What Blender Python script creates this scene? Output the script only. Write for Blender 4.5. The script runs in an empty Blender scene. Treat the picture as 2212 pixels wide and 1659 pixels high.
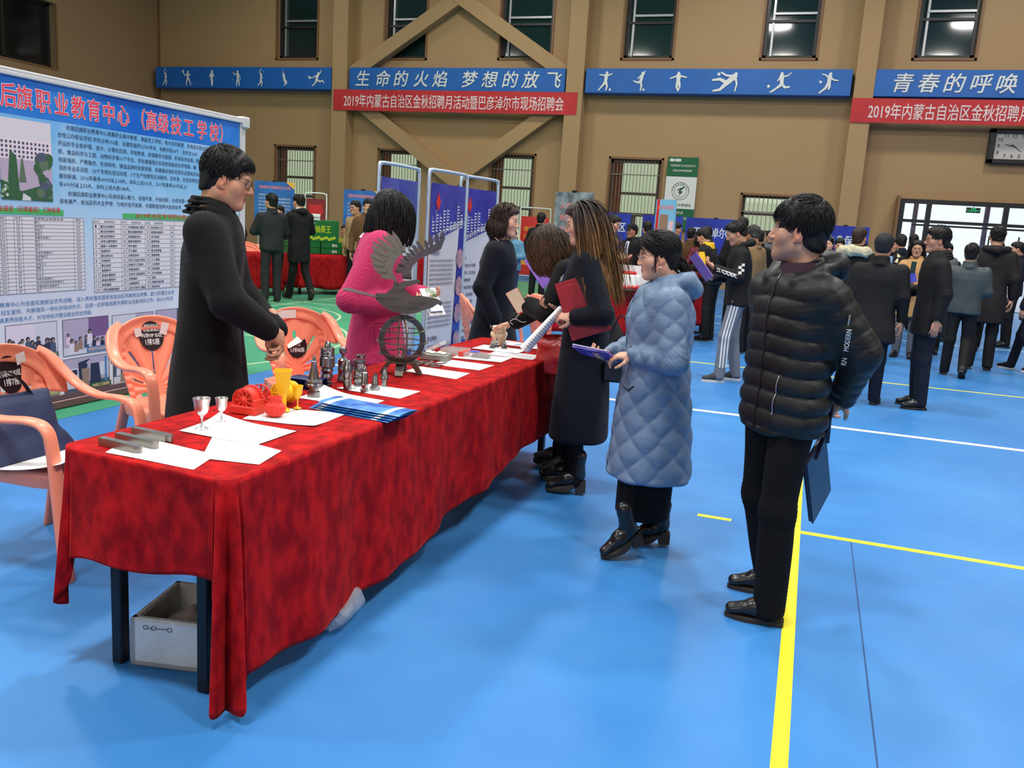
import bpy, math, random
import numpy as np
from mathutils import Matrix, Vector

C = bpy.context.scene.collection
PI = math.pi

# ------------------------------------------------------------------ camera, world, lights, exposure
CAM_F = 1875.6
def cam_axes(yaw, pitch, roll):
    f = np.array([-math.sin(yaw)*math.cos(pitch), math.cos(yaw)*math.cos(pitch), -math.sin(pitch)])
    r0 = np.array([math.cos(yaw), math.sin(yaw), 0.0]); u0 = np.cross(r0, f)
    return math.cos(roll)*r0 + math.sin(roll)*u0, -math.sin(roll)*r0 + math.cos(roll)*u0, f
_r, _u, _f = cam_axes(0.321399, 0.182912, 0.0624768)
cam_data = bpy.data.cameras.new('camera'); cam = bpy.data.objects.new('camera', cam_data); C.objects.link(cam)
cam_data.sensor_width = 36.0; cam_data.sensor_fit = 'HORIZONTAL'; cam_data.lens = 36.0*CAM_F/2212.0
cam_data.clip_start = 0.05; cam_data.clip_end = 200
cam.matrix_world = Matrix(((_r[0], _u[0], -_f[0], 0.0), (_r[1], _u[1], -_f[1], 0.0), (_r[2], _u[2], -_f[2], 1.55), (0, 0, 0, 1)))
bpy.context.scene.camera = cam

sc = bpy.context.scene
sc.view_settings.view_transform = 'Standard'; sc.view_settings.look = 'None'
sc.view_settings.gamma = 1.0; sc.view_settings.use_curve_mapping = False
sc.view_settings.exposure = -1.2
sc.cycles.max_bounces = 7; sc.cycles.diffuse_bounces = 3; sc.cycles.glossy_bounces = 3
sc.cycles.transparent_max_bounces = 10; sc.cycles.transmission_bounces = 4
sc.cycles.caustics_reflective = False; sc.cycles.caustics_refractive = False
sc.cycles.sample_clamp_indirect = 6.0
sc.cycles.use_denoising = True

world = bpy.data.worlds.new('daylight'); sc.world = world; world.use_nodes = True
_bg = world.node_tree.nodes['Background']; _bg.inputs[0].default_value = (0.93, 0.97, 1.0, 1); _bg.inputs[1].default_value = 3.6

def area_lamp(name, loc, size, power, col=(1.0, 0.96, 0.90), rot=(0, 0, 0), sy=None):
    l = bpy.data.lights.new(name, 'AREA'); l.energy = power; l.color = col
    if sy: l.shape = 'RECTANGLE'; l.size = size; l.size_y = sy
    else: l.shape = 'DISK'; l.size = size
    o = bpy.data.objects.new(name, l); C.objects.link(o); o.location = loc; o.rotation_euler = rot
    return o
HALL_Z = 10.4
for ix in range(4):
    for iy in range(4):
        area_lamp('hall_lamp', (-16.5 + 7.0*ix, 0.5 + 7.2*iy, HALL_Z-0.35), 1.1, (1180 if iy < 2 else 520) * (.5, .85, 1.0, 1.1)[ix])
# added fill lights out of view, behind and right of the camera
area_lamp('side_fill', (11.4, 0.5, 5.6), 12.0, 900, (0.86, 0.94, 1.0), (0, math.radians(72), 0), 3.6)
area_lamp('rear_fill', (-4.0, -7.4, 5.4), 10.0, 700, (0.95, 0.97, 1.0), (math.radians(68), 0, 0), 3.2)

# ------------------------------------------------------------------ materials
def lin(c):
    return tuple(((v/255.0)/12.92 if v/255.0 <= 0.04045 else ((v/255.0+0.055)/1.055)**2.4) for v in c)
_M = {}
def mat(name, rgb=(128, 128, 128), rough=0.6, metal=0.0, spec=0.5, var=0.0, vscale=8.0, bump=0.0, bscale=60.0, sheen=0.0,
        trans=0.0, alpha=1.0, coat=0.0, emit=None, vcol=False, sub=0.0, stretch=None, detail=3.0, sheen_rgb=None, rgb2=None):
    if name in _M: return _M[name]
    m = bpy.data.materials.new(name); m.use_nodes = True; _M[name] = m
    nt = m.node_tree; b = nt.nodes['Principled BSDF']; N = nt.nodes.new; L = nt.links.new
    c = lin(rgb)
    b.inputs['Base Color'].default_value = (*c, 1); b.inputs['Roughness'].default_value = rough
    b.inputs['Metallic'].default_value = metal; b.inputs['Specular IOR Level'].default_value = spec
    b.inputs['Sheen Weight'].default_value = sheen
    if sheen_rgb: b.inputs['Sheen Tint'].default_value = (*lin(sheen_rgb), 1)
    b.inputs['Transmission Weight'].default_value = trans; b.inputs['Alpha'].default_value = alpha
    b.inputs['Coat Weight'].default_value = coat; b.inputs['Coat Roughness'].default_value = 0.12
    if sub: b.inputs['Subsurface Weight'].default_value = sub; b.inputs['Subsurface Radius'].default_value = (0.01, 0.004, 0.002); b.inputs['Subsurface Scale'].default_value = 0.5
    if emit: b.inputs['Emission Color'].default_value = (*lin(emit[0]), 1); b.inputs['Emission Strength'].default_value = emit[1]
    src = None
    if var or bump or vcol or rgb2:
        tc = N('ShaderNodeTexCoord'); mp = N('ShaderNodeMapping'); L(tc.outputs['Object'], mp.inputs[0])
        if stretch: mp.inputs['Scale'].default_value = stretch
    if vcol:
        at = N('ShaderNodeAttribute'); at.attribute_name = 'Col'; src = at.outputs['Color']
    if var or rgb2:
        nz = N('ShaderNodeTexNoise'); nz.inputs['Scale'].default_value = vscale; nz.inputs['Detail'].default_value = detail
        L(mp.outputs[0], nz.inputs['Vector'])
        if rgb2:
            rp = N('ShaderNodeValToRGB'); L(nz.outputs['Fac'], rp.inputs[0])
            rp.color_ramp.elements[0].position = 0.38; rp.color_ramp.elements[1].position = 0.66
            rp.color_ramp.elements[0].color = (*c, 1); rp.color_ramp.elements[1].color = (*lin(rgb2), 1); src = rp.outputs[0]
        else:
            mr = N('ShaderNodeMapRange'); L(nz.outputs['Fac'], mr.inputs[0])
            mr.inputs[1].default_value = 0.3; mr.inputs[2].default_value = 0.7; mr.inputs[3].default_value = 1-var; mr.inputs[4].default_value = 1+var
            mx = N('ShaderNodeMix'); mx.data_type = 'RGBA'; mx.blend_type = 'MULTIPLY'; mx.inputs[0].default_value = 1.0
            if src: L(src, mx.inputs[6])
            else: mx.inputs[6].default_value = (*c, 1)
            L(mr.outputs[0], mx.inputs[7]); src = mx.outputs[2]
    if src: L(src, b.inputs['Base Color'])
    if bump:
        n2 = N('ShaderNodeTexNoise'); n2.inputs['Scale'].default_value = bscale; n2.inputs['Detail'].default_value = 4.0
        L(mp.outputs[0], n2.inputs['Vector'])
        bp = N('ShaderNodeBump'); bp.inputs['Strength'].default_value = bump; bp.inputs['Distance'].default_value = 0.02
        L(n2.outputs['Fac'], bp.inputs['Height']); L(bp.outputs[0], b.inputs['Normal'])
    return m

def glass_mat(name, tint=(240, 245, 240), gloss=0.12):
    if name in _M: return _M[name]
    m = bpy.data.materials.new(name); m.use_nodes = True; _M[name] = m
    nt = m.node_tree; nt.nodes.remove(nt.nodes['Principled BSDF']); out = nt.nodes['Material Output']
    t = nt.nodes.new('ShaderNodeBsdfTransparent'); t.inputs[0].default_value = (*lin(tint), 1)
    g = nt.nodes.new('ShaderNodeBsdfGlossy'); g.inputs['Roughness'].default_value = 0.03
    mx = nt.nodes.new('ShaderNodeMixShader'); mx.inputs[0].default_value = gloss
    nt.links.new(t.outputs[0], mx.inputs[1]); nt.links.new(g.outputs[0], mx.inputs[2]); nt.links.new(mx.outputs[0], out.inputs[0])
    return m

# ------------------------------------------------------------------ mesh building
def rotz(a): return np.array([[math.cos(a), -math.sin(a), 0], [math.sin(a), math.cos(a), 0], [0, 0, 1.0]])
def rotx(a): return np.array([[1.0, 0, 0], [0, math.cos(a), -math.sin(a)], [0, math.sin(a), math.cos(a)]])
def roty(a): return np.array([[math.cos(a), 0, math.sin(a)], [0, 1.0, 0], [-math.sin(a), 0, math.cos(a)]])
def nrm(v): v = np.asarray(v, float); return v/max(1e-9, np.linalg.norm(v))
def frame(zdir, hint=(0, 0, 1)):
    z = nrm(zdir); h = np.asarray(hint, float)
    if abs(z @ nrm(h)) > 0.98: h = np.array([1.0, 0, 0]) if abs(z[0]) < .9 else np.array([0, 1.0, 0])
    x = nrm(np.cross(h, z)); return np.stack([x, np.cross(z, x), z], axis=1)

class MB:
    """collects polygons (with a material index each) for ONE mesh object"""
    def __init__(s): s.v = []; s.f = []; s.m = []; s.n = 0; s.c = []; s.sm = []
    def add(s, verts, faces, mi=0, M=None, t=None, col=None, smooth=False):
        verts = np.asarray(verts, float).reshape(-1, 3)
        if M is not None: verts = verts @ np.asarray(M).T
        if t is not None: verts = verts + np.asarray(t, float)
        s.v.append(verts)
        s.f += [tuple(int(i)+s.n for i in f) for f in faces]
        k = len(s.f) - len(s.m); s.m += [mi]*k; s.sm += [smooth]*k
        if col is None: col = np.ones((len(verts), 3))
        else:
            col = np.asarray(col, float)
            if col.ndim == 1: col = np.tile(col, (len(verts), 1))
        s.c.append(col); s.n += len(verts); return s
    def box(s, c, size, M=None, mi=0, bevel=0.0, col=None):
        x, y, z = np.asarray(size, float)/2
        if bevel <= 0:
            v = [(-x,-y,-z),(x,-y,-z),(x,y,-z),(-x,y,-z),(-x,-y,z),(x,-y,z),(x,y,z),(-x,y,z)]
            f = [(0,3,2,1),(4,5,6,7),(0,1,5,4),(1,2,6,5),(2,3,7,6),(3,0,4,7)]
        else:
            b = min(bevel, x*.95, y*.95, z*.95); v = []; f = []
            for (i, sg) in ((0,-1),(0,1),(1,-1),(1,1),(2,-1),(2,1)):
                h = [x, y, z]; j, k = (i+1) % 3, (i+2) % 3
                for (p, q) in ((-1,-1),(1,-1),(1,1),(-1,1)):
                    w = [0, 0, 0]; w[i] = sg*h[i]; w[j] = p*(h[j]-b); w[k] = q*(h[k]-b); v.append(tuple(w))
                n = len(v)-4; f.append((n, n+1, n+2, n+3) if sg > 0 else (n+3, n+2, n+1, n))
            def idx(i, sg, p, q): return ((i*2 + (sg > 0))*4) + {(-1,-1):0,(1,-1):1,(1,1):2,(-1,1):3}[(p, q)]
            def vi(i, S):
                j, k = (i+1) % 3, (i+2) % 3
                return idx(i, S[i], S[j], S[k])
            for i in range(3):
                j, k = (i+1) % 3, (i+2) % 3
                for sj in (-1, 1):
                    for sk in (-1, 1):
                        S0 = [0,0,0]; S0[i] = -1; S0[j] = sj; S0[k] = sk; S1 = list(S0); S1[i] = 1
                        q = (vi(j, S0), vi(j, S1), vi(k, S1), vi(k, S0))
                        f.append(q if sj*sk > 0 else q[::-1])
            for sx in (-1, 1):
                for sy in (-1, 1):
                    for sz in (-1, 1):
                        S = [sx, sy, sz]; t = (vi(0, S), vi(1, S), vi(2, S))
                        f.append(t if sx*sy*sz > 0 else t[::-1])
        return s.add(v, f, mi, M, c, col)
    def lathe(s, prof, n=24, c=(0, 0, 0), M=None, mi=0, col=None, cap=True, smooth=True):
        v = []; f = []
        for (r, z) in prof:
            for i in range(n):
                a = 2*PI*i/n; v.append((r*math.cos(a), r*math.sin(a), z))
        for j in range(len(prof)-1):
            for i in range(n):
                f.append((j*n+i, j*n+(i+1) % n, (j+1)*n+(i+1) % n, (j+1)*n+i))
        s.add(v, f, mi, M, c, col, smooth)
        if cap:
            s.add(v[:n], [tuple(range(n))[::-1]], mi, M, c, col); s.add(v[-n:], [tuple(range(n))], mi, M, c, col)
        return s
    def tube(s, pts, r, n=8, mi=0, col=None, squash=1.0, hint=(0, 0, 1), cap=True, closed=False, smooth=True, power=2.0):
        pts = np.asarray(pts, float); m = len(pts)
        rr = np.full(m, r) if np.isscalar(r) else np.asarray(r, float)
        d = np.gradient(pts, axis=0) if not closed else np.roll(pts, -1, 0) - np.roll(pts, 1, 0)
        v = []; fr = None
        for i in range(m):
            z = nrm(d[i])
            if fr is None: fr = frame(z, hint)
            else:
                x = fr[:, 0] - z*(fr[:, 0] @ z); x = nrm(x); fr = np.stack([x, np.cross(z, x), z], axis=1)
            for k in range(n):
                a = 2*PI*k/n; ca, sa = math.cos(a), math.sin(a)
                if power != 2.0: ca = math.copysign(abs(ca)**(2/power), ca); sa = math.copysign(abs(sa)**(2/power), sa)
                v.append(pts[i] + rr[i]*(fr[:, 0]*ca + fr[:, 1]*sa*squash))
        f = []
        for j in range(m-1 if not closed else m):
            for k in range(n):
                j2 = (j+1) % m
                f.append((j*n+k, j*n+(k+1) % n, j2*n+(k+1) % n, j2*n+k))
        if col is not None and np.ndim(col) == 2: col = np.repeat(np.asarray(col), n, axis=0)
        s.add(v, f, mi, None, None, col, smooth)
        if cap and not closed:
            cc = None if col is None else (col if np.ndim(col) == 1 else col[:n])
            s.add(v[:n], [tuple(range(n))[::-1]], mi, None, None, cc); s.add(v[-n:], [tuple(range(n))], mi, None, None, None if col is None else (col if np.ndim(col) == 1 else col[-n:]))
        return s
    def prism(s, outline, h, M=None, t=None, mi=0, col=None):
        """outline in xy extruded from z=0 to z=h"""
        o = np.asarray(outline, float); n = len(o)
        v = [(x, y, 0) for x, y in o] + [(x, y, h) for x, y in o]
        f = [tuple(range(n))[::-1], tuple(range(n, 2*n))] + [(i, (i+1) % n, n+(i+1) % n, n+i) for i in range(n)]
        return s.add(v, f, mi, M, t, col)
    def grid(s, P, mi=0, col=None, closed_u=False, smooth=True, flip=False, mask=None):
        P = np.asarray(P, float); a, b = P.shape[:2]; f = []
        for i in range(a-1):
            for j in range(b if closed_u else b-1):
                if mask is not None and not mask[i, j]: continue
                q = (i*b+j, i*b+(j+1) % b, (i+1)*b+(j+1) % b, (i+1)*b+j)
                f.append(q[::-1] if flip else q)
        return s.add(P.reshape(-1, 3), f, mi, None, None, col, smooth)
    def build(s, name, mats, parent=None, vcol=False, loc=None, rot=None, scale=None):
        if not isinstance(mats, (list, tuple)): mats = [mats]
        me = bpy.data.meshes.new(name)
        V = np.concatenate(s.v) if s.v else np.zeros((0, 3))
        me.from_pydata(V.tolist(), [], s.f)
        for m in mats: me.materials.append(m)
        if len(s.f):
            me.polygons.foreach_set('material_index', np.array(s.m, dtype=np.int32))
            me.polygons.foreach_set('use_smooth', np.array(s.sm, dtype=bool))
        if vcol:
            at = me.color_attributes.new('Col', 'FLOAT_COLOR', 'POINT')
            c = np.concatenate(s.c); at.data.foreach_set('color', np.concatenate([c, np.ones((len(c), 1))], 1).astype(np.float32).ravel())
        me.update()
        o = bpy.data.objects.new(name, me); C.objects.link(o)
        if parent is not None: o.parent = parent
        if loc is not None: o.location = loc
        if rot is not None: o.rotation_euler = rot
        if scale is not None: o.scale = scale
        return o

def tag(o, label=None, cat=None, group=None, kind=None):
    if label: o['label'] = label
    if cat: o['category'] = cat
    if group: o['group'] = group
    if kind: o['kind'] = kind
    return o
def empty(name, loc=(0, 0, 0), rz=0.0, label=None, cat=None, group=None, rot=None):
    o = bpy.data.objects.new(name, None); C.objects.link(o); o.location = loc
    o.rotation_euler = rot if rot is not None else (0, 0, rz); o.empty_display_size = 0.1
    return tag(o, label, cat, group)
def structure(o): o['kind'] = 'structure'; return o
def copy_tree(o, parent=None):
    c = o.copy(); C.objects.link(c)
    if parent is not None: c.parent = parent
    for ch in [x for x in C.objects if x.parent == o]: copy_tree(ch, c)
    return c

# lettering: flat outlines of the glyphs as a mesh, x to the right and y up, lying in a plane
_txt = {}
def text_poly(body, size=1.0, bold=0.0, align='LEFT', space=1.0, sx=1.0, res=3, shear=0.0):
    key = (body, bold, align, space, sx, res, shear)
    if key not in _txt:
        cu = bpy.data.curves.new('txt', 'FONT'); cu.body = body; cu.size = 1.0; cu.offset = bold; cu.align_x = align
        cu.space_character = space; cu.resolution_u = res; cu.shear = shear; cu.fill_mode = 'FRONT'
        o = bpy.data.objects.new('txt', cu); C.objects.link(o)
        dg = bpy.context.evaluated_depsgraph_get(); dg.update()
        me = o.evaluated_get(dg).to_mesh()
        v = np.zeros(len(me.vertices)*3); me.vertices.foreach_get('co', v); v = v.reshape(-1, 3).copy(); v[:, 0] *= sx
        f = [tuple(p.vertices) for p in me.polygons]
        o.evaluated_get(dg).to_mesh_clear(); bpy.data.objects.remove(o); bpy.data.curves.remove(cu)
        _txt[key] = (v, f)
    v, f = _txt[key]
    return v*size, f
def put_text(mb, body, pos, size, X, Y, mi=0, width=None, bold=0.0, align='LEFT', space=1.0, sx=1.0, fit=None, shear=0.0, curve=None, res=3):
    """text at pos, running along unit vector X, upright along Y; width: squeeze to that width"""
    v, f = text_poly(body, size, 0.0, align, space, sx, res, shear)
    if len(v) == 0: return
    if bold:
        k = 8 if bold > .03 else 4
        for i in range(k):
            a = 2*PI*(i+.5)/k; d = bold*size*.6; _one(mb, v, f, pos, X, Y, mi, width, align, curve, (d*math.cos(a), d*math.sin(a)), i*1.5e-4 if size < .3 else i*6e-4)
        return
    _one(mb, v, f, pos, X, Y, mi, width, align, curve, (0, 0), 0)
def _one(mb, v, f, pos, X, Y, mi, width, align, curve, sh, lift):
    v = v.copy()
    if width:
        w = v[:, 0].max() - v[:, 0].min(); k = width/max(w, 1e-6)
        v[:, 0] = (v[:, 0] - (v[:, 0].min() if align == 'LEFT' else 0))*k
    X = np.asarray(X, float); Y = np.asarray(Y, float); v[:, 0] += sh[0]; v[:, 1] += sh[1]
    if curve is not None:
        P = curve(v[:, 0], v[:, 1]) + np.cross(X, Y)*lift
    else:
        P = np.asarray(pos, float) + v[:, :1]*X + v[:, 1:2]*Y + np.cross(X, Y)*lift
    mb.add(P, f, mi)
# ------------------------------------------------------------------ the hall
XL, XR, YN, YB = -22.8, 12.0, -8.0, 26.5
def wall_mat(name, rgb):
    m = bpy.data.materials.new(name); m.use_nodes = True; nt = m.node_tree; b = nt.nodes['Principled BSDF']; N = nt.nodes.new; L = nt.links.new
    b.inputs['Roughness'].default_value = 0.55; b.inputs['Specular IOR Level'].default_value = 0.3
    tc = N('ShaderNodeTexCoord'); w = N('ShaderNodeTexWave'); w.wave_type = 'BANDS'; w.bands_direction = 'DIAGONAL'; w.inputs['Scale'].default_value = 17.0
    mp = N('ShaderNodeMapping'); mp.inputs['Scale'].default_value = (1, 1, 0); L(tc.outputs['Object'], mp.inputs[0]); L(mp.outputs[0], w.inputs['Vector'])
    nz = N('ShaderNodeTexNoise'); nz.inputs['Scale'].default_value = 0.55; nz.inputs['Detail'].default_value = 2; L(tc.outputs['Object'], nz.inputs['Vector'])
    r = N('ShaderNodeValToRGB'); L(w.outputs['Fac'], r.inputs[0]); c = lin(rgb)
    r.color_ramp.elements[0].position = 0.12; r.color_ramp.elements[0].color = (c[0]*.74, c[1]*.72, c[2]*.7, 1)
    r.color_ramp.elements[1].position = 0.4; r.color_ramp.elements[1].color = (*c, 1)
    mr = N('ShaderNodeMapRange'); L(nz.outputs['Fac'], mr.inputs[0]); mr.inputs[3].default_value = .93; mr.inputs[4].default_value = 1.07
    mx = N('ShaderNodeMix'); mx.data_type = 'RGBA'; mx.blend_type = 'MULTIPLY'; mx.inputs[0].default_value = 1
    L(r.outputs[0], mx.inputs[6]); L(mr.outputs[0], mx.inputs[7]); L(mx.outputs[2], b.inputs['Base Color'])
    return m
M_wall = wall_mat('ribbed_wall_panel', (182, 149, 106))
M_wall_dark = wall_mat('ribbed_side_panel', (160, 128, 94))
M_trim = mat('wood_trim', (132, 92, 56), 0.5)
M_ceil = mat('ceiling_white', (205, 205, 200), 0.8)

def floor_mat(name, rgb, rgb2):
    m = mat(name, rgb, rough=0.42, spec=0.35, rgb2=rgb2, vscale=0.9, detail=6.0)
    nt = m.node_tree; b = nt.nodes['Principled BSDF']
    n = nt.nodes.new('ShaderNodeTexNoise'); n.inputs['Scale'].default_value = 5.0; n.inputs['Detail'].default_value = 8
    mr = nt.nodes.new('ShaderNodeMapRange'); mr.inputs[3].default_value = 0.32; mr.inputs[4].default_value = 0.55
    tc = nt.nodes.new('ShaderNodeTexCoord'); nt.links.new(tc.outputs['Object'], n.inputs['Vector'])
    nt.links.new(n.outputs['Fac'], mr.inputs[0]); nt.links.new(mr.outputs[0], b.inputs['Roughness'])
    return m
M_fblue = floor_mat('sports_vinyl_blue', (52, 120, 188), (62, 132, 198))
M_fgreen = floor_mat('sports_vinyl_green', (60, 148, 110), (72, 160, 122))
M_ly = mat('line_yellow', (250, 238, 40), 0.45, var=.05, vscale=6)
M_lw = mat('line_cream', (226, 224, 212), 0.5)
M_lg = mat('line_pale', (176, 200, 160), 0.5)
M_seam = mat('floor_seam', (24, 66, 120), 0.6)

fl = MB()
def fq(x0, y0, x1, y1, z, mi): fl.add([(x0, y0, z), (x1, y0, z), (x1, y1, z), (x0, y1, z)], [(0, 1, 2, 3)], mi)
GX0, GX1, GY0, GY1 = -15.5, -4.87, -8.0, 22.8
fq(GX1, YN, XR, YB+.5, 0, 0); fq(XL, YN, GX0, YB+.5, 0, 0); fq(GX0, GY1, GX1, YB+.5, 0, 0); fq(GX0, GY0, GX1, GY1, 0, 1)
fq(0.054, YN, 0.106, 4.78+3.05, .001, 2)                       # heavy yellow side line
fq(0.106, 4.757, XR, 4.806, .001, 2); fq(-0.448, 4.775, -0.262, 4.818, .001, 2)
fq(-4.8, 7.76, XR, 7.84, .0012, 3); fq(-4.8, 10.77, XR, 10.82, .001, 2)
fq(-4.8, 16.0, XR, 16.07, .001, 3); fq(-4.8, 17.4, XR, 17.46, .001, 3)
fq(0.36, YN, 0.366, 4.757, .0008, 4); fq(-4.872, YN, -4.868, GY1, .0008, 4)
for y in (12.9, 8.95): fq(GX0, y, GX1, y+.045, .001, 5)
fq(-8.2, GY0, -8.155, GY1, .001, 5)
def arc(cx, cy, r, a0, a1, w, mi, n=40):
    P = [(cx+q*math.cos(a0+(a1-a0)*i/n), cy+q*math.sin(a0+(a1-a0)*i/n), .0014) for i in range(n+1) for q in (r, r+w)]
    fl.add(P, [(2*i, 2*i+1, 2*i+3, 2*i+2) for i in range(n)], mi)
arc(-8.2, 8.2, 3.1, 0, 2*PI, .045, 5, 72); arc(-8.2, 10.6, 1.8, 0, 2*PI, .045, 5, 48)
floor = structure(fl.build('floor', [M_fblue, M_fgreen, M_ly, M_lw, M_seam, M_lg]))

def wall_plane(name, x0, x1, z0, z1, holes, to_w, thick, m):
    """wall in (u,z) with rectangular holes; to_w maps (u, depth, z) to the hall; the thickness goes away from the hall"""
    us = sorted({x0, x1, *[h[0] for h in holes], *[h[1] for h in holes]}); zs = sorted({z0, z1, *[h[2] for h in holes], *[h[3] for h in holes]})
    mb = MB()
    for i in range(len(us)-1):
        for j in range(len(zs)-1):
            uc, zc = (us[i]+us[i+1])/2, (zs[j]+zs[j+1])/2
            if any(h[0] < uc < h[1] and h[2] < zc < h[3] for h in holes): continue
            for d in (0, thick):
                mb.add([to_w(us[i], d, zs[j]), to_w(us[i+1], d, zs[j]), to_w(us[i+1], d, zs[j+1]), to_w(us[i], d, zs[j+1])], [(0, 1, 2, 3)])
    for h in holes:
        a, b, c, d = h
        for (p, q) in (((a, c), (b, c)), ((b, c), (b, d)), ((b, d), (a, d)), ((a, d), (a, c))):
            mb.add([to_w(p[0], 0, p[1]), to_w(q[0], 0, q[1]), to_w(q[0], thick, q[1]), to_w(p[0], thick, p[1])], [(0, 1, 2, 3)])
    return structure(mb.build(name, m))
UP = [(-17.9, -16.37), (-13.85, -12.42), (-9.9, -8.24), (-6.02, -4.56), (-2.04, -0.59), (1.91, 3.37), (5.9, 7.3)]
LOW = [(-17.9, -16.38), (-13.93, -12.5), (-9.97, -8.55), (-6.12, -4.58)]
DOOR = (2.02, 6.6, 0.0, 2.86)
HI = (-2.14, -0.6, 1.72, 2.77)
holes = [(a, b, 6.54, 9.4) for a, b in UP] + [(a, b, 0.95, 3.65) for a, b in LOW] + [DOOR, HI]
wall_plane('wall_back', XL, XR, 0, HALL_Z, holes, lambda u, d, z: (u, YB+d, z), 0.34, M_wall)
SIDEWIN = [(20.0-2.05, 22.0, 5.37, 7.28), (12.9, 16.0, 5.37, 7.28)]
wall_plane('wall_left', YN, YB, 0, HALL_Z, SIDEWIN, lambda u, d, z: (XL-d, u, z), 0.34, M_wall_dark)
wall_plane('wall_right', YN, YB, 0, HALL_Z, [], lambda u, d, z: (XR+d, u, z), 0.3, M_wall)
wall_plane('wall_near', XL, XR, 0, HALL_Z, [], lambda u, d, z: (u, YN-d, z), 0.3, M_wall)
cl = MB(); cl.box(((XL+XR)/2, (YN+YB)/2, HALL_Z+.1), (XR-XL+.8, YB-YN+.8, .2)); structure(cl.build('ceiling', M_ceil))
mb = MB(); mb.box((XL+.03, YB-.03, HALL_Z/2), (.06, .06, HALL_Z)); structure(mb.build('trim_1', M_trim))

# pilasters and the crossed braces of the middle bay
for i, (a, b, a0, b0) in enumerate(((-15.48, -14.94, -15.4, -14.9), (-7.55, -7.03, -7.5, -7.0), (0.5, 1.0, .5, .96), (8.5, 9.0, 8.5, 9.0))):
    mb = MB(); mb.box(((a+b)/2, 26.25, HALL_Z/2), (b-a, .5, HALL_Z)); structure(mb.build('trim_%d' % (i+2), M_wall))
mb = MB()
bi = 0
for (p, q) in (((-14.95, 5.95), (-11.1, 8.35)), ((-7.5, 5.95), (-11.3, 8.35)), ((-14.95, 5.35), (-11.05, 2.72)), ((-7.5, 5.35), (-11.15, 2.72))):
    d = np.array([q[0]-p[0], 0, q[1]-p[1]]); Ln = np.linalg.norm(d); F = frame(d, (0, 1, 0))
    bi += 1; mb.box(((p[0]+q[0])/2, 26.31, (p[1]+q[1])/2), (.42, .36-.03*(bi % 2), Ln+.25), F) if abs(F[1, 0]) < .5 else mb.box(((p[0]+q[0])/2, 26.31, (p[1]+q[1])/2), (.36-.03*(bi % 2), .42, Ln+.25), F)
structure(mb.build('trim_6', M_wall))

# windows
M_wframe = mat('window_brown_frame', (70, 50, 34), 0.5)
M_wdark = mat('window_black_frame', (32, 30, 30), 0.4)
M_tint = mat('tinted_glass', (16, 40, 38), 0.06, spec=0.9)
M_pane = glass_mat('daylight_glass', (196, 202, 184), 0.06)
M_clear = glass_mat('door_glass', (240, 246, 252), 0.10)
M_bar = mat('steel_bar', (120, 118, 108), 0.5, 0.3)
M_curtain = mat('brown_curtain', (112, 62, 30), 0.8, var=.2, vscale=6)
M_alu = mat('aluminium_rail', (176, 178, 178), 0.35, 0.6)
wn = 0
def window_obj(parts):
    global wn; wn += 1
    e = structure(empty('window_%d' % wn, parts[0]))
    return e
for (a, b) in UP:                                            # upper dark windows
    c = (a+b)/2; w = b-a; e = window_obj([(c, YB, 7.97)])
    mb = MB(); y = YB-YB+.2
    for x in (-w/2+.05, w/2-.05): mb.box((x, .2, 0), (.1, .1, 2.86))
    for z in (-1.38, 1.38): mb.box((0, .2, z), (w, .1, .1))
    mb.box((0, .19, -.42), (w, .1, .07))
    mb.build('window_frame', M_wdark, e)
    mb = MB(); mb.box((0, .22, 0), (w-.1, .02, 2.8)); mb.build('window_pane', M_tint, e)
    mb = MB(); mb.box((.06, .15, -.22), (w-.3, .05, .06)); mb.box((-w/2+.22, .17, 0), (.06, .05, 2.7)); mb.build('window_rail', M_alu, e)
    mb = MB()
    for x in (-w/2-.03, w/2+.03): mb.box((x, -.01, 0), (.06, .04, 2.98))
    mb.box((0, -.01, -1.46), (w+.12, .04, .06)); mb.build('window_trim', M_trim, e)
for (a, b) in LOW:                                           # lower daylight windows with bars and a curtain
    c = (a+b)/2; w = b-a; e = window_obj([(c, YB, 2.3)])
    mb = MB()
    for x in (-w/2+.05, w/2-.05): mb.box((x, .16, 0), (.1, .12, 2.7))
    for z in (-1.3, 1.3): mb.box((0, .16, z), (w, .12, .1))
    mb.box((0, .18, .35), (w, .08, .08)); mb.box((0, .16, -.27), (w, .1, .1)); mb.box((.02, .17, -.8), (.14, .08, 1.0))
    mb.build('window_frame', M_wframe, e)
    mb = MB(); mb.box((0, .24, 0), (w-.1, .02, 2.6)); mb.build('window_pane', M_pane, e)
    mb = MB(); n = int(w/.105)
    for i in range(n): mb.box((-w/2+.1+i*(w-.2)/(n-1), .06, 0), (.016, .016, 2.66))
    for z in (-.27, .9): mb.box((0, .05, z), (w, .02, .03))
    mb.build('window_bars', M_bar, e)
    mb = MB(); xs = np.linspace(-w/2+.02, -w/2+.36, 26)
    P = np.array([[(x*(1-.12*(j == 1)) + (-.05 if j == 1 else 0), .125+.022*math.sin(i*1.3), z) for i, x in enumerate(xs)] for j, z in enumerate((1.3, -.2, -1.3))])
    mb.grid(P); mb.build('curtain', M_curtain, e)
    mb = MB()
    for x in (-w/2-.03, w/2+.03): mb.box((x, -.01, 0), (.06, .04, 2.82))
    mb.box((0, -.01, 1.38), (w+.12, .04, .06)); mb.build('window_trim', M_trim, e)
a, b = HI[:2]; c = (a+b)/2; w = b-a; e = window_obj([(c, YB, 2.245)])
mb = MB()
for x in (-w/2+.04, w/2-.04): mb.box((x, .16, 0), (.08, .1, 1.05))
for z in (-.49, 0, .49): mb.box((0, .16, z), (w, .1, .07))
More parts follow.
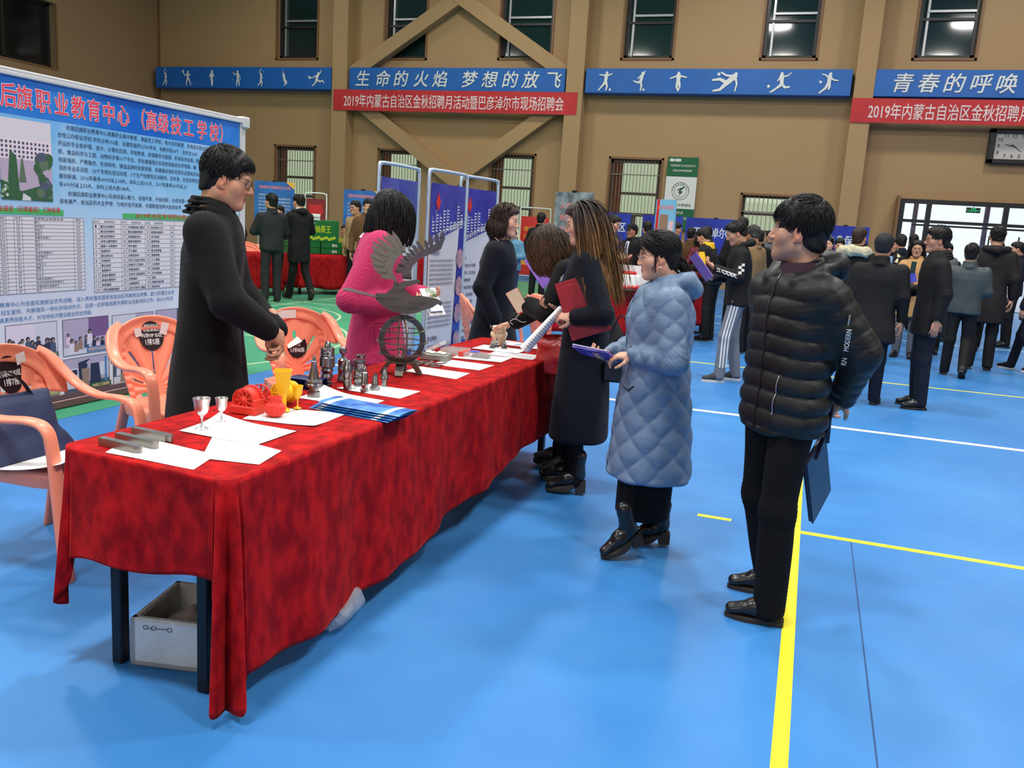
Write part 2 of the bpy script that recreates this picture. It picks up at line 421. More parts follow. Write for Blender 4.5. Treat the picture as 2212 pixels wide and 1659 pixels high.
mb.build('window_frame', M_wframe, e)
mb = MB(); mb.box((0, .24, 0), (w-.1, .02, 1.0)); mb.build('window_pane', M_pane, e)
mb = MB()
for i in range(12): mb.box((-w/2+.08+i*(w-.16)/11, .06, 0), (.018, .018, 1.03))
mb.box((0, .05, .06), (w, .02, .03)); mb.build('window_bars', M_bar, e)
mb = MB()
for x in (-w/2-.03, w/2+.03): mb.box((x, -.01, 0), (.06, .04, 1.15))
mb.box((0, -.01, .55), (w+.12, .04, .06)); mb.build('window_trim', M_trim, e)
for (a, b, z0, z1) in SIDEWIN[:1]:
    e = structure(empty('window_%d' % (wn+1), (XL, (a+b)/2, (z0+z1)/2))); w = b-a; h = z1-z0
    mb = MB()
    for y in (-w/2+.05, w/2-.05, .35): mb.box((-.28, y, 0), (.08, .09, h))
    for z in (-h/2+.04, h/2-.04): mb.box((-.28, 0, z), (.08, w, .08))
    mb.build('window_frame', M_wdark, e)
    mb = MB(); mb.box((-.31, 0, 0), (.02, w-.05, h-.05)); mb.build('window_pane', mat('dark_glass', (18, 20, 20), .12, spec=.6), e)
    mb = MB(); mb.box((.01, 0, -h/2-.02), (.03, w+.1, .05)); mb.box((.01, w/2+.02, 0), (.03, .05, h)); mb.build('window_trim', M_trim, e)

# the glazed entrance
dr = structure(empty('door_1', ((DOOR[0]+DOOR[1])/2, YB-.25, 0))); w = DOOR[1]-DOOR[0]; x0 = -w/2
mb = MB()
for x in (x0+.09, x0+.76, x0+2.62, x0+4.45): mb.box((x, 0, 1.43), (.13, .12, 2.86))
mb.box((0, 0, 2.8), (w, .13, .12)); mb.box((0, 0, 2.28), (w, .13, .08)); mb.box((0, .02, 2.18), (w-.8, .06, .05))
mb.build('door_frame', M_wdark, dr)
mb = MB(); mb.box((0, .03, 1.43), (w-.1, .015, 2.78)); mb.build('door_glass', M_clear, dr)
mb = MB()
for x in (x0+.5, x0+2.28): mb.box((x, .62, 1.43), (.12, .1, 2.86))
mb.build('outer_post', mat('grey_violet_post', (112, 108, 140), .5), dr)
for x in (x0+2.30, x0+3.0):
    mb = MB(); mb.tube([(x, -.12, 1.0), (x, -.12, 2.0)], .02); mb.tube([(x+.16, -.12, 1.0), (x+.16, -.12, 2.0)], .02)
    for z in (1.15, 1.62): mb.box((x+.08, -.09, z), (.2, .03, .04))
    mb.build('door_handle', M_wdark, dr)
mb = MB()                                                    # side casing of the porch
mb.box((x0-.02, -.02, 1.45), (.07, .5, 2.95)); mb.box((x0-.02, .1, 2.2), (.09, .6, .05)); mb.build('door_casing', M_trim, dr)
# ground outside
mb = MB(); mb.box((0, 42, -.15), (80, 30.2, .1)); structure(mb.build('trim_7', mat('pavement', (205, 205, 208), .8)))
# ------------------------------------------------------------------ smooth implicit surfaces (bodies, clothes, hair)
_CO = np.array([(i, j, k) for i in (0, 1) for j in (0, 1) for k in (0, 1)])
_ED = [(a, b) for a in range(8) for b in range(a+1, 8) if np.abs(_CO[a]-_CO[b]).sum() == 1]
class Field:
    def __init__(s, lo, hi, res):
        s.res = res; s.lo = np.asarray(lo, float) - 2*res
        n = np.ceil((np.asarray(hi, float) + 2*res - s.lo)/res).astype(int) + 1
        s.ax = [s.lo[i] + res*np.arange(n[i]) for i in range(3)]
        s.d = np.full(tuple(n), 1.0, dtype=np.float32)
    def _sl(s, lo, hi, pad):
        o = []
        for i in range(3):
            a = int(max(0, math.floor((lo[i]-pad-s.lo[i])/s.res))); b = int(min(s.d.shape[i], math.ceil((hi[i]+pad-s.lo[i])/s.res)+1))
            if b <= a: return None
            o.append(slice(a, b))
        return tuple(o)
    def _P(s, sl):
        return np.stack(np.meshgrid(s.ax[0][sl[0]], s.ax[1][sl[1]], s.ax[2][sl[2]], indexing='ij'), -1)
    def _put(s, sl, p, k, op):
        d = s.d[sl]; p = p.astype(np.float32)
        if op == 'u':
            if k > 0:
                h = np.clip(.5+.5*(d-p)/k, 0, 1); s.d[sl] = d*(1-h)+p*h - k*h*(1-h)
            else: s.d[sl] = np.minimum(d, p)
        elif op == 's':
            q = -p
            if k > 0:
                h = np.clip(.5-.5*(d-q)/k, 0, 1); s.d[sl] = d*(1-h)+q*h + k*h*(1-h)
            else: s.d[sl] = np.maximum(d, q)
        elif op == 'i': s.d[sl] = np.maximum(d, p)
    def cone(s, a, b, r1, r2=None, k=.02, op='u', mod=None, squash=None):
        """round cone from a to b; mod(t, ang) adds to the radius; squash=(dir, factor) flattens along dir"""
        r2 = r1 if r2 is None else r2; a = np.asarray(a, float); b = np.asarray(b, float); R = max(r1, r2) + (.03 if mod else 0)
        sl = s._sl(np.minimum(a, b)-R, np.maximum(a, b)+R, k+2*s.res)
        if sl is None: return s
        P = s._P(sl) - a; ab = b-a; L2 = max(ab @ ab, 1e-9); t = np.clip((P @ ab)/L2, 0, 1)
        Q = P - t[..., None]*ab
        if squash is not None:
            n = nrm(squash[0]); q = Q @ n; Q = Q + (q*(1/squash[1]-1))[..., None]*n
        r = r1 + (r2-r1)*t
        if mod is not None:
            F = frame(ab, (0, 1, 0)); r = r + mod(t, np.arctan2(Q @ F[:, 1], Q @ F[:, 0]))
        s._put(sl, np.sqrt((Q*Q).sum(-1)) - r, k, op); return s
    def chain(s, pts, rs, k=.02, op='u', mod=None, squash=None):
        for i in range(len(pts)-1): s.cone(pts[i], pts[i+1], rs[i], rs[i+1], k, op, mod, squash)
        return s
    def ell(s, c, r, R=None, k=.02, op='u'):
        c = np.asarray(c, float); r = np.asarray(r, float); R = np.eye(3) if R is None else np.asarray(R)
        e = np.sqrt(((R*r)**2).sum(1)); sl = s._sl(c-e, c+e, k+2*s.res)
        if sl is None: return s
        Q = (s._P(sl)-c) @ R; q = Q/r; l = np.sqrt((q*q).sum(-1)); g = np.sqrt(((q/r)**2).sum(-1))
        s._put(sl, l*(l-1)/np.maximum(g, 1e-6), k, op); return s
    def loft(s, zs, a, b, cx=0, cy=0, o=(0, 0, 0), R=None, n=2.3, k=.02, op='u', mod=None, rnd=.02):
        """stack of superellipse sections along the local z of frame R at o"""
        o = np.asarray(o, float); R = np.eye(3) if R is None else np.asarray(R); zs = np.asarray(zs, float)
        a = np.broadcast_to(np.asarray(a, float), zs.shape); b = np.broadcast_to(np.asarray(b, float), zs.shape)
        cx = np.broadcast_to(np.asarray(cx, float), zs.shape); cy = np.broadcast_to(np.asarray(cy, float), zs.shape)
        cs = np.array([[x+sx*p, y+sy*q, z] for x, y, z, p, q in zip(cx, cy, zs, a, b) for sx in (-1, 1) for sy in (-1, 1)]) @ R.T + o
        sl = s._sl(cs.min(0), cs.max(0), k+2*s.res+(.03 if mod else 0))
        if sl is None: return s
        Q = (s._P(sl)-o) @ R; z = Q[..., 2]
        A = np.interp(z, zs, a); B = np.interp(z, zs, b); X = (Q[..., 0]-np.interp(z, zs, cx)); Y = (Q[..., 1]-np.interp(z, zs, cy))
        e = (np.abs(X/A)**n + np.abs(Y/B)**n + 1e-9)**(1/n)
        d = (e-1)*np.minimum(A, B)*.93
        if mod is not None: d = d - mod(z, np.arctan2(Y/B, X/A), X, Y)
        dz = np.maximum(zs[0]-z, z-zs[-1])
        d = np.where(dz > -rnd, np.sqrt(np.maximum(d+rnd, 0)**2 + np.maximum(dz+rnd, 0)**2) - rnd + np.minimum(np.maximum(d+rnd, dz+rnd), 0), d)
        s._put(sl, d, k, op); return s
    def cut(s, fn, k=0.0, sl=None):
        """remove where fn(P) > 0"""
        sl = sl or tuple(slice(0, n) for n in s.d.shape)
        s._put(sl, -fn(s._P(sl)), k, 's'); return s
    def noise(s, amp, freq, seed=0, stretch=(1, 1, 1)):
        rs = np.random.RandomState(seed); m = np.abs(s.d) < amp*3+2*s.res
        idx = np.argwhere(m); P = np.stack([s.ax[i][idx[:, i]] for i in range(3)], -1)*np.asarray(stretch)
        w = np.zeros(len(P)); Q = P*freq
        Q = Q + .6*np.sin(Q[:, [1, 2, 0]]*1.3 + rs.rand(3)*6)
        for o in range(4):
            D = rs.randn(3); D /= np.linalg.norm(D); w += np.sin(Q @ D*(1+.55*o)*2 + rs.rand()*6)*(.7**o)
        s.d[m] += (amp*.5*w).astype(np.float32); return s
    def folds(s, c, rad, direction, amp, wl, seed=0):
        """a local family of creases round point c"""
        c = np.asarray(c, float); sl = s._sl(c-rad, c+rad, 0)
        if sl is None: return s
        P = s._P(sl)-c; g = np.exp(-((P*P).sum(-1))/(rad*.55)**2); u = P @ nrm(direction)
        v = P @ frame(direction)[:, 0]
        w = np.sin(2*PI*u/wl + 2.2*np.sin(v*9+seed) + seed)
        s.d[sl] += (amp*g*(1-np.abs(w))**1.0*1.6-amp*g*.5).astype(np.float32); return s
    def mesh(s):
        d = s.d; ins = d < 0
        n0, n1, n2 = d.shape
        c = [ins[i:n0-1+i, j:n1-1+j, k:n2-1+k] for i, j, k in _CO]
        any_ = c[0].copy(); all_ = c[0].copy()
        for q in c[1:]: any_ |= q; all_ &= q
        act = any_ & ~all_; cell = np.argwhere(act); N = len(cell)
        ids = np.full(act.shape, -1, dtype=np.int64); ids[act] = np.arange(N)
        dv = np.stack([d[cell[:, 0]+i, cell[:, 1]+j, cell[:, 2]+k] for i, j, k in _CO], 1).astype(float)
        acc = np.zeros((N, 3)); cnt = np.zeros(N)
        for a, b in _ED:
            m = (dv[:, a] < 0) != (dv[:, b] < 0); t = dv[m, a]/(dv[m, a]-dv[m, b])
            acc[m] += _CO[a] + t[:, None]*(_CO[b]-_CO[a]); cnt[m] += 1
        V = s.lo + s.res*(cell + acc/cnt[:, None])
        F = []
        for ax in range(3):
            sA = [slice(0, None)]*3; u, v = (ax+1) % 3, (ax+2) % 3
            lo = [slice(None)]*3; hi = [slice(None)]*3; lo[ax] = slice(0, -1); hi[ax] = slice(1, None)
            e = ins[tuple(lo)] != ins[tuple(hi)]; first = ins[tuple(lo)]
            E = np.argwhere(e)
            ok = (E[:, u] > 0) & (E[:, v] > 0) & (E[:, u] < d.shape[u]-1) & (E[:, v] < d.shape[v]-1); E = E[ok]
            st = first[E[:, 0], E[:, 1], E[:, 2]]
            def g(du, dv_):
                I = E.copy(); I[:, u] -= du; I[:, v] -= dv_; return ids[I[:, 0], I[:, 1], I[:, 2]]
            q = np.stack([g(1, 1), g(0, 1), g(0, 0), g(1, 0)], 1)
            q[~st] = q[~st][:, ::-1]; F.append(q[(q >= 0).all(1)])
        return V, np.concatenate(F) if F else np.zeros((0, 4), int)

def mesh_obj(name, chunks, mats, parent=None, cols=None):
    """chunks: list of (V, F quads, material index)"""
    V = np.concatenate([c[0] for c in chunks]); off = 0; Fs = []; mi = []
    for c in chunks:
        Fs.append(np.asarray(c[1])+off); mi.append(np.full(len(c[1]), c[2] if len(c) > 2 else 0)); off += len(c[0])
    F = np.concatenate(Fs); mi = np.concatenate(mi); k = F.shape[1]
    me = bpy.data.meshes.new(name); me.vertices.add(len(V)); me.vertices.foreach_set('co', V.astype(np.float32).ravel())
    me.loops.add(F.size); me.loops.foreach_set('vertex_index', F.astype(np.int32).ravel())
    me.polygons.add(len(F)); me.polygons.foreach_set('loop_start', np.arange(0, F.size, k, dtype=np.int32))
    for m in (mats if isinstance(mats, (list, tuple)) else [mats]): me.materials.append(m)
    me.polygons.foreach_set('material_index', mi.astype(np.int32)); me.polygons.foreach_set('use_smooth', np.ones(len(F), dtype=bool))
    if cols is not None:
        at = me.color_attributes.new('Col', 'FLOAT_COLOR', 'POINT')
        at.data.foreach_set('color', np.concatenate([cols, np.ones((len(cols), 1))], 1).astype(np.float32).ravel())
    me.update(calc_edges=True); me.validate()
    o = bpy.data.objects.new(name, me); C.objects.link(o)
    if parent is not None: o.parent = parent
    return o
def smooth_mesh(V, F, n=1, lam=.5):
    for _ in range(n):
        acc = np.zeros_like(V); cnt = np.zeros(len(V))
        for a in range(4):
            for b in ((a+1) % 4, (a+3) % 4):
                np.add.at(acc, F[:, a], V[F[:, b]]); np.add.at(cnt, F[:, a], 1)
        V = V*(1-lam) + lam*acc/np.maximum(cnt, 1)[:, None]
    return V
# ------------------------------------------------------------------ people
# local frame of a person: origin on the floor between the feet, +y ahead, +x to the right hand, 1.75 m tall (the root is scaled)
M_skin = mat('skin', (206, 158, 128), 0.5, spec=.35, vcol=True, sub=0.12)
M_lens = glass_mat('spectacle_lens', (238, 242, 242), 0.16)
M_gold = mat('thin_gold_wire', (170, 140, 96), .3, .9)
M_blackwire = mat('black_spectacle_frame', (16, 16, 18), .3)
HIP = np.array([0, 0, .93])

def hair_mat(name, rgb, vcol=False):
    return mat('hair_'+name, rgb, 0.45, spec=.28, vcol=vcol, var=.35, vscale=30, bump=.35, bscale=140, stretch=(1, 1, .35))
M_hair = hair_mat('black', (24, 21, 20)); M_hair_brown = hair_mat('dark_brown', (52, 36, 28)); M_hair_v = hair_mat('streaked', (60, 42, 30), True)

def head_mesh(res, skin, sex='m', lips=(158, 92, 84), eyes='open', open_mouth=0.0, stubble=0.0, neck_to=None, chub=0.0):
    """head and neck in the head frame: origin between the ears, +y the face"""
    fem = sex == 'f'; q = .95 if fem else 1.0
    nb = np.array([0, -.045, -.20]) if neck_to is None else np.asarray(neck_to)
    lo = np.minimum([-.1, -.125, -.16], nb-.08); hi = np.maximum([.1, .135, .14], nb+.08)
    f = Field(lo, hi, res)
    f.ell((0, -.014, .036), (.077*q, .097, .086), k=0).ell((0, .022, -.025), (.064*q+.004*chub, .068, .088), k=.03)
    f.ell((0, .03, -.066), (.05*q+.012*chub, .05, .044), k=.03).cone((0, .058, -.092), (0, .072, -.098), .022, .02 if not fem else .017, k=.03)
    for sx in (-1, 1):
        f.ell((sx*.042, .052, -.022+.0*chub), (.026+.006*chub, .026, .028+.006*chub), k=.03)
        f.cone((sx*.05*q, .0, -.062), (sx*.022, .062, -.095), .018+.004*chub, .015, k=.03)
    f.cone((-.028, .082, .026), (.028, .082, .026), .011 if not fem else .008, k=.022)
    f.cone((0, .086, .016), (0, .109 if not fem else .104, -.026), .0075, .0115 if not fem else .0095, k=.014)
    for sx in (-1, 1):
        f.ell((sx*.0125, .097, -.031), (.0085, .0105, .0075), k=.008)
        f.ell((sx*.031, .1, .0045), (.0165, .0165, .0105), k=.014, op='s')
        f.ell((sx*.031, .0755, .0045), (.0145, .0125, .0115), k=.003)
        f.cone((sx*.02, .0858, .0095), (sx*.043, .079, .0085), .0032, .003, k=.004)
    f.cone((-.017, .0855, -.0575), (.017, .0855, -.0575), .0068, k=.008).cone((-.0145, .086, -.0695), (.0145, .086, -.0695), .0074, k=.008)
    f.ell((0, .0985, -.0632), (.021, .009, .0014+.008*open_mouth), k=.003, op='s')
    f.ell((0, .094, -.049), (.006, .006, .009), k=.006, op='s')
    for sx in (-1, 1):
        R = rotz(sx*-.35) @ rotx(-.18)
        f.ell((sx*.077*q, -.006, -.012), (.009, .0185, .031), R, k=.006)
        f.ell((sx*.0875*q, -.002, -.006), (.006, .0105, .0175), R, k=.003, op='s')
        f.ell((sx*.077*q, .004, -.036), (.0075, .008, .009), k=.005)
    f.cone((0, -.032, -.05), nb, .056*q+.005*chub, .06*q, k=.03)
    V, F = f.mesh()
    s = np.array(lin(skin)); col = np.tile(s, (len(V), 1)); x, y, z = V[:, 0], V[:, 1], V[:, 2]; ax = np.abs(x)
    def blend(w, c): 
        nonlocal col
        w = np.clip(w, 0, 1)[:, None]; col = col*(1-w) + np.array(lin(c))*w
    red = np.array([min(255, skin[0]*1.0), skin[1]*.80, skin[2]*.78])
    blend(.55*np.exp(-((ax-.045)**2+(z+.03)**2)/.0006)*(y > .03), red); blend(.5*np.exp(-(x**2+(z+.028)**2)/.00018)*(y > .09), red)
    blend(.6*(ax > .074*q)*(np.abs(y) < .035), red)
    if stubble: blend(stubble*np.clip((-.03-z)/.03, 0, 1)*np.clip((y+.02)/.06, 0, 1)*np.clip((z+.13)/.03, 0, 1), (98, 80, 74))
    lip = (((ax/.0235)**2 + ((z+.0632)/(.0125+.006*open_mouth))**2) < 1) & (y > .07); blend(lip*.85, lips)
    if open_mouth: blend(((ax/.014)**2 + ((z+.0632)/(.003+.006*open_mouth))**2 < 1)*(y > .06)*1.0, (70, 25, 25))
    blend((((ax/.021)**2 + ((z+.0632)/.0016)**2) < 1)*(y > .07)*.75, (92, 44, 42))
    brow = (np.abs(z-(.0265-.9*(ax-.034)**2*10 + .0*ax)) < (.0042 if not fem else .0026)*(1.15-(ax/.06))) & (ax > .013) & (ax < .052) & (y > .05); blend(brow*.85, (34, 27, 24))
    ez = .0045; hh = {'open': .0052, 'down': .0026, 'smile': .003}[eyes]; zc = ez - (.003 if eyes == 'down' else 0)
    e = ((ax-.031)/.0145)**2 + ((z-zc)/hh)**2
    eye = (e < 1) & (y > .06); blend(eye*1.0, (222, 216, 208))
    ir = (((ax-.031)/.0062)**2 + ((z-zc)/.0062)**2 < 1) & eye; blend(ir*1.0, (28, 18, 14))
    lash = (e >= .85) & (((ax-.031)/.0165)**2 + ((z-zc-.0008)/(hh+.0028))**2 < 1) & (z > zc-.0002) & (y > .06); blend(lash*.85, (30, 22, 20))
    return V, F, col

def hand_mesh(res, skin, side, curl=(.35, .45, .35), spread=.06, thumb=.35, each=None, wristlen=.09):
    """frame: origin at the wrist, +z along the fingers, +y the back of the hand, thumb on -x for the right hand"""
    sx = -1.0 if side == 'R' else 1.0
    f = Field((-.075, -.11, -wristlen-.02), (.075, .05, .22), res)
    f.cone((0, 0, -wristlen), (0, 0, -.005), .029, .0235, k=0, squash=((0, 1, 0), .82))
    f.ell((0, -.002, .045), (.037, .0135, .05), k=.014)
    kn = [(.0275, .0, .086), (.0095, .003, .091), (-.0085, .002, .087), (-.0255, -.002, .078)]
    ln = [(.041, .025, .021), (.045, .029, .022), (.042, .027, .021), (.033, .021, .019)]
    for i in range(4):
        k0 = np.array([sx*kn[i][0], kn[i][1], kn[i][2]]); f.cone((sx*kn[i][0]*.55, 0, .012), k0, .0125, .0098, k=.012)
        cc = curl if each is None else each[i]; a = 0; p = k0; dx = sx*(1.5-i)*spread
        for j in range(3):
            a += cc[j]; d = nrm([dx*math.cos(a), -math.sin(a), math.cos(a)]); q = p + d*ln[i][j]
            f.cone(p, q, (.0096, .0086, .0078)[j]*(.9 if i == 3 else 1), (.0086, .0078, .0066)[j]*(.9 if i == 3 else 1), k=.004)
            p = q
    b = np.array([sx*.022, -.006, .016]); d = nrm([sx*(.75-.25*thumb), -.25-.55*thumb, .62]); m = b + d*.045
    f.cone(b, m, .0165, .0115, k=.014); d2 = nrm([sx*(.42-.5*thumb), -.3-.35*thumb, .82]); m2 = m + d2*.032; f.cone(m, m2, .0108, .0096, k=.005)
    d3 = nrm([sx*(.25-.5*thumb), -.3-.3*thumb, .9]); f.cone(m2, m2+d3*.025, .0094, .0074, k=.004)
    V, F = f.mesh(); s = np.array(lin(skin)); col = np.tile(s, (len(V), 1))
    kx = np.exp(-((V[:, 2]-.088)/.012)**2)*(V[:, 1] > 0)*.25
    return V, F, col*(1-kx[:, None]*np.array([0, .18, .2]))

def hand_frame(d, palm):
    z = nrm(d); y = -np.asarray(palm, float); y = nrm(y - z*(y @ z)); return np.stack([np.cross(y, z), y, z], axis=1)

def strands(roots, dirs, steps, seg, stiff, grav, colliders, jitter=.0, seed=0, gdir=(0, 0, -1), hug=0.0, curl=None):
    rs = np.random.RandomState(seed); P = [roots]; d = dirs/np.linalg.norm(dirs, axis=1, keepdims=True); p = roots.copy(); g = np.asarray(gdir, float)
    seg = np.broadcast_to(np.asarray(seg, float), (len(roots),))
    for i in range(steps):
        d = d*stiff + g*grav + rs.randn(*d.shape)*jitter
        if curl is not None and i > steps*.5: t_ = curl[0]-p; d = d + t_/np.linalg.norm(t_, axis=1, keepdims=True)*curl[1]
        if hug:
            c, r, R = colliders[0]; q = ((p-c) @ R)/r; n_ = (q/r) @ R.T; n_ /= np.linalg.norm(n_, axis=1, keepdims=True); d = d - n_*((d*n_).sum(1)*hug)[:, None]
        d /= np.linalg.norm(d, axis=1, keepdims=True)
        p = p + d*seg[:, None]
        for c, r, R in colliders:
            q = ((p-c) @ R)/r; l = np.linalg.norm(q, axis=1); m = l < 1
            p[m] = c + ((q[m]/l[m, None])*r) @ R.T
        P.append(p.copy()); d = P[-1]-P[-2]; d /= np.maximum(np.linalg.norm(d, axis=1, keepdims=True), 1e-6)
    return np.stack(P, 1)
def strand_mesh(P, w, taper=(1, 1), thick=.6, center=None):
    """P (N,S,3) -> quads; w width per strand; profile tapers from taper[0] at the root to taper[1] at the tip"""
    N, S = P.shape[:2]; T = np.gradient(P, axis=1); T /= np.maximum(np.linalg.norm(T, axis=2, keepdims=True), 1e-9)
    c = P.mean((0, 1)) if center is None else np.asarray(center)
    O = P - c; X = np.cross(T, O); X /= np.maximum(np.linalg.norm(X, axis=2, keepdims=True), 1e-9); Y = np.cross(X, T)
    t = np.linspace(0, 1, S); pr = np.minimum(1, taper[0] + (1-taper[0])*np.minimum(t/.2, 1))*np.where(t > .55, 1-(1-taper[1])*((t-.55)/.45)**1.5, 1)
    W = (np.broadcast_to(w, (N,))[:, None]*pr)[..., None]
    V = np.stack([P+X*W, P+Y*W*thick, P-X*W, P-Y*W*thick], 2).reshape(-1, 3)
    base = (np.arange(N)*S*4)[:, None, None]; j = (np.arange(S-1)*4)[None, :, None]; k = np.arange(4)[None, None, :]; k2 = (k+1) % 4
    F = np.stack([base+j+k, base+j+k2, base+j+4+k2, base+j+4+k], -1).reshape(-1, 4)
    return V, F

def hairline(kind):
    if kind == 'm': return ([-.12, -.09, -.06, -.03, -.012, .012, .03, .05, .07, .1, .13], [-.07, -.075, -.068, -.045, .012, .018, -.002, .02, .056, .070, .075])
    if kind == 'crop': return ([-.12, -.09, -.06, -.03, -.012, .012, .03, .05, .07, .1, .13], [-.05, -.055, -.05, -.03, .018, .022, .01, .035, .060, .072, .078])
    return ([-.12, -.09, -.06, -.03, -.012, .012, .03, .05, .07, .1, .13], [-.1, -.1, -.09, -.06, -.01, .0, -.012, .03, .062, .078, .085])
def hair_cap(res, kind='m', grow=1.0, seed=0, noise=.004, top=0.0):
    f = Field((-.12, -.15, -.13), (.12, .14, .17), res); g = grow
    f.ell((0, -.016, .042+top*.4), (.083*g, .104*g, .088*g+top), k=0).ell((0, -.055, -.03), (.066*g, .056*g, .075), k=.03)
    f.ell((0, .03, .075+top*.5), (.066*g, .062*g, .045), k=.03)
    xs, zs = hairline(kind)
    f.cut(lambda P: (np.interp(P[..., 1] + .25*np.maximum(0, np.abs(P[..., 0])-.05)*(P[..., 1] > .05), xs, zs) - P[..., 2])*.75, k=.006)
    f.noise(noise, 55, seed, (1, 1, .5))
    return f.mesh()
def scalp_points(n, seed, kind='m', grow=1.0, top=0.0, ymax=.2):
    rs = np.random.RandomState(seed); out = []
    xs, zs = hairline(kind)
    while len(out) < n:
        u = rs.randn(3); u /= np.linalg.norm(u); p = np.array([0, -.016, .042+top*.4]) + u*np.array([.081*grow, .102*grow, .086*grow+top])
        if p[2] < np.interp(p[1], xs, zs)+.004 or p[1] > ymax: continue
        out.append(np.concatenate([p, u]))
    o = np.array(out); return o[:, :3], o[:, 3:]

def short_hair(res, kind='m', n=500, length=.035, seed=0, comb=(0, .6, -.3), lift=.35, grow=1.0, top=0.0, w=.0018, fringe=0.0):
    V, F = hair_cap(res, kind, grow, seed, top=top); ch = [(V, F)]
    if n:
        p, u = scalp_points(n, seed+1, kind, grow, top); rs = np.random.RandomState(seed+2)
        cb = np.asarray(comb, float); d = cb - u*(u @ cb)[:, None] + u*lift*.5 + rs.randn(n, 3)*.07
        k_ = np.clip((np.abs(p[:, 0])-.045)/.03, 0, 1)[:, None]; d = d*(1-.75*k_) + k_*np.array([0, -.1, -.6])
        k_ = np.clip((-p[:, 1]-.05)/.04, 0, 1)[:, None]; d = d*(1-.75*k_) + k_*np.array([0, -.1, -.8])
        L = length*(.6+.7*rs.rand(n)); fr = (p[:, 1] > .05); L[fr] *= 1+fringe
        P = strands(p - u*.004, d, 5, L/5, .9, .14, [(np.array([0, -.016, .042+top*.4]), np.array([.0865*grow, .1085*grow, .0915*grow+top]), np.eye(3)), (np.array([0, .03, .076+top*.5]), np.array([.069*grow, .065*grow, .048]), np.eye(3))], .03, seed, hug=.8)
        ch.append(strand_mesh(P, w*(.7+.6*rs.rand(n)), (1, .3), .5, (0, -.016, .03)))
    return ch

def shoe_parts(lod, kind, mats, parent, M, t):
    """a shoe in the foot frame (origin under the ankle, +y the toe); mats = (upper, sole)"""
    res = (.005, .009, .016)[lod]; heel = .055 if kind == 'heel_boot' else (.03 if kind == 'chunky_boot' else (.012 if kind == 'oxford' else .0)); sol = .018 if kind != 'chunky_boot' else .03
    f = Field((-.07, -.12, 0), (.07, .2, .3), res); z0 = sol
    hz = heel + z0
    f.cone((0, -.045, hz+.03), (0, .03, z0+.04+heel*.4), .035, .04, k=0).cone((0, .03, z0+.038+heel*.4), (0, .125, z0+.02), .041, .033, k=.03, squash=((0, 0, 1), .8))
    f.cone((0, -.03, hz+.05), (0, -.035, hz+.075), .038, .036, k=.03)
    if 'boot' in kind: f.cone((0, -.03, hz+.07), (0, -.036, hz+.15), .042, .046, k=.02)
    f.cut(lambda P: (z0-.004+np.clip((.02-P[..., 1])/.06, 0, 1)*heel) - P[..., 2])
    if lod == 0: f.noise(.0016, 40, 3)
    V, F = f.mesh(); V = V @ np.asarray(M).T + t
    sh = mesh_obj('boot' if 'boot' in kind else 'shoe', [(V, F)], mats[0], parent)
    mb = MB(); out = []
    n = 28
    for i in range(n):
        a = 2*PI*i/n; y = math.sin(a); yy = .036 + y*.123; wd = .034 + .008*math.sin((yy+.085)/.25*PI) + .004*(yy > .06)
        out.append((math.copysign(abs(math.cos(a))**.75, math.cos(a))*wd, yy))
    if heel > 0:
        P = np.array([[(x, y, z + np.clip((.02-y)/.06, 0, 1)*heel) for x, y in out] for z in (0, sol)])
        mb.add(P.reshape(-1, 3), [(i, (i+1) % n, n+(i+1) % n, n+i) for i in range(n)] + [tuple(range(n))[::-1], tuple(range(n, 2*n))], 0, M, t)
        hh = [(x*.93, y) for x, y in [(-.03, -.086), (.03, -.086), (.034, -.06), (.034, -.025), (-.034, -.025), (-.034, -.06)]]
        mb.prism(hh, heel+.006, M, t)
    else: mb.prism(out, sol+.008, M, t)
    mb.build('sole', mats[1], sh)
    return sh

ARMS = {'down': ((.25, -.03, 1.14), (.265, .03, .89), (0.02, .12, -1), (-1, .1, 0)),
        'front': ((.26, -.01, 1.15), (.10, .27, 1.10), (-.55, .75, .12), (-.3, -.2, .9)),
        'chest': ((.26, .02, 1.16), (.12, .26, 1.22), (-.3, .7, .5), (-.4, -.3, .9)),
        'folded': ((.27, .08, 1.15), (-.03, .225, 1.19), (-1, .1, .1), (0, -1, .1)),
        'clasp': ((.25, -.0, 1.13), (.055, .22, .97), (-.7, .35, -.5), (-.3, -.9, 0)),
        'back': ((.28, -.13, 1.16), (.09, -.2, .95), (-.75, -.1, -.6), (.1, -1, .1)),
        'phone': ((.25, .0, 1.15), (.14, .24, 1.28), (-.2, .5, .8), (-.5, -.8, .2))}

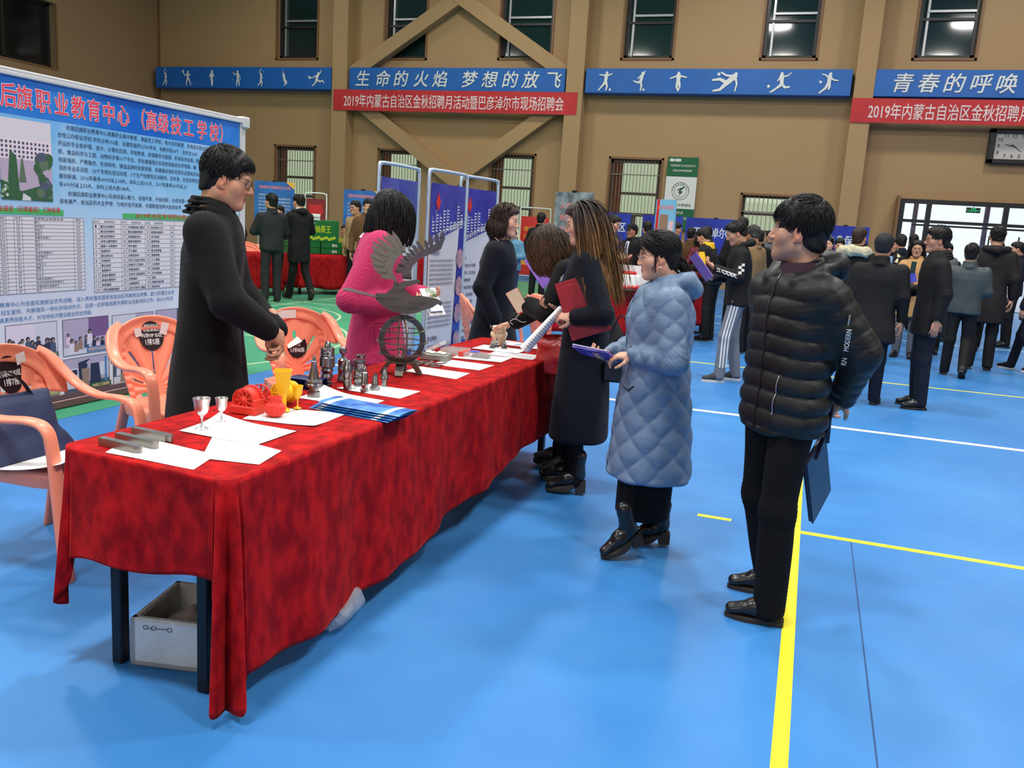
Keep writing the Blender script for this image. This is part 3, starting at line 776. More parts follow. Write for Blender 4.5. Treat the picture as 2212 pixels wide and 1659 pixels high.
class Person:
    def __init__(s, name, label, loc, yaw, h=1.72, lod=2, skin=(200, 152, 122), sex='m', lean=0.0, head=(0, 0, 0), build=1.0,
                 armR='down', armL='down', legR=None, legL=None, feet=None, group=None, cat='person', handR=None, handL=None, bend=None, slide=0.0):
        s.lod = lod; s.skin = skin; s.sex = sex; s.b = build; s.lean = math.radians(lean); s.k = h/1.75; s.group = group
        s.root = empty(name, (loc[0], loc[1], loc[2] if len(loc) > 2 else 0), math.radians(yaw), label, cat, group); s.root.scale = (s.k,)*3
        s.sway = slide
        s.RU = rotx(-s.lean) if bend is None else rotx(-math.radians(bend))
        s.bend = bend
        U = s.U
        sw = .178*build if sex == 'm' else .158*build
        s.sh = {'R': U((sw, -.005, 1.395)), 'L': U((-sw, -.005, 1.395))}
        s.neck = U((0, -.02, 1.485)); pv = U((0, -.012, 1.53))
        hy, hp, hr = [math.radians(a) for a in head]
        s.Rh = rotz(hy) @ rotx(-hp) @ roty(hr); s.hc = pv + s.Rh @ np.array([0, .03, .098])
        s.arm = {}; s.hand = {}
        for side, a, hd in (('R', armR, handR), ('L', armL, handL)):
            A = ARMS[a] if isinstance(a, str) else a
            A = [np.array(v, float) for v in A]
            if isinstance(a, str):
                if side == 'L':
                    for v in A: v[0] *= -1
                off = s.sh[side] - np.array([(1 if side == 'R' else -1)*sw, -.005, 1.395]); A[0] = A[0] + off*.8; A[1] = A[1] + off*.6
            s.arm[side] = A; s.hand[side] = dict(hd or {})
        s.leg = {}
        for side, L in (('R', legR), ('L', legL)):
            sx = 1 if side == 'R' else -1
            s.leg[side] = dict(dict(hip=(sx*.09, 0, .90), knee=(sx*.098, .015, .49), ankle=(sx*.105, -.02, .085), yaw=sx*-8, pitch=0), **(L or {}))
        s.parts = {}
    def U(s, p):
        p = np.asarray(p, float)
        if s.bend is None: return np.array([p[0], p[1] + max(0, p[2]-HIP[2])*math.tan(s.lean), p[2] - max(0, p[2]-HIP[2])*(1-math.cos(s.lean))])
        return HIP + s.RU @ (p-HIP) + np.array([0, s.sway, 0])
    def body(s, hands=('R', 'L'), **kw):
        res = (.0021, .005, .0095)[s.lod]; nb = s.Rh.T @ (s.neck + np.array([0, -.0, -.03]) - s.hc)
        V, F, col = head_mesh(res, s.skin, s.sex, neck_to=nb, **kw); V = V @ s.Rh.T + s.hc
        ch = [(V, F)]; cols = [col]
        hres = (.0024, .005, .009)[s.lod]
        for side in hands:
            A = s.arm[side]; hf = hand_frame(A[2], A[3])
            hk = dict(s.hand[side]); rf = hk.pop('frame', None)
            V, F, col = hand_mesh(hres, s.skin, side, **hk); sc_ = .93 if s.sex == 'f' else 1.0
            ch.append((V*sc_ @ hf.T + A[1], F)); cols.append(col)
        f = Field((-.45, -.6, 0), (.45, .75, 1.6), (.012, .018, .03)[s.lod]); b = s.b
        if s.bend is None: zs = [.82, .95, 1.1, 1.3, 1.42, 1.47]; f.loft(zs, [.12, .12, .1, .12, .13, .05], [.08, .08, .07, .08, .07, .05], 0, [max(0, z-.93)*math.tan(s.lean)-.005 for z in zs], k=.03)
        else: f.loft([-.05, .2, .4, .5, .55], [.12, .1, .12, .13, .05], [.08, .07, .08, .07, .05], o=HIP+np.array([0, s.sway, 0]), R=s.RU, k=.03)
        for side in ('R', 'L'):
            A = s.arm[side]; f.chain([s.sh[side]*np.array([.85, 1, 1]), A[0], A[1]], [.036, .03, .024], k=.02)
            L = s.leg[side]; hp_ = np.array(L['hip']) + (np.array([0, s.sway, 0]))
            f.chain([hp_, L['knee'], L['ankle']], [.06, .042, .03], k=.02)
        f.cone(s.neck, s.neck+np.array([0, 0, -.05]), .05, .07, k=.03)
        V, F = f.mesh(); ch.append((V, F)); cols.append(np.tile(np.array(lin(s.skin)), (len(V), 1)))
        s.parts['body'] = mesh_obj('body', ch, M_skin, s.root, np.concatenate(cols)); return s
    def top(s, m, hem=.84, fit=1.0, flare=0.0, name='coat', collar='stand', mod=None, smod=None, sleeve=1.0, noise=.005, nf=9, seed=0, depth=1.0, parts=None, long_back=0, cuff=.05,
            hood=None, belly=0.0, skip=(), hemcut=None, extra=None, boxy=0.0, sleeve_end=.012):
        res = (.0068, .012, .02)[s.lod]; b = s.b*fit; t = math.tan(s.lean); fem = s.sex == 'f'
        f = Field((-.5, -.62, max(0, hem-.03)), (.5, .75, 1.62), res)
        sw = .192*b if not fem else .172*b
        prof = [(1.485, .075, .07), (1.465, .11, .082), (1.445, sw*.74, .094), (1.415, sw*.9, .104), (1.375, sw*.98, .116), (1.3, sw*1.0, .128+.008*fem), (1.18, sw*(.96 if not fem else .93)+boxy*.02, .125+belly*.5), (1.05, sw*(.94 if not fem else .92)+boxy*.03, .126+belly),
                (.93, sw*.98+boxy*.03, .136+belly*.8), (.8, sw*1.02+.3*flare, .142+.2*flare), (.6, sw*1.05+.65*flare, .145+.5*flare), (.4, sw*1.06+flare, .147+.8*flare), (.2, sw*1.06+1.2*flare, .147+flare)]
        pf = [(z, a*1.0, d*depth*(.93+.07*b)) for z, a, d in prof]
        zz = [p[0] for p in pf][::-1]; aa = [p[1] for p in pf][::-1]; dd = [p[2] for p in pf][::-1]
        if s.bend is None:
            Z = [hem] + [z for z in zz if z > hem+.02]; A = np.interp(Z, zz, aa); D = np.interp(Z, zz, dd)
            f.loft(Z, A, D, 0, [max(0, z-.93)*t - .004 for z in Z], n=2.35, k=0, mod=mod, rnd=.025)
        else:
            Z = [.86] + [z for z in zz if z > .88]; A = np.interp(Z, zz, aa); D = np.interp(Z, zz, dd)
            f.loft(np.array(Z)-.93, A, D, o=HIP+np.array([0, s.sway, 0]), R=s.RU, n=2.35, k=0, mod=mod, rnd=.03)
            if hem < .88:
                Z = [hem] + [z for z in zz if hem+.02 < z < .98]; f.loft(Z, np.interp(Z, zz, aa), np.interp(Z, zz, dd), 0, s.sway, n=2.35, k=.06, mod=mod, rnd=.03)
        for side in ('R', 'L'):
            if side in skip: continue
            Aj = s.arm[side]; sh = s.sh[side]; d = nrm(Aj[1]-Aj[0]); w_end = Aj[1] - d*sleeve_end
            f.cone(sh, Aj[0], .07*sleeve*(.5+.5*b), .064*sleeve, k=.06, mod=smod).cone(Aj[0], w_end, .066*sleeve, cuff*sleeve, k=.02, mod=smod)
            if s.lod < 2 and noise:
                f.folds(Aj[0], .13, nrm(d+nrm(Aj[0]-sh)), .010, .035, seed); f.folds(sh*np.array([.85, 1, 1])-np.array([0, 0, .08]), .14, (sh[0], 0, -.9), .007, .045, seed+1)
            f.ell(w_end + d*.022, (.036*sleeve, .036*sleeve, .03), frame(d), k=.004, op='s')
        nk = s.neck; Rn = s.RU if s.bend is not None else rotx(-s.lean)
        def ring(hs, rx, ry, rad, gap=0.0, dy=0.0, k=.012):
            n = 26
            for h_, x_, y_, r_ in zip(hs, rx, ry, rad):
                pts = []
                for i in range(n+1):
                    a = PI/2 + gap + (2*PI-2*gap)*i/n
                    pts.append(nk + Rn @ np.array([x_*math.cos(a), y_*math.sin(a)+dy, h_ - .03*max(0, math.sin(a))]))
                f.chain(pts, [r_]*len(pts), k=k)
        if collar == 'stand': ring([-.03, -.005, .02, .042], [.083, .078, .074, .073], [.083, .078, .074, .073], [.014, .011, .010, .009], .25)
        elif collar == 'high': ring([-.03, -.0, .03, .06, .085], [.085, .082, .08, .08, .082], [.085, .082, .08, .08, .084], [.016, .014, .013, .013, .012], .2)
        elif collar == 'turn':
            ring([-.025, .0, .025, .04], [.082, .076, .073, .076], [.082, .076, .073, .078], [.014, .011, .010, .010], .35); ring([.046, .026, .004, -.02], [.083, .097, .112, .126], [.086, .098, .110, .118], [.008, .009, .009, .009], .5)
        elif collar == 'crew': ring([-.03, -.012], [.084, .078], [.084, .078], [.013, .011], 0.0)
        if hood: 
            for (pts, rr) in hood: f.chain([nk + Rn @ np.asarray(p) for p in pts], rr, k=.03)
        if extra: extra(f, s)
        f.ell(nk + Rn @ np.array([0, .004, .045]), (.064, .062, .075), k=.006, op='s')
        if noise: f.noise(noise, nf, seed, (1, 1, .55))
        if hemcut: f.cut(hemcut)
        V, F = f.mesh()
        if s.lod < 2: V = smooth_mesh(V, F, 1, .5)
        s.parts[name] = mesh_obj(name, [(V, F)], m, s.root); return s.parts[name]
    def trousers(s, m, fit=1.0, name='trousers', top=.98, ankle=.058, noise=.005, seed=0, ends=.06, knee=.068):
        res = (.0075, .013, .022)[s.lod]; b = (.5+.5*s.b)*fit
        f = Field((-.4, -.75, 0), (.4, .75, 1.05), res); sw = np.array([0, s.sway, 0])
        f.loft([.82, .9, top], [.16*b, .165*b, .155*b], [.115*b, .118*b, .11*b], 0, s.sway, k=0, rnd=.03)
        for side in ('R', 'L'):
            L = s.leg[side]; hp_ = np.array(L['hip'])+sw; kn = np.array(L['knee']); an = np.array(L['ankle']); d = nrm(an-kn)
            f.chain([hp_, kn, an - d*(.0) + np.array([0, 0, ends-.085])], [.092*b, knee*b, ankle*fit], k=.03)
            if noise and s.lod < 2:
                f.folds(kn, .13, (0, .2, -1), .009, .04, seed); f.folds(an+np.array([0, 0, .07]), .1, (0, .3, -1), .009, .034, seed+2)
        f.cut(lambda P: (.03-P[..., 2]))
        if noise: f.noise(noise, 8, seed+5, (1, 1, .4))
        V, F = f.mesh()
        s.parts[name] = mesh_obj(name, [(V, F)], m, s.root); return s.parts[name]
    def skirt(s, m, z0, z1, a0, b0, a1, b1, cy0=0, cy1=0, name='skirt', noise=.005):
        f = Field((-.35, -.4, z0-.03), (.35, .4, z1+.03), (.0075, .013, .022)[s.lod])
        f.loft([z0, z1], [a0, a1], [b0, b1], 0, [cy0, cy1], k=0); f.noise(noise, 9, 4, (1, 1, .3)); V, F = f.mesh()
        s.parts[name] = mesh_obj(name, [(V, F)], m, s.root); return s.parts[name]
    def shoes(s, kind='oxford', mats=None):
        out = []
        for side in ('R', 'L'):
            L = s.leg[side]; a = np.array(L['ankle'], float); M = rotz(math.radians(L['yaw'])) @ rotx(math.radians(L['pitch']))
            t = a - M @ np.array([0, -.025, .085 + (0 if 'boot' not in kind else .0)])
            out.append(shoe_parts(s.lod, kind, mats, s.root, M, t))
        return out
    def hair(s, chunks, m, cols=None, name='hair'):
        ch = [(V @ s.Rh.T + s.hc, F) for V, F in chunks]; s.parts[name] = mesh_obj(name, ch, m, s.root, cols); return s.parts[name]
    def H(s, p): return np.asarray(p, float) @ s.Rh.T + s.hc
    def glasses(s, m, r=.0225, ry=.019, rimless=False, thick=.0012, name='glasses'):
        mb = MB(); y = .1035; z = .001
        lens = MB()
        for sx in (-1, 1):
            P = [s.H((sx*.0325 + r*math.cos(a)*1.05, y - .012*abs(math.cos(a))*(1 if math.cos(a)*sx > 0 else 0), z + ry*math.sin(a))) for a in np.linspace(0, 2*PI, 20, endpoint=False)]
            if not rimless: mb.tube(P, thick, 6, closed=True)
            else: mb.tube(P[1:10], thick*.8, 6)
            lens.add(P, [tuple(range(20))])
            mb.tube([s.H((sx*.056, y-.014, z+.008)), s.H((sx*.071, .06, z+.012)), s.H((sx*.0775, .005, z+.013)), s.H((sx*.0765, -.012, z+.0))], thick*1.2, 6)
        mb.tube([s.H((-.01, y+.001, z+.004)), s.H((0, y+.004, z+.007)), s.H((.01, y+.001, z+.004))], thick, 6)
        g = mb.build(name, m, s.root); lens.build('lens', M_lens, g); return g
    def world(s, p):
        return np.array(s.root.location) + s.k*(rotz(s.root.rotation_euler[2]) @ np.asarray(p, float))
# ------------------------------------------------------------------ bands, banners, clock, exit sign on the far wall
M_band = mat('band_blue', (18, 98, 178), .45, var=.06, vscale=3)
M_bandw = mat('band_white_print', (226, 228, 222), .5)
M_red = mat('banner_red_cloth', (196, 42, 46), .6, var=.06, vscale=2.2)
M_redw = mat('banner_white_letters', (236, 214, 212), .55)
EX, EZ, EY = np.array([1., 0, 0]), np.array([0, 0, 1.]), np.array([0, 1., 0])

_sk = [0]
def stroke(mb, pts, w, O, X, Y, mi=0):
    """flat rounded stroke in the plane (O, X, Y)"""
    N = np.cross(X, Y)*5e-4; pts = np.asarray(pts, float); w = np.broadcast_to(np.asarray(w, float), (len(pts),))/2
    for i in range(len(pts)):
        _sk[0] += 1; mb.add([O + N*(_sk[0] % 40)*.5 + X*(pts[i][0]+w[i]*math.cos(a)) + Y*(pts[i][1]+w[i]*math.sin(a)) for a in np.linspace(0, 2*PI, 12, endpoint=False)], [tuple(range(12))], mi)
    for i in range(len(pts)-1):
        d = pts[i+1]-pts[i]; n = np.array([-d[1], d[0]])/max(1e-6, np.linalg.norm(d))
        q = [pts[i]+n*w[i], pts[i]-n*w[i], pts[i+1]-n*w[i+1], pts[i+1]+n*w[i+1]]
        _sk[0] += 1; mb.add([O + N*(_sk[0] % 40)*.5 + X*a + Y*b for a, b in q], [(0, 1, 2, 3)], mi)
def ring2d(mb, c, r0, r1, O, X, Y, mi=0, n=32, sx=1.0):
    P = [O + X*(c[0]+sx*r*math.cos(2*PI*i/n)) + Y*(c[1]+r*math.sin(2*PI*i/n)) for i in range(n) for r in (r0, r1)]
    mb.add(P, [(2*i, 2*i+1, (2*i+3) % (2*n), (2*i+2) % (2*n)) for i in range(n)], mi)
def disc2d(mb, c, r, O, X, Y, mi=0, n=24, sx=1.0):
    mb.add([O + X*(c[0]+sx*r*math.cos(2*PI*i/n)) + Y*(c[1]+r*math.sin(2*PI*i/n)) for i in range(n)], [tuple(range(n))], mi)
def rect2d(mb, x0, y0, x1, y1, O, X, Y, mi=0):
    mb.add([O+X*a+Y*b for a, b in ((x0, y0), (x1, y0), (x1, y1), (x0, y1))], [(0, 1, 2, 3)], mi)
def poly2d(mb, pts, O, X, Y, mi=0): mb.add([O+X*a+Y*b for a, b in pts], [tuple(range(len(pts)))], mi)

# sportsmen: head, then strokes of (points, widths) in a unit-high figure
FIG = {
 'smash': [[(.02, .7), (.02, .7)], .13, [[(.02, .6), (0, .36)], (.13, .11)], [[(0, .36), (-.05, .2), (-.2, .03)], (.1, .08, .05)], [[(0, .36), (.1, .2), (.04, 0)], (.1, .08, .05)], [[(.06, .6), (-.06, .72), (-.1, .86), (.02, .98)], (.07, .05, .04, .05)], [[(.0, .58), (.12, .48)], (.06, .05)], [[(.17, .86)], .05]],
 'ready': [[(.02, .82)], .14, [[(.02, .7), (.02, .42)], (.16, .13)], [[(0, .42), (-.08, .2), (-.1, .02)], (.12, .08, .06)], [[(.05, .42), (.16, .22), (.24, .03)], (.12, .08, .06)], [[(-.05, .68), (-.2, .58), (-.28, .7)], (.07, .05, .05)], [[(-.28, .7), (-.36, .86)], (.05, .13)], [[(.08, .68), (.24, .62)], (.07, .05)]],
 'stand': [[(.03, .86)], .14, [[(.02, .74), (0, .42)], (.17, .14)], [[(0, .42), (.0, .2), (.02, .02)], (.14, .09, .07)], [[(.02, .42), (.08, .2), (.05, .02)], (.12, .09, .07)], [[(-.06, .7), (-.14, .55), (0, .5)], (.07, .06, .05)], [[(.08, .7), (.18, .6), (.1, .52)], (.07, .06, .05)], [[(.3, .46)], .05]],
 'serve': [[(.02, .84)], .13, [[(.02, .72), (.02, .42)], (.15, .13)], [[(.02, .42), (-.05, .2), (-.06, .02)], (.12, .08, .06)], [[(.03, .42), (.12, .22), (.12, .02)], (.12, .08, .06)], [[(-.04, .7), (-.2, .66), (-.33, .8)], (.07, .05, .04)], [[(.08, .7), (.18, .52), (.2, .4)], (.07, .05, .05)], [[(-.38, .38)], .05]],
 'jump': [[(.0, .66)], .13, [[(0, .56), (.03, .34)], (.14, .12)], [[(.03, .34), (.14, .2), (.02, .06)], (.12, .09, .06)], [[(.03, .34), (.18, .3), (.2, .16)], (.1, .08, .05)], [[(-.03, .55), (-.1, .7), (-.02, .86)], (.07, .05, .04)], [[(.05, .55), (.1, .45)], (.06, .05)], [[(-.08, .98)], .05]],
 'lunge': [[(.1, .78)], .13, [[(.08, .67), (-.02, .42)], (.16, .14)], [[(-.02, .42), (-.1, .22), (-.3, .05)], (.13, .09, .06)], [[(-.02, .42), (.2, .3), (.4, .36), (.48, .22)], (.13, .09, .07, .05)], [[(.02, .66), (-.2, .56), (-.36, .5)], (.08, .06, .04)], [[(-.36, .5), (-.5, .52)], (.04, .15)], [[(.12, .66), (.26, .84), (.3, .95)], (.07, .05, .04)], [[(-.62, .6)], .06]],
 'kick1': [[(.05, .9)], .14, [[(.03, .78), (0, .45)], (.18, .14)], [[(0, .45), (-.16, .24), (-.34, .03)], (.14, .09, .07)], [[(.02, .45), (.1, .22), (.06, .04)], (.14, .09, .07)], [[(-.06, .76), (-.34, .8)], (.08, .05)], [[(.1, .76), (.32, .86)], (.08, .05)], [[(.26, .06)], .12]],
 'kick2': [[(.1, .9)], .14, [[(.08, .78), (.02, .48)], (.16, .14)], [[(.02, .48), (-.12, .42), (-.34, .5)], (.13, .09, .06)], [[(.02, .48), (.08, .24), (.04, .03)], (.13, .09, .06)], [[(.02, .76), (-.14, .62)], (.08, .05)], [[(.12, .76), (.2, .92), (.22, .99)], (.07, .05, .05)], [[(.2, .07)], .12]],
 'spread': [[(0, .9)], .14, [[(0, .78), (0, .45)], (.22, .16)], [[(-.03, .45), (-.06, .22), (.04, .03)], (.14, .1, .07)], [[(.05, .45), (.1, .25), (.04, .06)], (.14, .1, .07)], [[(-.08, .76), (-.42, .64)], (.08, .06)], [[(.08, .76), (.4, .7)], (.08, .06)]],
 'tackle': [[(.42, .88)], .16, [[(.36, .76), (-.02, .42)], (.26, .22)], [[(-.02, .42), (-.3, .12), (-.62, .06)], (.2, .12, .09)], [[(.0, .46), (-.34, .62), (-.7, .58)], (.18, .13, .09)], [[(.4, .72), (.5, .4), (.44, .06)], (.12, .08, .06)], [[(.3, .76), (-.05, .8), (-.3, .94)], (.12, .09, .07)], [[(-.42, .86)], .15]],
 'dribble': [[(.06, .9)], .15, [[(.06, .78), (.1, .4)], (.2, .16)], [[(.1, .4), (-.12, .22), (-.4, .02)], (.15, .1, .07)], [[(.1, .4), (.26, .26), (.46, .28)], (.14, .1, .08)], [[(.12, .76), (.32, .8), (.5, .94)], (.08, .06, .04)], [[(0, .74), (-.12, .56)], (.08, .05)], [[(-.52, .3)], .14]],
 'strike': [[(.12, .9)], .15, [[(.1, .78), (.08, .44)], (.19, .16)], [[(.06, .44), (-.06, .22), (-.3, .02)], (.15, .1, .07)], [[(.1, .44), (.14, .3), (.1, .2)], (.15, .1, .08)], [[(.14, .72), (.3, .62), (.48, .6)], (.08, .06, .06)], [[(.04, .74), (-.12, .86), (-.26, .88)], (.08, .06, .05)], [[(-.3, .52)], .13]]}
def figure(mb, key, O, X, Y, h):
    F = FIG[key]; stroke(mb, [(p[0]*h, p[1]*h) for p in F[0]], F[1]*h, O, X, Y)
    for item in F[2:]:
        pts, w = item
        stroke(mb, [(p[0]*h, p[1]*h) for p in pts], np.array(w)*h*1.05, O, X, Y)

BY = 26.02
def band(name, x0, x1, label):
    e = empty(name, ((x0+x1)/2, BY, 5.82), 0, label, 'wall band', 'blue bands along the far wall')
    mb = MB(); mb.box((0, .24, 0), (x1-x0, .47, .69), bevel=.01); mb.build('band_panel', M_band, e); return e
eL = band('wall_band', -22.55, -15.53, 'long blue wall band with seven white racket players, nearest the hall corner')
mb = MB()
for x, k in zip((-22.11, -21.17, -20.18, -19.13, -18.2, -17.3, -16.05), ('smash', 'ready', 'stand', 'serve', 'smash', 'jump', 'lunge')):
    mb = MB(); figure(mb, k, np.array([x+19.04, -.012, -.27]), EX, EZ, .55); mb.build('player_figure', M_bandw, eL)
e1 = band('wall_band', -14.86, -7.6, 'long blue wall band with ten white brush characters between the first two pilasters')
mb = MB()
for x, ch in zip((-14.381, -13.666, -13.028, -12.319, -11.669, -10.688, -10.016, -9.354, -8.703, -7.989), '生命的火焰梦想的放飞'):
    put_text(mb, ch, (x+11.23, -.012, -.19), .52, EX, EZ, bold=.018, align='CENTER', shear=.18)
mb.build('lettering', M_bandw, e1)
e2 = band('wall_band', -6.97, .42, 'long blue wall band with six white football players')
mb = MB()
for x, k in zip((-6.357, -5.329, -4.234, -2.874, -1.438, -.207), ('kick1', 'kick2', 'spread', 'tackle', 'dribble', 'strike')):
    mb = MB(); figure(mb, k, np.array([x+3.275, -.012, -.285]), EX, EZ, .56); mb.build('player_figure', M_bandw, e2)
e3 = band('wall_band', .95, 8.45, 'long blue wall band with white brush characters at the right edge of the photo')
mb = MB()
for x, ch in zip((1.662, 2.289, 2.905, 3.522, 4.118), '青春的呼唤'):
    put_text(mb, ch, (x-4.7, -.012, -.19), .52, EX, EZ, bold=.018, align='CENTER', shear=.18)
mb.build('lettering', M_bandw, e3)

HEAD = '2019年内蒙古自治区金秋招聘月活动暨巴彦淖尔市现场招聘会'
def red_banner(x0, x1, z0, z1, tx0, tx1, label):
    e = empty('hanging_banner', ((x0+x1)/2, 25.975, (z0+z1)/2), 0, label, 'banner', 'red slogan banners on the pilasters')
    n = 40; w = x1-x0; h = z1-z0; mb = MB()
    def yy(u, v): return .012*math.sin(u*2.1+v*3)+.008*math.sin(u*5.3)
    us = np.linspace(-w/2, w/2, n); vs = np.linspace(-h/2, h/2, 5)
    mb.grid([[(u, yy(u, v), v) for u in us] for v in vs], flip=False)
    mb.grid([[(u, yy(u, v)+.012, v) for u in us] for v in vs], flip=True); mb.build('cloth', M_red, e)
    mb = MB(); cx = (x0+x1)/2
    put_text(mb, HEAD, None, .44, EX, EZ, bold=.012, width=tx1-tx0, curve=lambda a, b: np.stack([a+tx0-cx, np.array([yy(p, q) for p, q in zip(a+tx0-cx, b-.17)])-.008, b-.185], 1))
    mb.build('lettering', M_redw, e)
red_banner(-15.39, -7.17, 4.825, 5.475, -15.0, -7.58, 'red banner with white characters strung across the two middle pilasters')
red_banner(.49, 8.75, 4.79, 5.42, .93, 8.4, 'red banner with white characters above the wall clock, cut by the right edge')

# clock
ck = empty('wall_clock', (4.6, 26.38, 4.31), 0, 'black framed square-cornered wall clock under the right red banner', 'clock')
mb = MB()
for s in (-1, 1): mb.box((s*.53, 0, 0), (.16, .12, .885), bevel=.015); mb.box((0, 0, s*.385), (1.22, .12, .12), bevel=.015)
mb.build('clock_frame', mat('clock_frame_black', (26, 24, 26), .4), ck)
mb = MB(); mb.box((0, .02, 0), (.92, .04, .68)); mb.build('clock_face', mat('clock_face', (206, 202, 192), .3, coat=.6), ck)
mb = MB()
for n_, (x, z) in {12: (-.02, .22), 1: (.17, .22), 2: (.33, .14), 3: (.36, -.02), 4: (.33, -.16), 5: (.15, -.28), 6: (-.02, -.28), 7: (-.19, -.28), 8: (-.36, -.2), 9: (-.36, -.03), 10: (-.34, .13), 11: (-.2, .22)}.items():
    put_text(mb, str(n_), (x, -.004, z), .13, EX, EZ, bold=.015, align='CENTER')
mb.build('numerals', mat('print_dark', (44, 38, 40), .6), ck)
mb = MB(); O = np.array([-.02, -.012, .02])
stroke(mb, [(.05, -.02), (-.19, .03)], (.03, .012), O, EX, EZ); stroke(mb, [(-.03, .03), (.2, -.14)], (.025, .01), O, EX, EZ); mb.build('clock_hand', M_wdark, ck)

# hanging team banner
tb = empty('team_banner', (-3.93, 26.36, 2.7), 0, 'green and white vertical team banner with round emblem on the wall', 'banner')
mb = MB()
mb.box((0, 0, 0), (.9, .012, 2.1), mi=0); O = np.array([0, -.008, 0])
rect2d(mb, -.45, -.43, .45, .49, O, EX, EZ, 1); mb.build('banner_sheet', [mat('banner_green', (10, 96, 52), .6), mat('banner_white', (226, 226, 218), .6)], tb)
mb = MB(); O = np.array([0, -.013, .08])
ring2d(mb, (0, 0), .243, .255, O, EX, EZ); ring2d(mb, (0, 0), .175, .185, O, EX, EZ)
stroke(mb, [(-.1, .02), (-.03, .06), (.09, .11)], (.012, .03, .02), O, EX, EZ); stroke(mb, [(.1, .12), (.0, .04), (-.03, -.04), (.05, -.02)], (.03, .045, .05, .03), O, EX, EZ); stroke(mb, [(.05, -.02), (-.04, -.13)], (.03, .01), O, EX, EZ)
for i in range(9):
    a = PI*(.93-.86*i/8); put_text(mb, '巴彦淖尔市第一中学'[i], O+EX*.213*math.cos(a)+EZ*(.213*math.sin(a)-.02), .05, EX*math.cos(a-PI/2)+EZ*math.sin(a-PI/2), EZ*math.cos(a-PI/2)-EX*math.sin(a-PI/2), align='CENTER')
put_text(mb, '巴市一中排球队', (-.36, -.013, -.36), .1, EX, EZ, bold=.012, width=.72)
mb.build('green_print', mat('banner_green_print', (14, 84, 48), .6), tb)
mb = MB()
put_text(mb, '“天赋体育杯”2019巴彦淖尔市', (-.37, -.013, .78), .07, EX, EZ, bold=.01, width=.74); put_text(mb, '全国业余排球邀请赛', (-.28, -.013, .64), .07, EX, EZ, bold=.01, width=.56)
rect2d(mb, -.39, .92, -.24, 1.0, np.array([0, -.012, 0]), EX, EZ); rect2d(mb, -.22, .92, -.06, 1.0, np.array([0, -.012, 0]), EX, EZ)
put_text(mb, '俱乐部', (-.1, -.013, -.58), .09, EX, EZ, width=.24); put_text(mb, '场长期招募', (-.12, -.013, -.74), .09, EX, EZ, width=.42)
mb.build('white_print', M_bandw, tb)
mb = MB()
for x in (-.4, .4): mb.tube([(x, .0, 1.05), (x, .1, 1.12)], .006, 6)
mb.build('hanger', M_bar, tb)

# exit sign over the entrance
ex = empty('exit_sign', (3.84, 26.12, 2.63), 0, 'small dark exit sign with green lit pictogram above the entrance doors', 'sign')
mb = MB(); mb.box((0, 0, 0), (.34, .03, .14), bevel=.004); mb.build('housing', M_wdark, ex)
M_exit = mat('exit_green', (40, 200, 120), .5, emit=((30, 230, 130), 1.2)); mb = MB(); O = np.array([0, -.017, 0])
put_text(mb, 'EXIT', (.07, -.017, -.03), .05, EX, EZ, align='LEFT', width=.08); put_text(mb, '安全', (-.15, -.017, -.03), .05, EX, EZ, width=.08)
for a in ((-.05, -.05), (.05, -.05)): stroke(mb, [(a[0], -.05), (a[0], .05)], .012, O, EX, EZ)
stroke(mb, [(-.05, .05), (.05, .05)], .012, O, EX, EZ); stroke(mb, [(.005, .025), (-.005, -.005), (.02, -.03)], .014, O, EX, EZ); stroke(mb, [(-.005, -.005), (-.025, -.035)], .012, O, EX, EZ); disc2d(mb, (.012, .04), .01, O, EX, EZ)
mb.build('pictogram', M_exit, ex)
mb = MB(); mb.tube([(0, 0, .07), (0, 0, .16)], .008, 6); mb.build('bracket', M_wdark, ex)
# light switch panel on the wall by the third pilaster
mb = MB(); mb.box((0, 0, 0), (.3, .08, 1.0), bevel=.01); o = mb.build('electric_cabinet', mat('cabinet_beige', (196, 188, 150), .5)); o.location = (-.25, 26.455, 1.75)
tag(o, 'narrow beige electric cabinet on the wall behind the young man in black puffer', 'cabinet')
# ------------------------------------------------------------------ the big school display at the left
BX = -5.13; PY0, PY1, PZ0, PZ1 = 3.42, 6.99, .075, 2.325
bd = empty('display_board', (BX, (PY0+PY1)/2, 0), 0, 'large blue school display board in white metal frame behind the orange chairs', 'display board')
OB = np.array([.0, -(PY0+PY1)/2, 0]); BXd, BZd = np.array([0, 1., 0]), np.array([0, 0, 1.])
def B(y, z, d=.014): return OB + np.array([d, y, z])
mb = MB()
for y in (PY0-.05, PY1+.05): mb.box(B(y, 1.16, -.01), (.06, .075, 2.32), bevel=.008); 
mb.build('frame_post', mat('white_metal_frame', (206, 208, 208), .35, .2), bd)
mb = MB(); mb.box(B((PY0+PY1)/2, PZ1+.012, -.01), (.075, PY1-PY0+.26, .024), bevel=.006); mb.box(B((PY0+PY1)/2, PZ1-.012, .0), (.06, PY1-PY0+.16, .03), bevel=.006)
mb.box(B(PY1+.07, PZ1-.015, 0), (.09, .1, .1), bevel=.01); mb.build('top_rail', mat('white_metal_frame'), bd)
mb = MB(); mb.box(B((PY0+PY1)/2, .035, .0), (.07, PY1-PY0+.1, .06), bevel=.006); mb.box(B((PY0+PY1)/2, .085, .005), (.05, PY1-PY0+.1, .035)); mb.build('base_rail', mat('rail_maroon', (124, 84, 84), .3, .4), bd)
mb = MB()
for y in (PY0+.3, PY1-.3): mb.box(B(y, .025, -.0), (.5, .06, .03), bevel=.006)
mb.build('foot', mat('white_metal_frame'), bd)

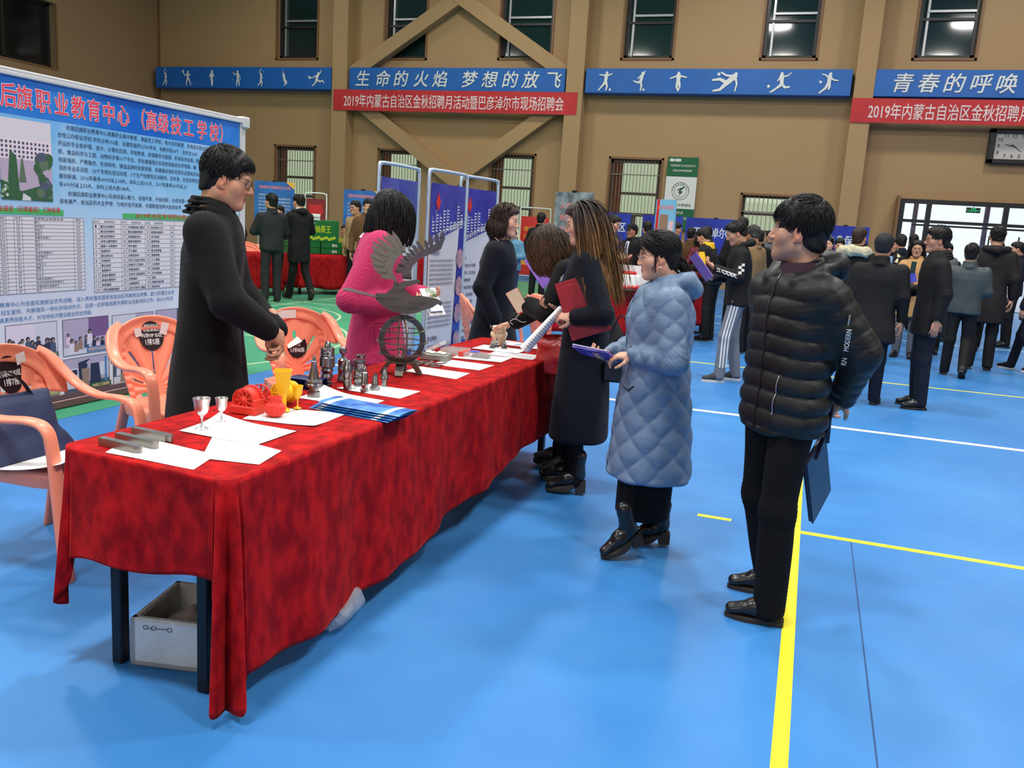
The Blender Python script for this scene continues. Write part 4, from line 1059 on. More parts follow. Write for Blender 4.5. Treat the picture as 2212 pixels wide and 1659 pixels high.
def sheet_mat():
    m = bpy.data.materials.new('printed_sky_sheet'); m.use_nodes = True; nt = m.node_tree; b = nt.nodes['Principled BSDF']; N = nt.nodes.new; L = nt.links.new
    b.inputs['Roughness'].default_value = .32
    tc = N('ShaderNodeTexCoord'); sp = N('ShaderNodeSeparateXYZ'); L(tc.outputs['Object'], sp.inputs[0])
    rp = N('ShaderNodeValToRGB'); mr = N('ShaderNodeMapRange'); mr.inputs[1].default_value = .08; mr.inputs[2].default_value = 2.08; L(sp.outputs[2], mr.inputs[0]); L(mr.outputs[0], rp.inputs[0])
    e = rp.color_ramp.elements; e[0].position = 0; e[0].color = (*lin((226, 214, 204)), 1); e[1].position = 1; e[1].color = (*lin((108, 172, 220)), 1)
    for p, c in ((.14, (222, 214, 214)), (.36, (206, 206, 216)), (.6, (176, 204, 226)), (.8, (128, 184, 222))):
        q = e.new(p); q.color = (*lin(c), 1)
    nz = N('ShaderNodeTexNoise'); nz.inputs['Scale'].default_value = 1.3; nz.inputs['Detail'].default_value = 3; L(tc.outputs['Object'], nz.inputs[0])
    cr = N('ShaderNodeValToRGB'); cr.color_ramp.elements[0].position = .5; cr.color_ramp.elements[1].position = .72; L(nz.outputs['Fac'], cr.inputs[0])
    cr.color_ramp.elements[1].color = (.6, .6, .6, 1); cr.color_ramp.elements[0].color = (0, 0, 0, 1)
    mx = N('ShaderNodeMix'); mx.data_type = 'RGBA'; L(cr.outputs[0], mx.inputs[0]); L(rp.outputs[0], mx.inputs[6]); mx.inputs[7].default_value = (*lin((216, 230, 240)), 1)
    L(mx.outputs[2], b.inputs['Base Color']); return m
M_top = mat('printed_deep_blue', (16, 96, 190), .3, rgb2=(60, 140, 214), vscale=.9, detail=4)
mb = MB(); mb.box(B((PY0+PY1)/2, 1.2, 0), (.02, PY1-PY0, PZ1-.075))
rect2d(mb, PY0, 2.055, PY1, 2.315, B(0, 0, .0108), BXd, BZd, 1)
sheet = mb.build('printed_sheet', [sheet_mat(), M_top], bd)
M_pt = mat('print_title_red', (222, 62, 84), .4); M_pw = mat('print_white', (238, 238, 240), .4); M_pk = mat('print_ink', (36, 58, 92), .5); M_pb = mat('print_blue', (74, 126, 176), .5)
M_pg = mat('print_green', (70, 172, 96), .5); M_pr = mat('print_red', (206, 64, 70), .5)
mw, mr_ = MB(), MB()
ttl = {'后': 4.535, '旗': 4.66, '职': 4.81, '业': 4.965, '教': 5.115, '育': 5.26, '中': 5.405, '心': 5.55, '（': 5.72, '高': 5.855, '级': 5.99, '技': 6.14, '工': 6.295, '学': 6.465, '校': 6.63, '）': 6.77}
for ch, y in list(ttl.items()) + [('锦', 4.385), ('杭', 4.235)]:
    put_text(mw, ch, B(y, 2.112, .0125), .165, BXd, BZd, bold=.052, align='CENTER', sx=.8); put_text(mr_, ch, B(y, 2.112, .0138), .165, BXd, BZd, bold=.022, align='CENTER', sx=.8)
mw.build('title_outline', M_pw, sheet); mr_.build('title', M_pt, sheet)
TX = ['　　杭锦后旗职业教育中心是集职业高中教育，高级技工学校，电大学历教育，各类成人职业技', '合性公办职业学校.学校占地106亩，总建筑面积32700平米，有教学班60个，在校生2600', '开设的专业有护理、会计、计算机应用、学前教育、旅游服务与管理、机电技术应用、数控',
 '修、食品科学与工程、动物科学等10个专业。学校遵循强化实践抓技能的办学思路，确', '技能强校、产教融合、形成特色、铸造品牌的发展思路，新建高标准的实验实训室和实训基', '流的专业实训室，20个专用社团活动室，3个生产经营性实训基地。近年来，在全校师生的', '屡创新高。2016年高考600分以上18人、本科上线102人，2017年高考600分以上1',
 '年600分以上53人、本科上线人数144人。', '　　杭锦后旗职业教育中心将继续凝心聚力，自强不息，开拓创新，办成全国一流', '现有尊严，能出彩的人生梦想，为地方经济发展，中国制造培养大批的技术']
def wid(t): return sum(.5 if ord(c) < 128 else 1 for c in t)
mk = MB()
for i, t in enumerate(TX):
    z = 2.008 - .0565*i if i < 8 else (1.548, 1.492)[i-8]; t2 = t.replace('　', ''); off = .077 if t != t2 else 0
    put_text(mk, t2, B(4.925+off, z, .0125), .0385, BXd, BZd, width=wid(t2)*.0385, res=1)
put_text(mk, '2017', B(4.2, 1.4, .0125), .02, BXd, BZd, res=1)
mb = MB(); mg = MB(); mr2 = MB(); lines = MB()
rect2d(mg, 4.30, 1.403, 4.955, 1.443, B(0, 0, .0122), BXd, BZd); rect2d(mg, 5.525, 1.398, 6.5, 1.438, B(0, 0, .0122), BXd, BZd)
put_text(mr2, '业鉴定（日常鉴定）工种目录', B(4.425, 1.425, .0135), .042, BXd, BZd, width=.5, bold=.01, res=2); put_text(mr2, '2019年全区专项职业能力考核', B(5.66, 1.412, .0135), .042, BXd, BZd, width=.78, bold=.01, res=2)
rect2d(mb, 4.15, .866, 5.135, 1.39, B(0, 0, .0121), BXd, BZd); rect2d(mb, 5.225, .838, 6.62, 1.39, B(0, 0, .0121), BXd, BZd)
def hline(y0, y1, z, w=.0022): rect2d(lines, y0, z-w/2, y1, z+w/2, B(0, 0, .013), BXd, BZd)
def vline(y, z0, z1, w=.0022): rect2d(lines, y-w/2, z0, y+w/2, z1, B(0, 0, .013), BXd, BZd)
L_n = ['磨工', '电切削工', '铸造工', '锻造工', '金属热处理工', '焊工', '模具工', '钳工', '机床装调维修工', '锅炉操作工', '砌筑工', '混凝土工', '钢筋工', '架子工', '防水工', '电梯安装维修工', '制冷空调系统安装维修工', '起重装卸机械操作工', '电工']
for i in range(21): hline(4.15, 5.135, 1.39-.0262*i)
for y in (4.15, 4.41, 4.475, 4.535, 4.60, 5.04, 5.135): vline(y, .866, 1.39)
put_text(mk, '课时', B(4.415, 1.37, .013), .018, BXd, BZd, width=.05, res=1); put_text(mk, '序号', B(4.545, 1.37, .013), .018, BXd, BZd, width=.045, res=1); put_text(mk, '国家职业标准名称', B(4.7, 1.37, .013), .02, BXd, BZd, width=.25, res=1); put_text(mk, '课时', B(5.06, 1.37, .013), .018, BXd, BZd, width=.05, res=1)
for i, t in enumerate(L_n):
    z = 1.3445-.0262*i; put_text(mk, t, B(4.70, z, .013), .02, BXd, BZd, width=min(.3, .022*len(t)), res=1)
    put_text(mk, str(21+i), B(4.555, z, .013), .024, BXd, BZd, width=.026, res=1); put_text(mk, '260', B(5.065, z, .013), .024, BXd, BZd, width=.038, res=1); put_text(mk, '260' if i not in (6, 7, 8) else ('56', '200', '200')[i-6], B(4.425, z, .013), .024, BXd, BZd, width=.038, res=1)
R_n = [['蒙古羊肉制作', '蒙古奶茶制作', '蒙古奶茶制作', '卓资山熏鸡制作', '固原十大碗制作', '面食制作', '蒙古烤全羊', '月饼制作', '蒙古肉饼', '面塑制作', '低温火腿制作', '高温火腿制作', '剪纸编结', '少数民族服装缝纫'],
       ['针织服装窗口制作', '蒙古族服饰制作', '民族服装设计', '服装样板制作', '荷叶编织', '手工编织', '丝网花制作', '针织工艺品设计制作', '民族手工艺制作', '刺绣品制作', '毛毡手工制品制作', '地毯编织', '石磨盘制作', '亚克力珠手工编结'],
       ['民间剪纸工艺', '玻璃内画制作', '花卉栽培', '植物种植', '温室栽培', '蒙古菜种植', '推拿按摩', '小儿推拿', '三弦演奏', '四胡演奏', '马头琴演奏', '保育', '母婴护理月嫂', '家庭保洁']]
for i in range(16): hline(5.225, 6.62, 1.39-.0368*i)
cols_ = [5.225, 5.285, 5.505, 5.565, 5.765, 5.82, 6.055, 6.11, 6.4, 6.62]
for y in cols_: vline(y, .838, 1.39)
for c in range(3):
    put_text(mk, '序号', B(cols_[2*c]+.008, 1.362, .013), .018, BXd, BZd, width=.042, res=1); put_text(mk, '考核项目', B(cols_[2*c+1]+.05, 1.362, .013), .02, BXd, BZd, width=.1, res=1)
    for i in range(14):
        z = 1.325-.0368*i; put_text(mk, str(1+i+14*c), B(cols_[2*c]+.016, z, .013), .028, BXd, BZd, width=.016 if i+14*c < 9 else .03, res=1); t = R_n[c][i]
        put_text(mk, t, B(cols_[2*c+1]+.012, z, .013), .022, BXd, BZd, width=min(.18, .0235*len(t)), bold=.01, res=1)
for i in range(14): put_text(mk, str(43+i), B(6.065, 1.325-.0368*i, .013), .028, BXd, BZd, width=.03, res=1)
mb.build('table_ground', mat('print_table_grey', (214, 210, 212), .45), sheet); mg.build('heading_bar', M_pg, sheet); mr2.build('heading', M_pr, sheet); lines.build('table_rules', mat('print_rule', (86, 84, 92), .5), sheet); mk.build('text', M_pk, sheet)
mb = MB()
for i, (t, y0, w) in enumerate((('教育中心为全面实施就业优先战略，深入贯彻落实国家和自治区积极就业政策、助力民营企业发', 4.40, 1.70), ('招生宣传、开展理实一体化的培训方式，运用一切积极因素开展职业技能培训工作。从2013年至', 4.405, 1.68), ('高素质技能人才、对当地经济建设做出突出贡献。', 4.395, .80))):
    put_text(mb, t, B(y0, .782-.052*i, .0125), .037, BXd, BZd, width=w, res=1)
put_text(mb, '旗职业', B(4.26, .782, .0125), .037, BXd, BZd, width=.11, res=1); mb.build('blue_text', M_pb, sheet)
# printed photographs: the main building, then six classroom pictures
PC = [mat('print_c%d' % i, c, .45) for i, c in enumerate([(206, 208, 222), (222, 204, 212), (74, 84, 104), (52, 92, 60), (90, 110, 88), (186, 196, 178), (120, 84, 130), (226, 190, 200), (44, 42, 66), (150, 120, 100), (206, 200, 206), (70, 120, 170), (126, 156, 90), (176, 160, 180)])]
mb = MB(); O = B(4.45, 1.498, .0125); r_ = random.Random(4)
rect2d(mb, 0, 0, .415, .532, O, BXd, BZd, 10); rect2d(mb, 0, .20, .415, .40, B(4.45, 1.498, .0127), BXd, BZd, 1); rect2d(mb, 0, .05, .415, .27, B(4.45, 1.498, .0129), BXd, BZd, 13)
for i in range(4):
    for j in range(12): rect2d(mb, .01+.033*j, .28+.03*i, .028+.033*j, .298+.03*i, B(4.45, 1.498, .0128), BXd, BZd, 2)
P = B(4.45, 1.498, .0131)
poly2d(mb, [(0, 0), (.415, 0), (.415, .12), (.3, .1), (.16, .06), (0, .13)], P, BXd, BZd, 3); poly2d(mb, [(.16, 0), (.17, .05), (.23, .02), (.23, 0)], B(4.45, 1.498, .0132), BXd, BZd, 10)
for i in range(34):
    disc2d(mb, (.30+.12*r_.random()**.6*1.0-.02, .04+.26*r_.random()), .02+.02*r_.random(), B(4.45, 1.498, .0133+.00002*i), BXd, BZd, r_.choice((2, 3, 4)), 9)
poly2d(mb, [(.045, .02), (.145, .02), (.125, .29), (.075, .33)], B(4.45, 1.498, .0142), BXd, BZd, 3); poly2d(mb, [(.14, .12), (.2, .12), (.175, .28), (.165, .28)], B(4.45, 1.498, .0142), BXd, BZd, 4)
for i in range(26): disc2d(mb, (.05*r_.random(), .02+.1*r_.random()), .012, B(4.45, 1.498, .0143+.00002*i), BXd, BZd, r_.choice((12, 5, 3)), 7)
def pic(y0, z0, w, h, bg, wall, kinds, seed, tagc, taglab):
    r = random.Random(seed)
    rect2d(mb, y0-.004, z0-.004, y0+w+.004, z0+h+.004, B(0, 0, .0122), BXd, BZd, 8); rect2d(mb, y0, z0, y0+w, z0+h, B(0, 0, .0124), BXd, BZd, bg)
    rect2d(mb, y0+w*.55, z0+h*.45, y0+w, z0+h, B(0, 0, .0126), BXd, BZd, wall); rect2d(mb, y0, z0, y0+w, z0+h*.22, B(0, 0, .0126), BXd, BZd, 10)
    n = 0
    for k in range(kinds):
        x = y0+w*(.06+.88*(k+.5*r.random())/kinds); z = z0+h*(.12+.3*r.random()); s = h*(.2+.1*r.random()); n += 1; d = .0128+.00003*n
        c = r.choice((7, 7, 1, 2, 8, 9)); poly2d(mb, [(x-s*.38, z-s*.5), (x+s*.38, z-s*.5), (x+s*.3, z+s*.55), (x-s*.3, z+s*.55)], B(0, 0, d), BXd, BZd, c)
        disc2d(mb, (x, z+s*.8), s*.26, B(0, 0, d+.00001), BXd, BZd, 8, 9); disc2d(mb, (x+s*.06, z+s*.72), s*.17, B(0, 0, d+.00002), BXd, BZd, 9, 8)
    rect2d(mb, y0+w*.5, z0+.005, y0+w*1.02, z0+.045, B(0, 0, .0148), BXd, BZd, tagc)
    put_text(tags, taglab, B(y0+w*.53, z0+.014, .0152), .028, BXd, BZd, width=w*.44, bold=.02, res=1)
tags = MB()
pic(4.435, .385, .425, .265, 1, 10, 15, 1, 4, '电商培训课堂'); pic(4.915, .385, .435, .265, 13, 6, 9, 2, 11, '育婴员实操课程'); pic(5.395, .385, .45, .26, 10, 13, 8, 3, 12, '面点实操课程')
pic(4.435, .11, .425, .25, 10, 2, 5, 4, 12, '电工实操课程'); pic(5.395, .1, .45, .26, 2, 6, 6, 6, 4, '家政实操课程'); pic(5.88, .385, .45, .265, 13, 2, 7, 7, 4, '美发实操课程')
y0, z0, w, h = 4.915, .1, .435, .255                          # garage picture with a car under its bonnet
rect2d(mb, y0-.004, z0-.004, y0+w+.004, z0+h+.004, B(0, 0, .0122), BXd, BZd, 8); rect2d(mb, y0, z0, y0+w, z0+h, B(0, 0, .0124), BXd, BZd, 13); rect2d(mb, y0, z0, y0+w, z0+.07, B(0, 0, .0125), BXd, BZd, 2); rect2d(mb, y0+.34, z0+.1, y0+.42, z0+.2, B(0, 0, .0125), BXd, BZd, 10)
poly2d(mb, [(y0+.0, z0+.03), (y0+.22, z0+.03), (y0+.2, z0+.13), (y0+.13, z0+.18), (y0+.04, z0+.18), (y0, z0+.13)], B(0, 0, .0126), BXd, BZd, 10); poly2d(mb, [(y0+.03, z0+.13), (y0+.12, z0+.13), (y0+.12, z0+.17), (y0+.05, z0+.17)], B(0, 0, .0127), BXd, BZd, 8)
poly2d(mb, [(y0+.14, z0+.02), (y0+.2, z0+.02), (y0+.19, z0+.2), (y0+.25, z0+.24), (y0+.13, z0+.22)], B(0, 0, .0128), BXd, BZd, 8); poly2d(mb, [(y0+.17, z0+.03), (y0+.23, z0+.03), (y0+.24, z0+.17), (y0+.16, z0+.17)], B(0, 0, .0129), BXd, BZd, 9); poly2d(mb, [(y0+.24, z0+.0), (y0+.36, z0+.0), (y0+.33, z0+.2), (y0+.25, z0+.2)], B(0, 0, .013), BXd, BZd, 8)
rect2d(mb, y0+.39, z0+.02, y0+.41, z0+.24, B(0, 0, .013), BXd, BZd, 11); disc2d(mb, (y0+.2, z0+.19), .02, B(0, 0, .0131), BXd, BZd, 8, 9)
rect2d(mb, y0+.24, z0+.005, y0+.45, z0+.045, B(0, 0, .0148), BXd, BZd, 3); put_text(tags, '汽修职工实操课程', B(y0+.26, z0+.014, .0152), .028, BXd, BZd, width=.17, bold=.02, res=1)
mb.build('printed_pictures', PC, sheet); tags.build('picture_captions', mat('print_caption', (240, 190, 150), .5), sheet)
# ------------------------------------------------------------------ the display table
TZ = .754
NR, NL, FL, FR = np.array([-1.552, 2.068]), np.array([-2.222, 2.118]), np.array([-2.118, 5.655]), np.array([-1.448, 5.60])
tb = empty('folding_table', (*((NR+NL+FL+FR)/4), 0), 0, 'long folding table hidden under the red velvet cloth', 'table')
oT = np.append((NR+NL+FL+FR)/4, 0)
M_tleg = mat('black_steel_leg', (20, 22, 28), .45, .3)
mb = MB(); mb.prism([p-oT[:2] for p in (NL+[.02, .02], NR+[-.02, .02], FR+[-.02, -.02], FL+[.02, -.02])], .028, t=(0, 0, .715)); mb.build('tabletop', mat('table_board', (150, 120, 90), .6), tb)
for (x, y) in ((-2.072, 2.19), (-1.697, 2.155), (-1.98, 5.45), (-1.58, 5.45)):
    mb = MB(); mb.box((x-oT[0], y-oT[1], .358), (.042, .042, .716), bevel=.004); mb.build('leg', M_tleg, tb)

def velvet(name, c1, c2, sh=.55):
    m = mat(name, c1, .85, sheen=sh, sheen_rgb=(255, 80, 60), rgb2=c2, vscale=20, detail=10, spec=.12, stretch=(1, 1, .55), bump=.15, bscale=120)
    m.node_tree.nodes['Principled BSDF'].inputs['Sheen Roughness'].default_value = .35; return m
M_velvet = velvet('red_velvet', (132, 8, 20), (190, 22, 26))
def cloth_loop(pts, r, n_side, n_cor):
    """closed loop of (pos, normal, side index, fraction) round a quadrilateral with rounded corners"""
    out = []; k = len(pts)
    for i in range(k):
        p, q, nx = pts[i], pts[(i+1) % k], pts[(i+2) % k]
        d = (q-p)/np.linalg.norm(q-p); d2 = (nx-q)/np.linalg.norm(nx-q); n = np.array([d[1], -d[0]]); n2 = np.array([d2[1], -d2[0]])
        m = n_side[i]
        for j in range(m): t = j/m; out.append((p+d*r+(q-p-2*d*r)*t, n, 's%d' % i, t))
        c = q - d*r - n*r
        for j in range(n_cor): t = j/n_cor; a = n*(1-t)+n2*t; a /= np.linalg.norm(a); out.append((c+a*r, a, 'c%d' % i, t))
    return out
def tablecloth(name, pts, ztop, zb, m, label, cat='tablecloth', r=.045, n_side=(60, 150, 60, 150), n_cor=46, rows=30, seed=1, amp=.012, corner=None, group=None, waves=None):
    o3 = np.append(sum(pts)/4, 0); L = cloth_loop(pts, r, n_side, n_cor); rs = random.Random(seed); ph = [rs.random()*6 for _ in range(8)]
    P = []; s = 0; prev = L[0][0]; S = []
    for q in L: s += np.linalg.norm(q[0]-prev); prev = q[0]; S.append(s)
    for j in range(rows+1):
        v = j/rows; row = []
        for (p, n, kd, t), s in zip(L, S):
            z0 = zb(kd, t); v2 = max(0, (j-2)/(rows-2)); z = ztop - v2*(ztop-z0)
            lift = (0, .006, .011)[j] if j < 3 else .012
            if j < 2: z = ztop + (.0, -.003)[j]
            dr = ztop - z; a = amp*min(1, dr*5)*(.5+dr*1.5)
            w = a*(math.sin(s*7.3+ph[0]) + .6*math.sin(s*13.1+ph[1]+dr*2) + .35*math.sin(s*24+ph[2]-dr*3)) + .015*dr
            if waves: w += waves(kd, t, dr)
            if kd[0] == 'c': w += (corner or (lambda kd, t, dr: dr*(.07+.06*math.cos(2*PI*(2.5*t+.5)))*math.sin(PI*t)**.5))(kd, t, dr)
            else: w += dr*dr*.04
            row.append((*(p+n*(lift+w)), z + (.004*math.sin(s*9) if j == rows else 0)))
        P.append(row)
    P = np.array(P) - o3
    mb = MB(); mb.grid(P, closed_u=True, flip=True)
    # flat top
    c = P[0].copy()
    mb.add(c, [tuple(range(len(c)))])
    ob = mb.build(name, m); ob.location = o3; sd = ob.modifiers.new('thickness', 'SOLIDIFY'); sd.thickness = .003; sd.offset = -1
    return tag(ob, label, cat, group)
def zb_main(kd, t):
    if kd == 's0': return .385+.045*t + .012*math.sin(t*9)
    if kd == 'c0': return float(np.interp(t, [0, .22, .26, .5, .62, .8, 1], [.43, .30, .05, .012, .03, .10, .115]))
    if kd == 's1': return float(np.interp(t, [0, .1, .25, .45, .8, 1], [.115, .1, .1, .17, .29, .3]))
    if kd == 'c1': return .3-.15*math.sin(PI*t)
    if kd == 's2': return .36
    if kd == 'c2': return .36-.2*math.sin(PI*t)
    if kd == 's3': return .36+.02*math.sin(t*12)
    return .36-.15*math.sin(PI*t)**.8
def corner_main(kd, t, dr):
    if kd == 'c0': return (min(1, dr*9)*.012+.045*dr)*(1.15+math.cos(2*PI*(3*t+.05)))*min(1, 6*t, 6*(1-t))
    if kd == 'c3': return dr*(.05+.05*math.cos(2*PI*(2*t+.5)))*min(1, 4*t, 4*(1-t))
    return dr*.04*math.sin(PI*t)
tablecloth('tablecloth', [NL, NR, FR, FL], TZ, zb_main, M_velvet, 'long red velvet tablecloth over the display table in the foreground', corner=corner_main, rows=34, n_cor=60,
           waves=lambda kd, t, dr: -.03*math.exp(-((t-.42)/.05)**2)*dr if kd == 's1' else 0)

# ---- sheets of paper
M_paper = mat('white_paper', (238, 238, 238), .55)
def sheet(corners, label, z=TZ+.0012, curl=0.0, k=(0, 0), m=None, cat='paper', group='blank paper sheets on the display table', seed=0, name='paper_sheet'):
    a, b, c, d = [np.array(q, float) for q in corners]; ce = (a+b+c+d)/4; mb = MB(); n = 10; g = []
    for i in range(n+1):
        r = []
        for j in range(n+1):
            u, v = i/n, j/n; p = (a*(1-u)+d*u)*(1-v) + (b*(1-u)+c*u)*v
            e = max(0, 1-math.hypot(u-k[0], v-k[1])/.55); r.append((*(p-ce), curl*e*e + .0007*(1+math.sin(u*5+seed)*math.cos(v*4+seed))))
        g.append(r)
    mb.grid(g, flip=False); mb.grid(np.array(g)-[0, 0, .0006], flip=True)
    o = mb.build(name, m or M_paper); o.location = (*ce, z); return tag(o, label, cat, group)
SH = [([(-2.05, 2.119), (-2.135, 2.336), (-1.745, 2.271), (-1.703, 2.107)], 'blank white sheet under the tips of the three steel bars', 0, 0, (0, 0)),
 ([(-1.93, 2.50), (-1.76, 2.215), (-1.567, 2.247), (-1.6, 2.42)], 'blank white sheet at the near table corner, by the right edge', .0012, 0, (0, 0)),
 ([(-2.045, 2.455), (-2.062, 2.70), (-1.703, 2.668), (-1.71, 2.426)], 'blank white sheet under the two small silver goblets', .0024, .018, (0, 1)),
 ([(-1.98, 2.73), (-2.03, 2.96), (-1.70, 3.03), (-1.689, 2.765)], 'blank white sheet under the red vase and yellow goblet', 0, .006, (1, 0)),
 ([(-2.025, 3.175), (-2.041, 3.39), (-1.694, 3.342), (-1.689, 3.166)], 'blank white sheet under the steel taper spindle, its back corner curled', 0, .03, (0, 1)),
 ([(-1.994, 3.45), (-1.975, 3.64), (-1.652, 3.623), (-1.658, 3.42)], 'blank white sheet under the small steel turned parts', 0, .004, (0, 0)),
 ([(-1.95, 4.06), (-1.943, 4.25), (-1.643, 4.221), (-1.641, 4.025)], 'blank white sheet just behind the legs of the eagle sculpture', 0, 0, (0, 0)),
 ([(-1.93, 4.353), (-1.926, 4.575), (-1.629, 4.554), (-1.638, 4.35)], 'blank white sheet beside the grey mould block', 0, 0, (0, 0)),
 ([(-1.928, 4.641), (-1.941, 4.86), (-1.636, 4.89), (-1.633, 4.68)], 'blank white sheet beside the red and blue parts case', .0012, 0, (0, 0)),
 ([(-1.806, 4.91), (-1.815, 5.12), (-1.52, 5.10), (-1.515, 4.90)], 'blank white sheet at the right table edge below the rolled papers', 0, 0, (0, 0)),
 ([(-1.973, 5.069), (-1.969, 5.282), (-1.66, 5.26), (-1.665, 5.06)], 'blank white sheet under the three small steel pawns', .0024, 0, (0, 0))]
for i, (c, lb, dz, cu, k) in enumerate(SH): sheet(c, lb, TZ+.0012+dz, cu, k, seed=i)
o = sheet([(-1.93, 5.40), (-1.94, 5.60), (-1.63, 5.56), (-1.63, 5.37)], 'printed form with blue lines beside the pale yellow jar', TZ+.0012, name='printed_form')
mb = MB(); O = np.array([-.15, -.08, .0022])
for i in range(5):
    for j in range(3): rect2d(mb, .02+.1*j, .02+.03*i, .08+.1*j-.02*(i % 2), .028+.03*i, O, EX, EY)
mb.build('print', M_pb, o)

# ---- steel bars
M_steel = mat('brushed_steel', (150, 146, 140), .32, .9, bump=.04, bscale=200); M_chrome = mat('turned_steel', (150, 149, 150), .27, 1.0, bump=.02, bscale=300)
for i, (a, b, lb) in enumerate((((-2.131, 2.185), (-1.951, 2.163), 'square steel bar with slanted tip, nearest of the three'), ((-2.129, 2.257), (-1.947, 2.233), 'square steel bar with rounded tip, middle of the three'), ((-2.142, 2.343), (-1.965, 2.322), 'square steel bar with stepped tip, farthest of the three'))):
    a, b = np.array(a), np.array(b); d = (b-a)/np.linalg.norm(b-a); L = np.linalg.norm(b-a); mb = MB(); h, w = .027, .024
    tip = ([(0, 0), (L*.9, 0), (L, w*.45), (L*.97, w), (0, w)], [(0, 0), (L*.95, 0), (L*.99, w*.25), (L, w*.6), (L*.97, w), (0, w)], [(0, 0), (L*.9, 0), (L*.91, w*.3), (L*1.02, w*.3), (L*1.0, w*.9), (L*.9, w), (0, w)])[i]
    mb.prism([(x, y-w/2) for x, y in tip], h); o = mb.build('steel_bar', M_steel); o.location = (*a, TZ+(.0015 if i else .0015)); o.rotation_euler = (0, 0, math.atan2(d[1], d[0]))
    bv = o.modifiers.new('edge', 'BEVEL'); bv.width = .0012; bv.segments = 2; tag(o, lb, 'steel bar', 'steel tool bars')

# ---- goblets, vases, turned parts (lathe profiles r, z)
def turned(name, prof, loc, m, label, cat, group=None, n=32, rz=0, extra=None, z=TZ+.002, square=False):
    mb = MB(); mb.lathe(prof, n); o = mb.build(name, m); o.data.set_sharp_from_angle(angle=.75); o.location = (loc[0], loc[1], z); return tag(o, label, cat, group)
GOB = lambda h, r: [(r*.72, 0), (r*.74, h*.015), (r*.3, h*.06), (r*.12, h*.12), (r*.11, h*.32), (r*.2, h*.42), (r*.62, h*.52), (r*.82, h*.66), (r*.86, h*.82), (r*1.0, h), (r*.94, h*.995), (r*.78, h*.82), (r*.7, h*.66), (r*.3, h*.55), (.0005, h*.54)]
M_almn = mat('matt_aluminium', (214, 214, 216), .3, .95)
turned('goblet', GOB(.112, .031), (-1.996, 2.515), M_almn, 'larger silver aluminium goblet on white paper', 'goblet', 'small aluminium goblets', z=TZ+.005)
turned('goblet', GOB(.092, .024), (-2.0, 2.632), M_almn, 'smaller silver aluminium goblet behind the larger one', 'goblet', 'small aluminium goblets', z=TZ+.006)
M_pred = mat('printed_red_plastic', (232, 58, 44), .5, sub=.1); M_pyel = mat('printed_yellow_plastic', (250, 200, 20), .45, sub=.1)
mb = MB(); prof = [(.022, 0), (.034, .012), (.0405, .026), (.038, .042), (.026, .055), (.024, .066), (.028, .076), (.024, .076), (.02, .06), (.001, .05)]
def diam(i, j, r, z): return r*(1+.05*(1 if (i+j) % 2 else -1)*(z > .01 and z < .052))
zs = np.interp(np.linspace(0, 1, 30), np.linspace(0, 1, len(prof)), [p[1] for p in prof]); rs_ = np.interp(np.linspace(0, 1, 30), np.linspace(0, 1, len(prof)), [p[0] for p in prof])
mb.grid([[(diam(i, j, r, z)*math.cos(2*PI*(i+.5*(j % 2))/40), diam(i, j, r, z)*math.sin(2*PI*(i+.5*(j % 2))/40), z) for i in range(40)] for j, (r, z) in enumerate(zip(rs_, zs))], closed_u=True, smooth=False)
o = mb.build('vase', M_pred); o.location = (-1.90, 2.825, TZ+.0045); tag(o, 'small red round vase with diamond pattern', 'vase')
turned('goblet', GOB(.094, .0215), (-1.902, 2.985), M_pyel, 'small yellow plastic goblet right of the square vase', 'goblet', z=TZ+.006)
v = MB(); ring = [(-1, -1), (-.6, -1.06), (0, -1.08), (.6, -1.06), (1, -1), (1.06, -.6), (1.08, 0), (1.06, .6), (1, 1), (.6, 1.06), (0, 1.08), (-.6, 1.06), (-1, 1), (-1.06, .6), (-1.08, 0), (-1.06, -.6)]
lv = [(0, .026, 1), (.004, .026, 1), (.012, .014, .8), (.05, .013, .2), (.066, .016, .2), (.075, .021, .6), (.09, .024, .8), (.165, .033, 1), (.165, .0305, 1), (.09, .021, .8), (.08, .002, .8)]
G = []
for z, r, sqr in lv: G.append([(r*((x*.92)*sqr+(1-sqr)*math.cos(math.atan2(y, x))), r*((y*.92)*sqr+(1-sqr)*math.sin(math.atan2(y, x))), z) for x, y in ring])
v.grid(G, closed_u=True, smooth=False); o = v.build('vase', M_pyel); o.location = (-1.928, 2.92, TZ+.005); o.rotation_euler = (0, 0, .5); tag(o, 'tall yellow square-topped vase on a narrow foot', 'vase')
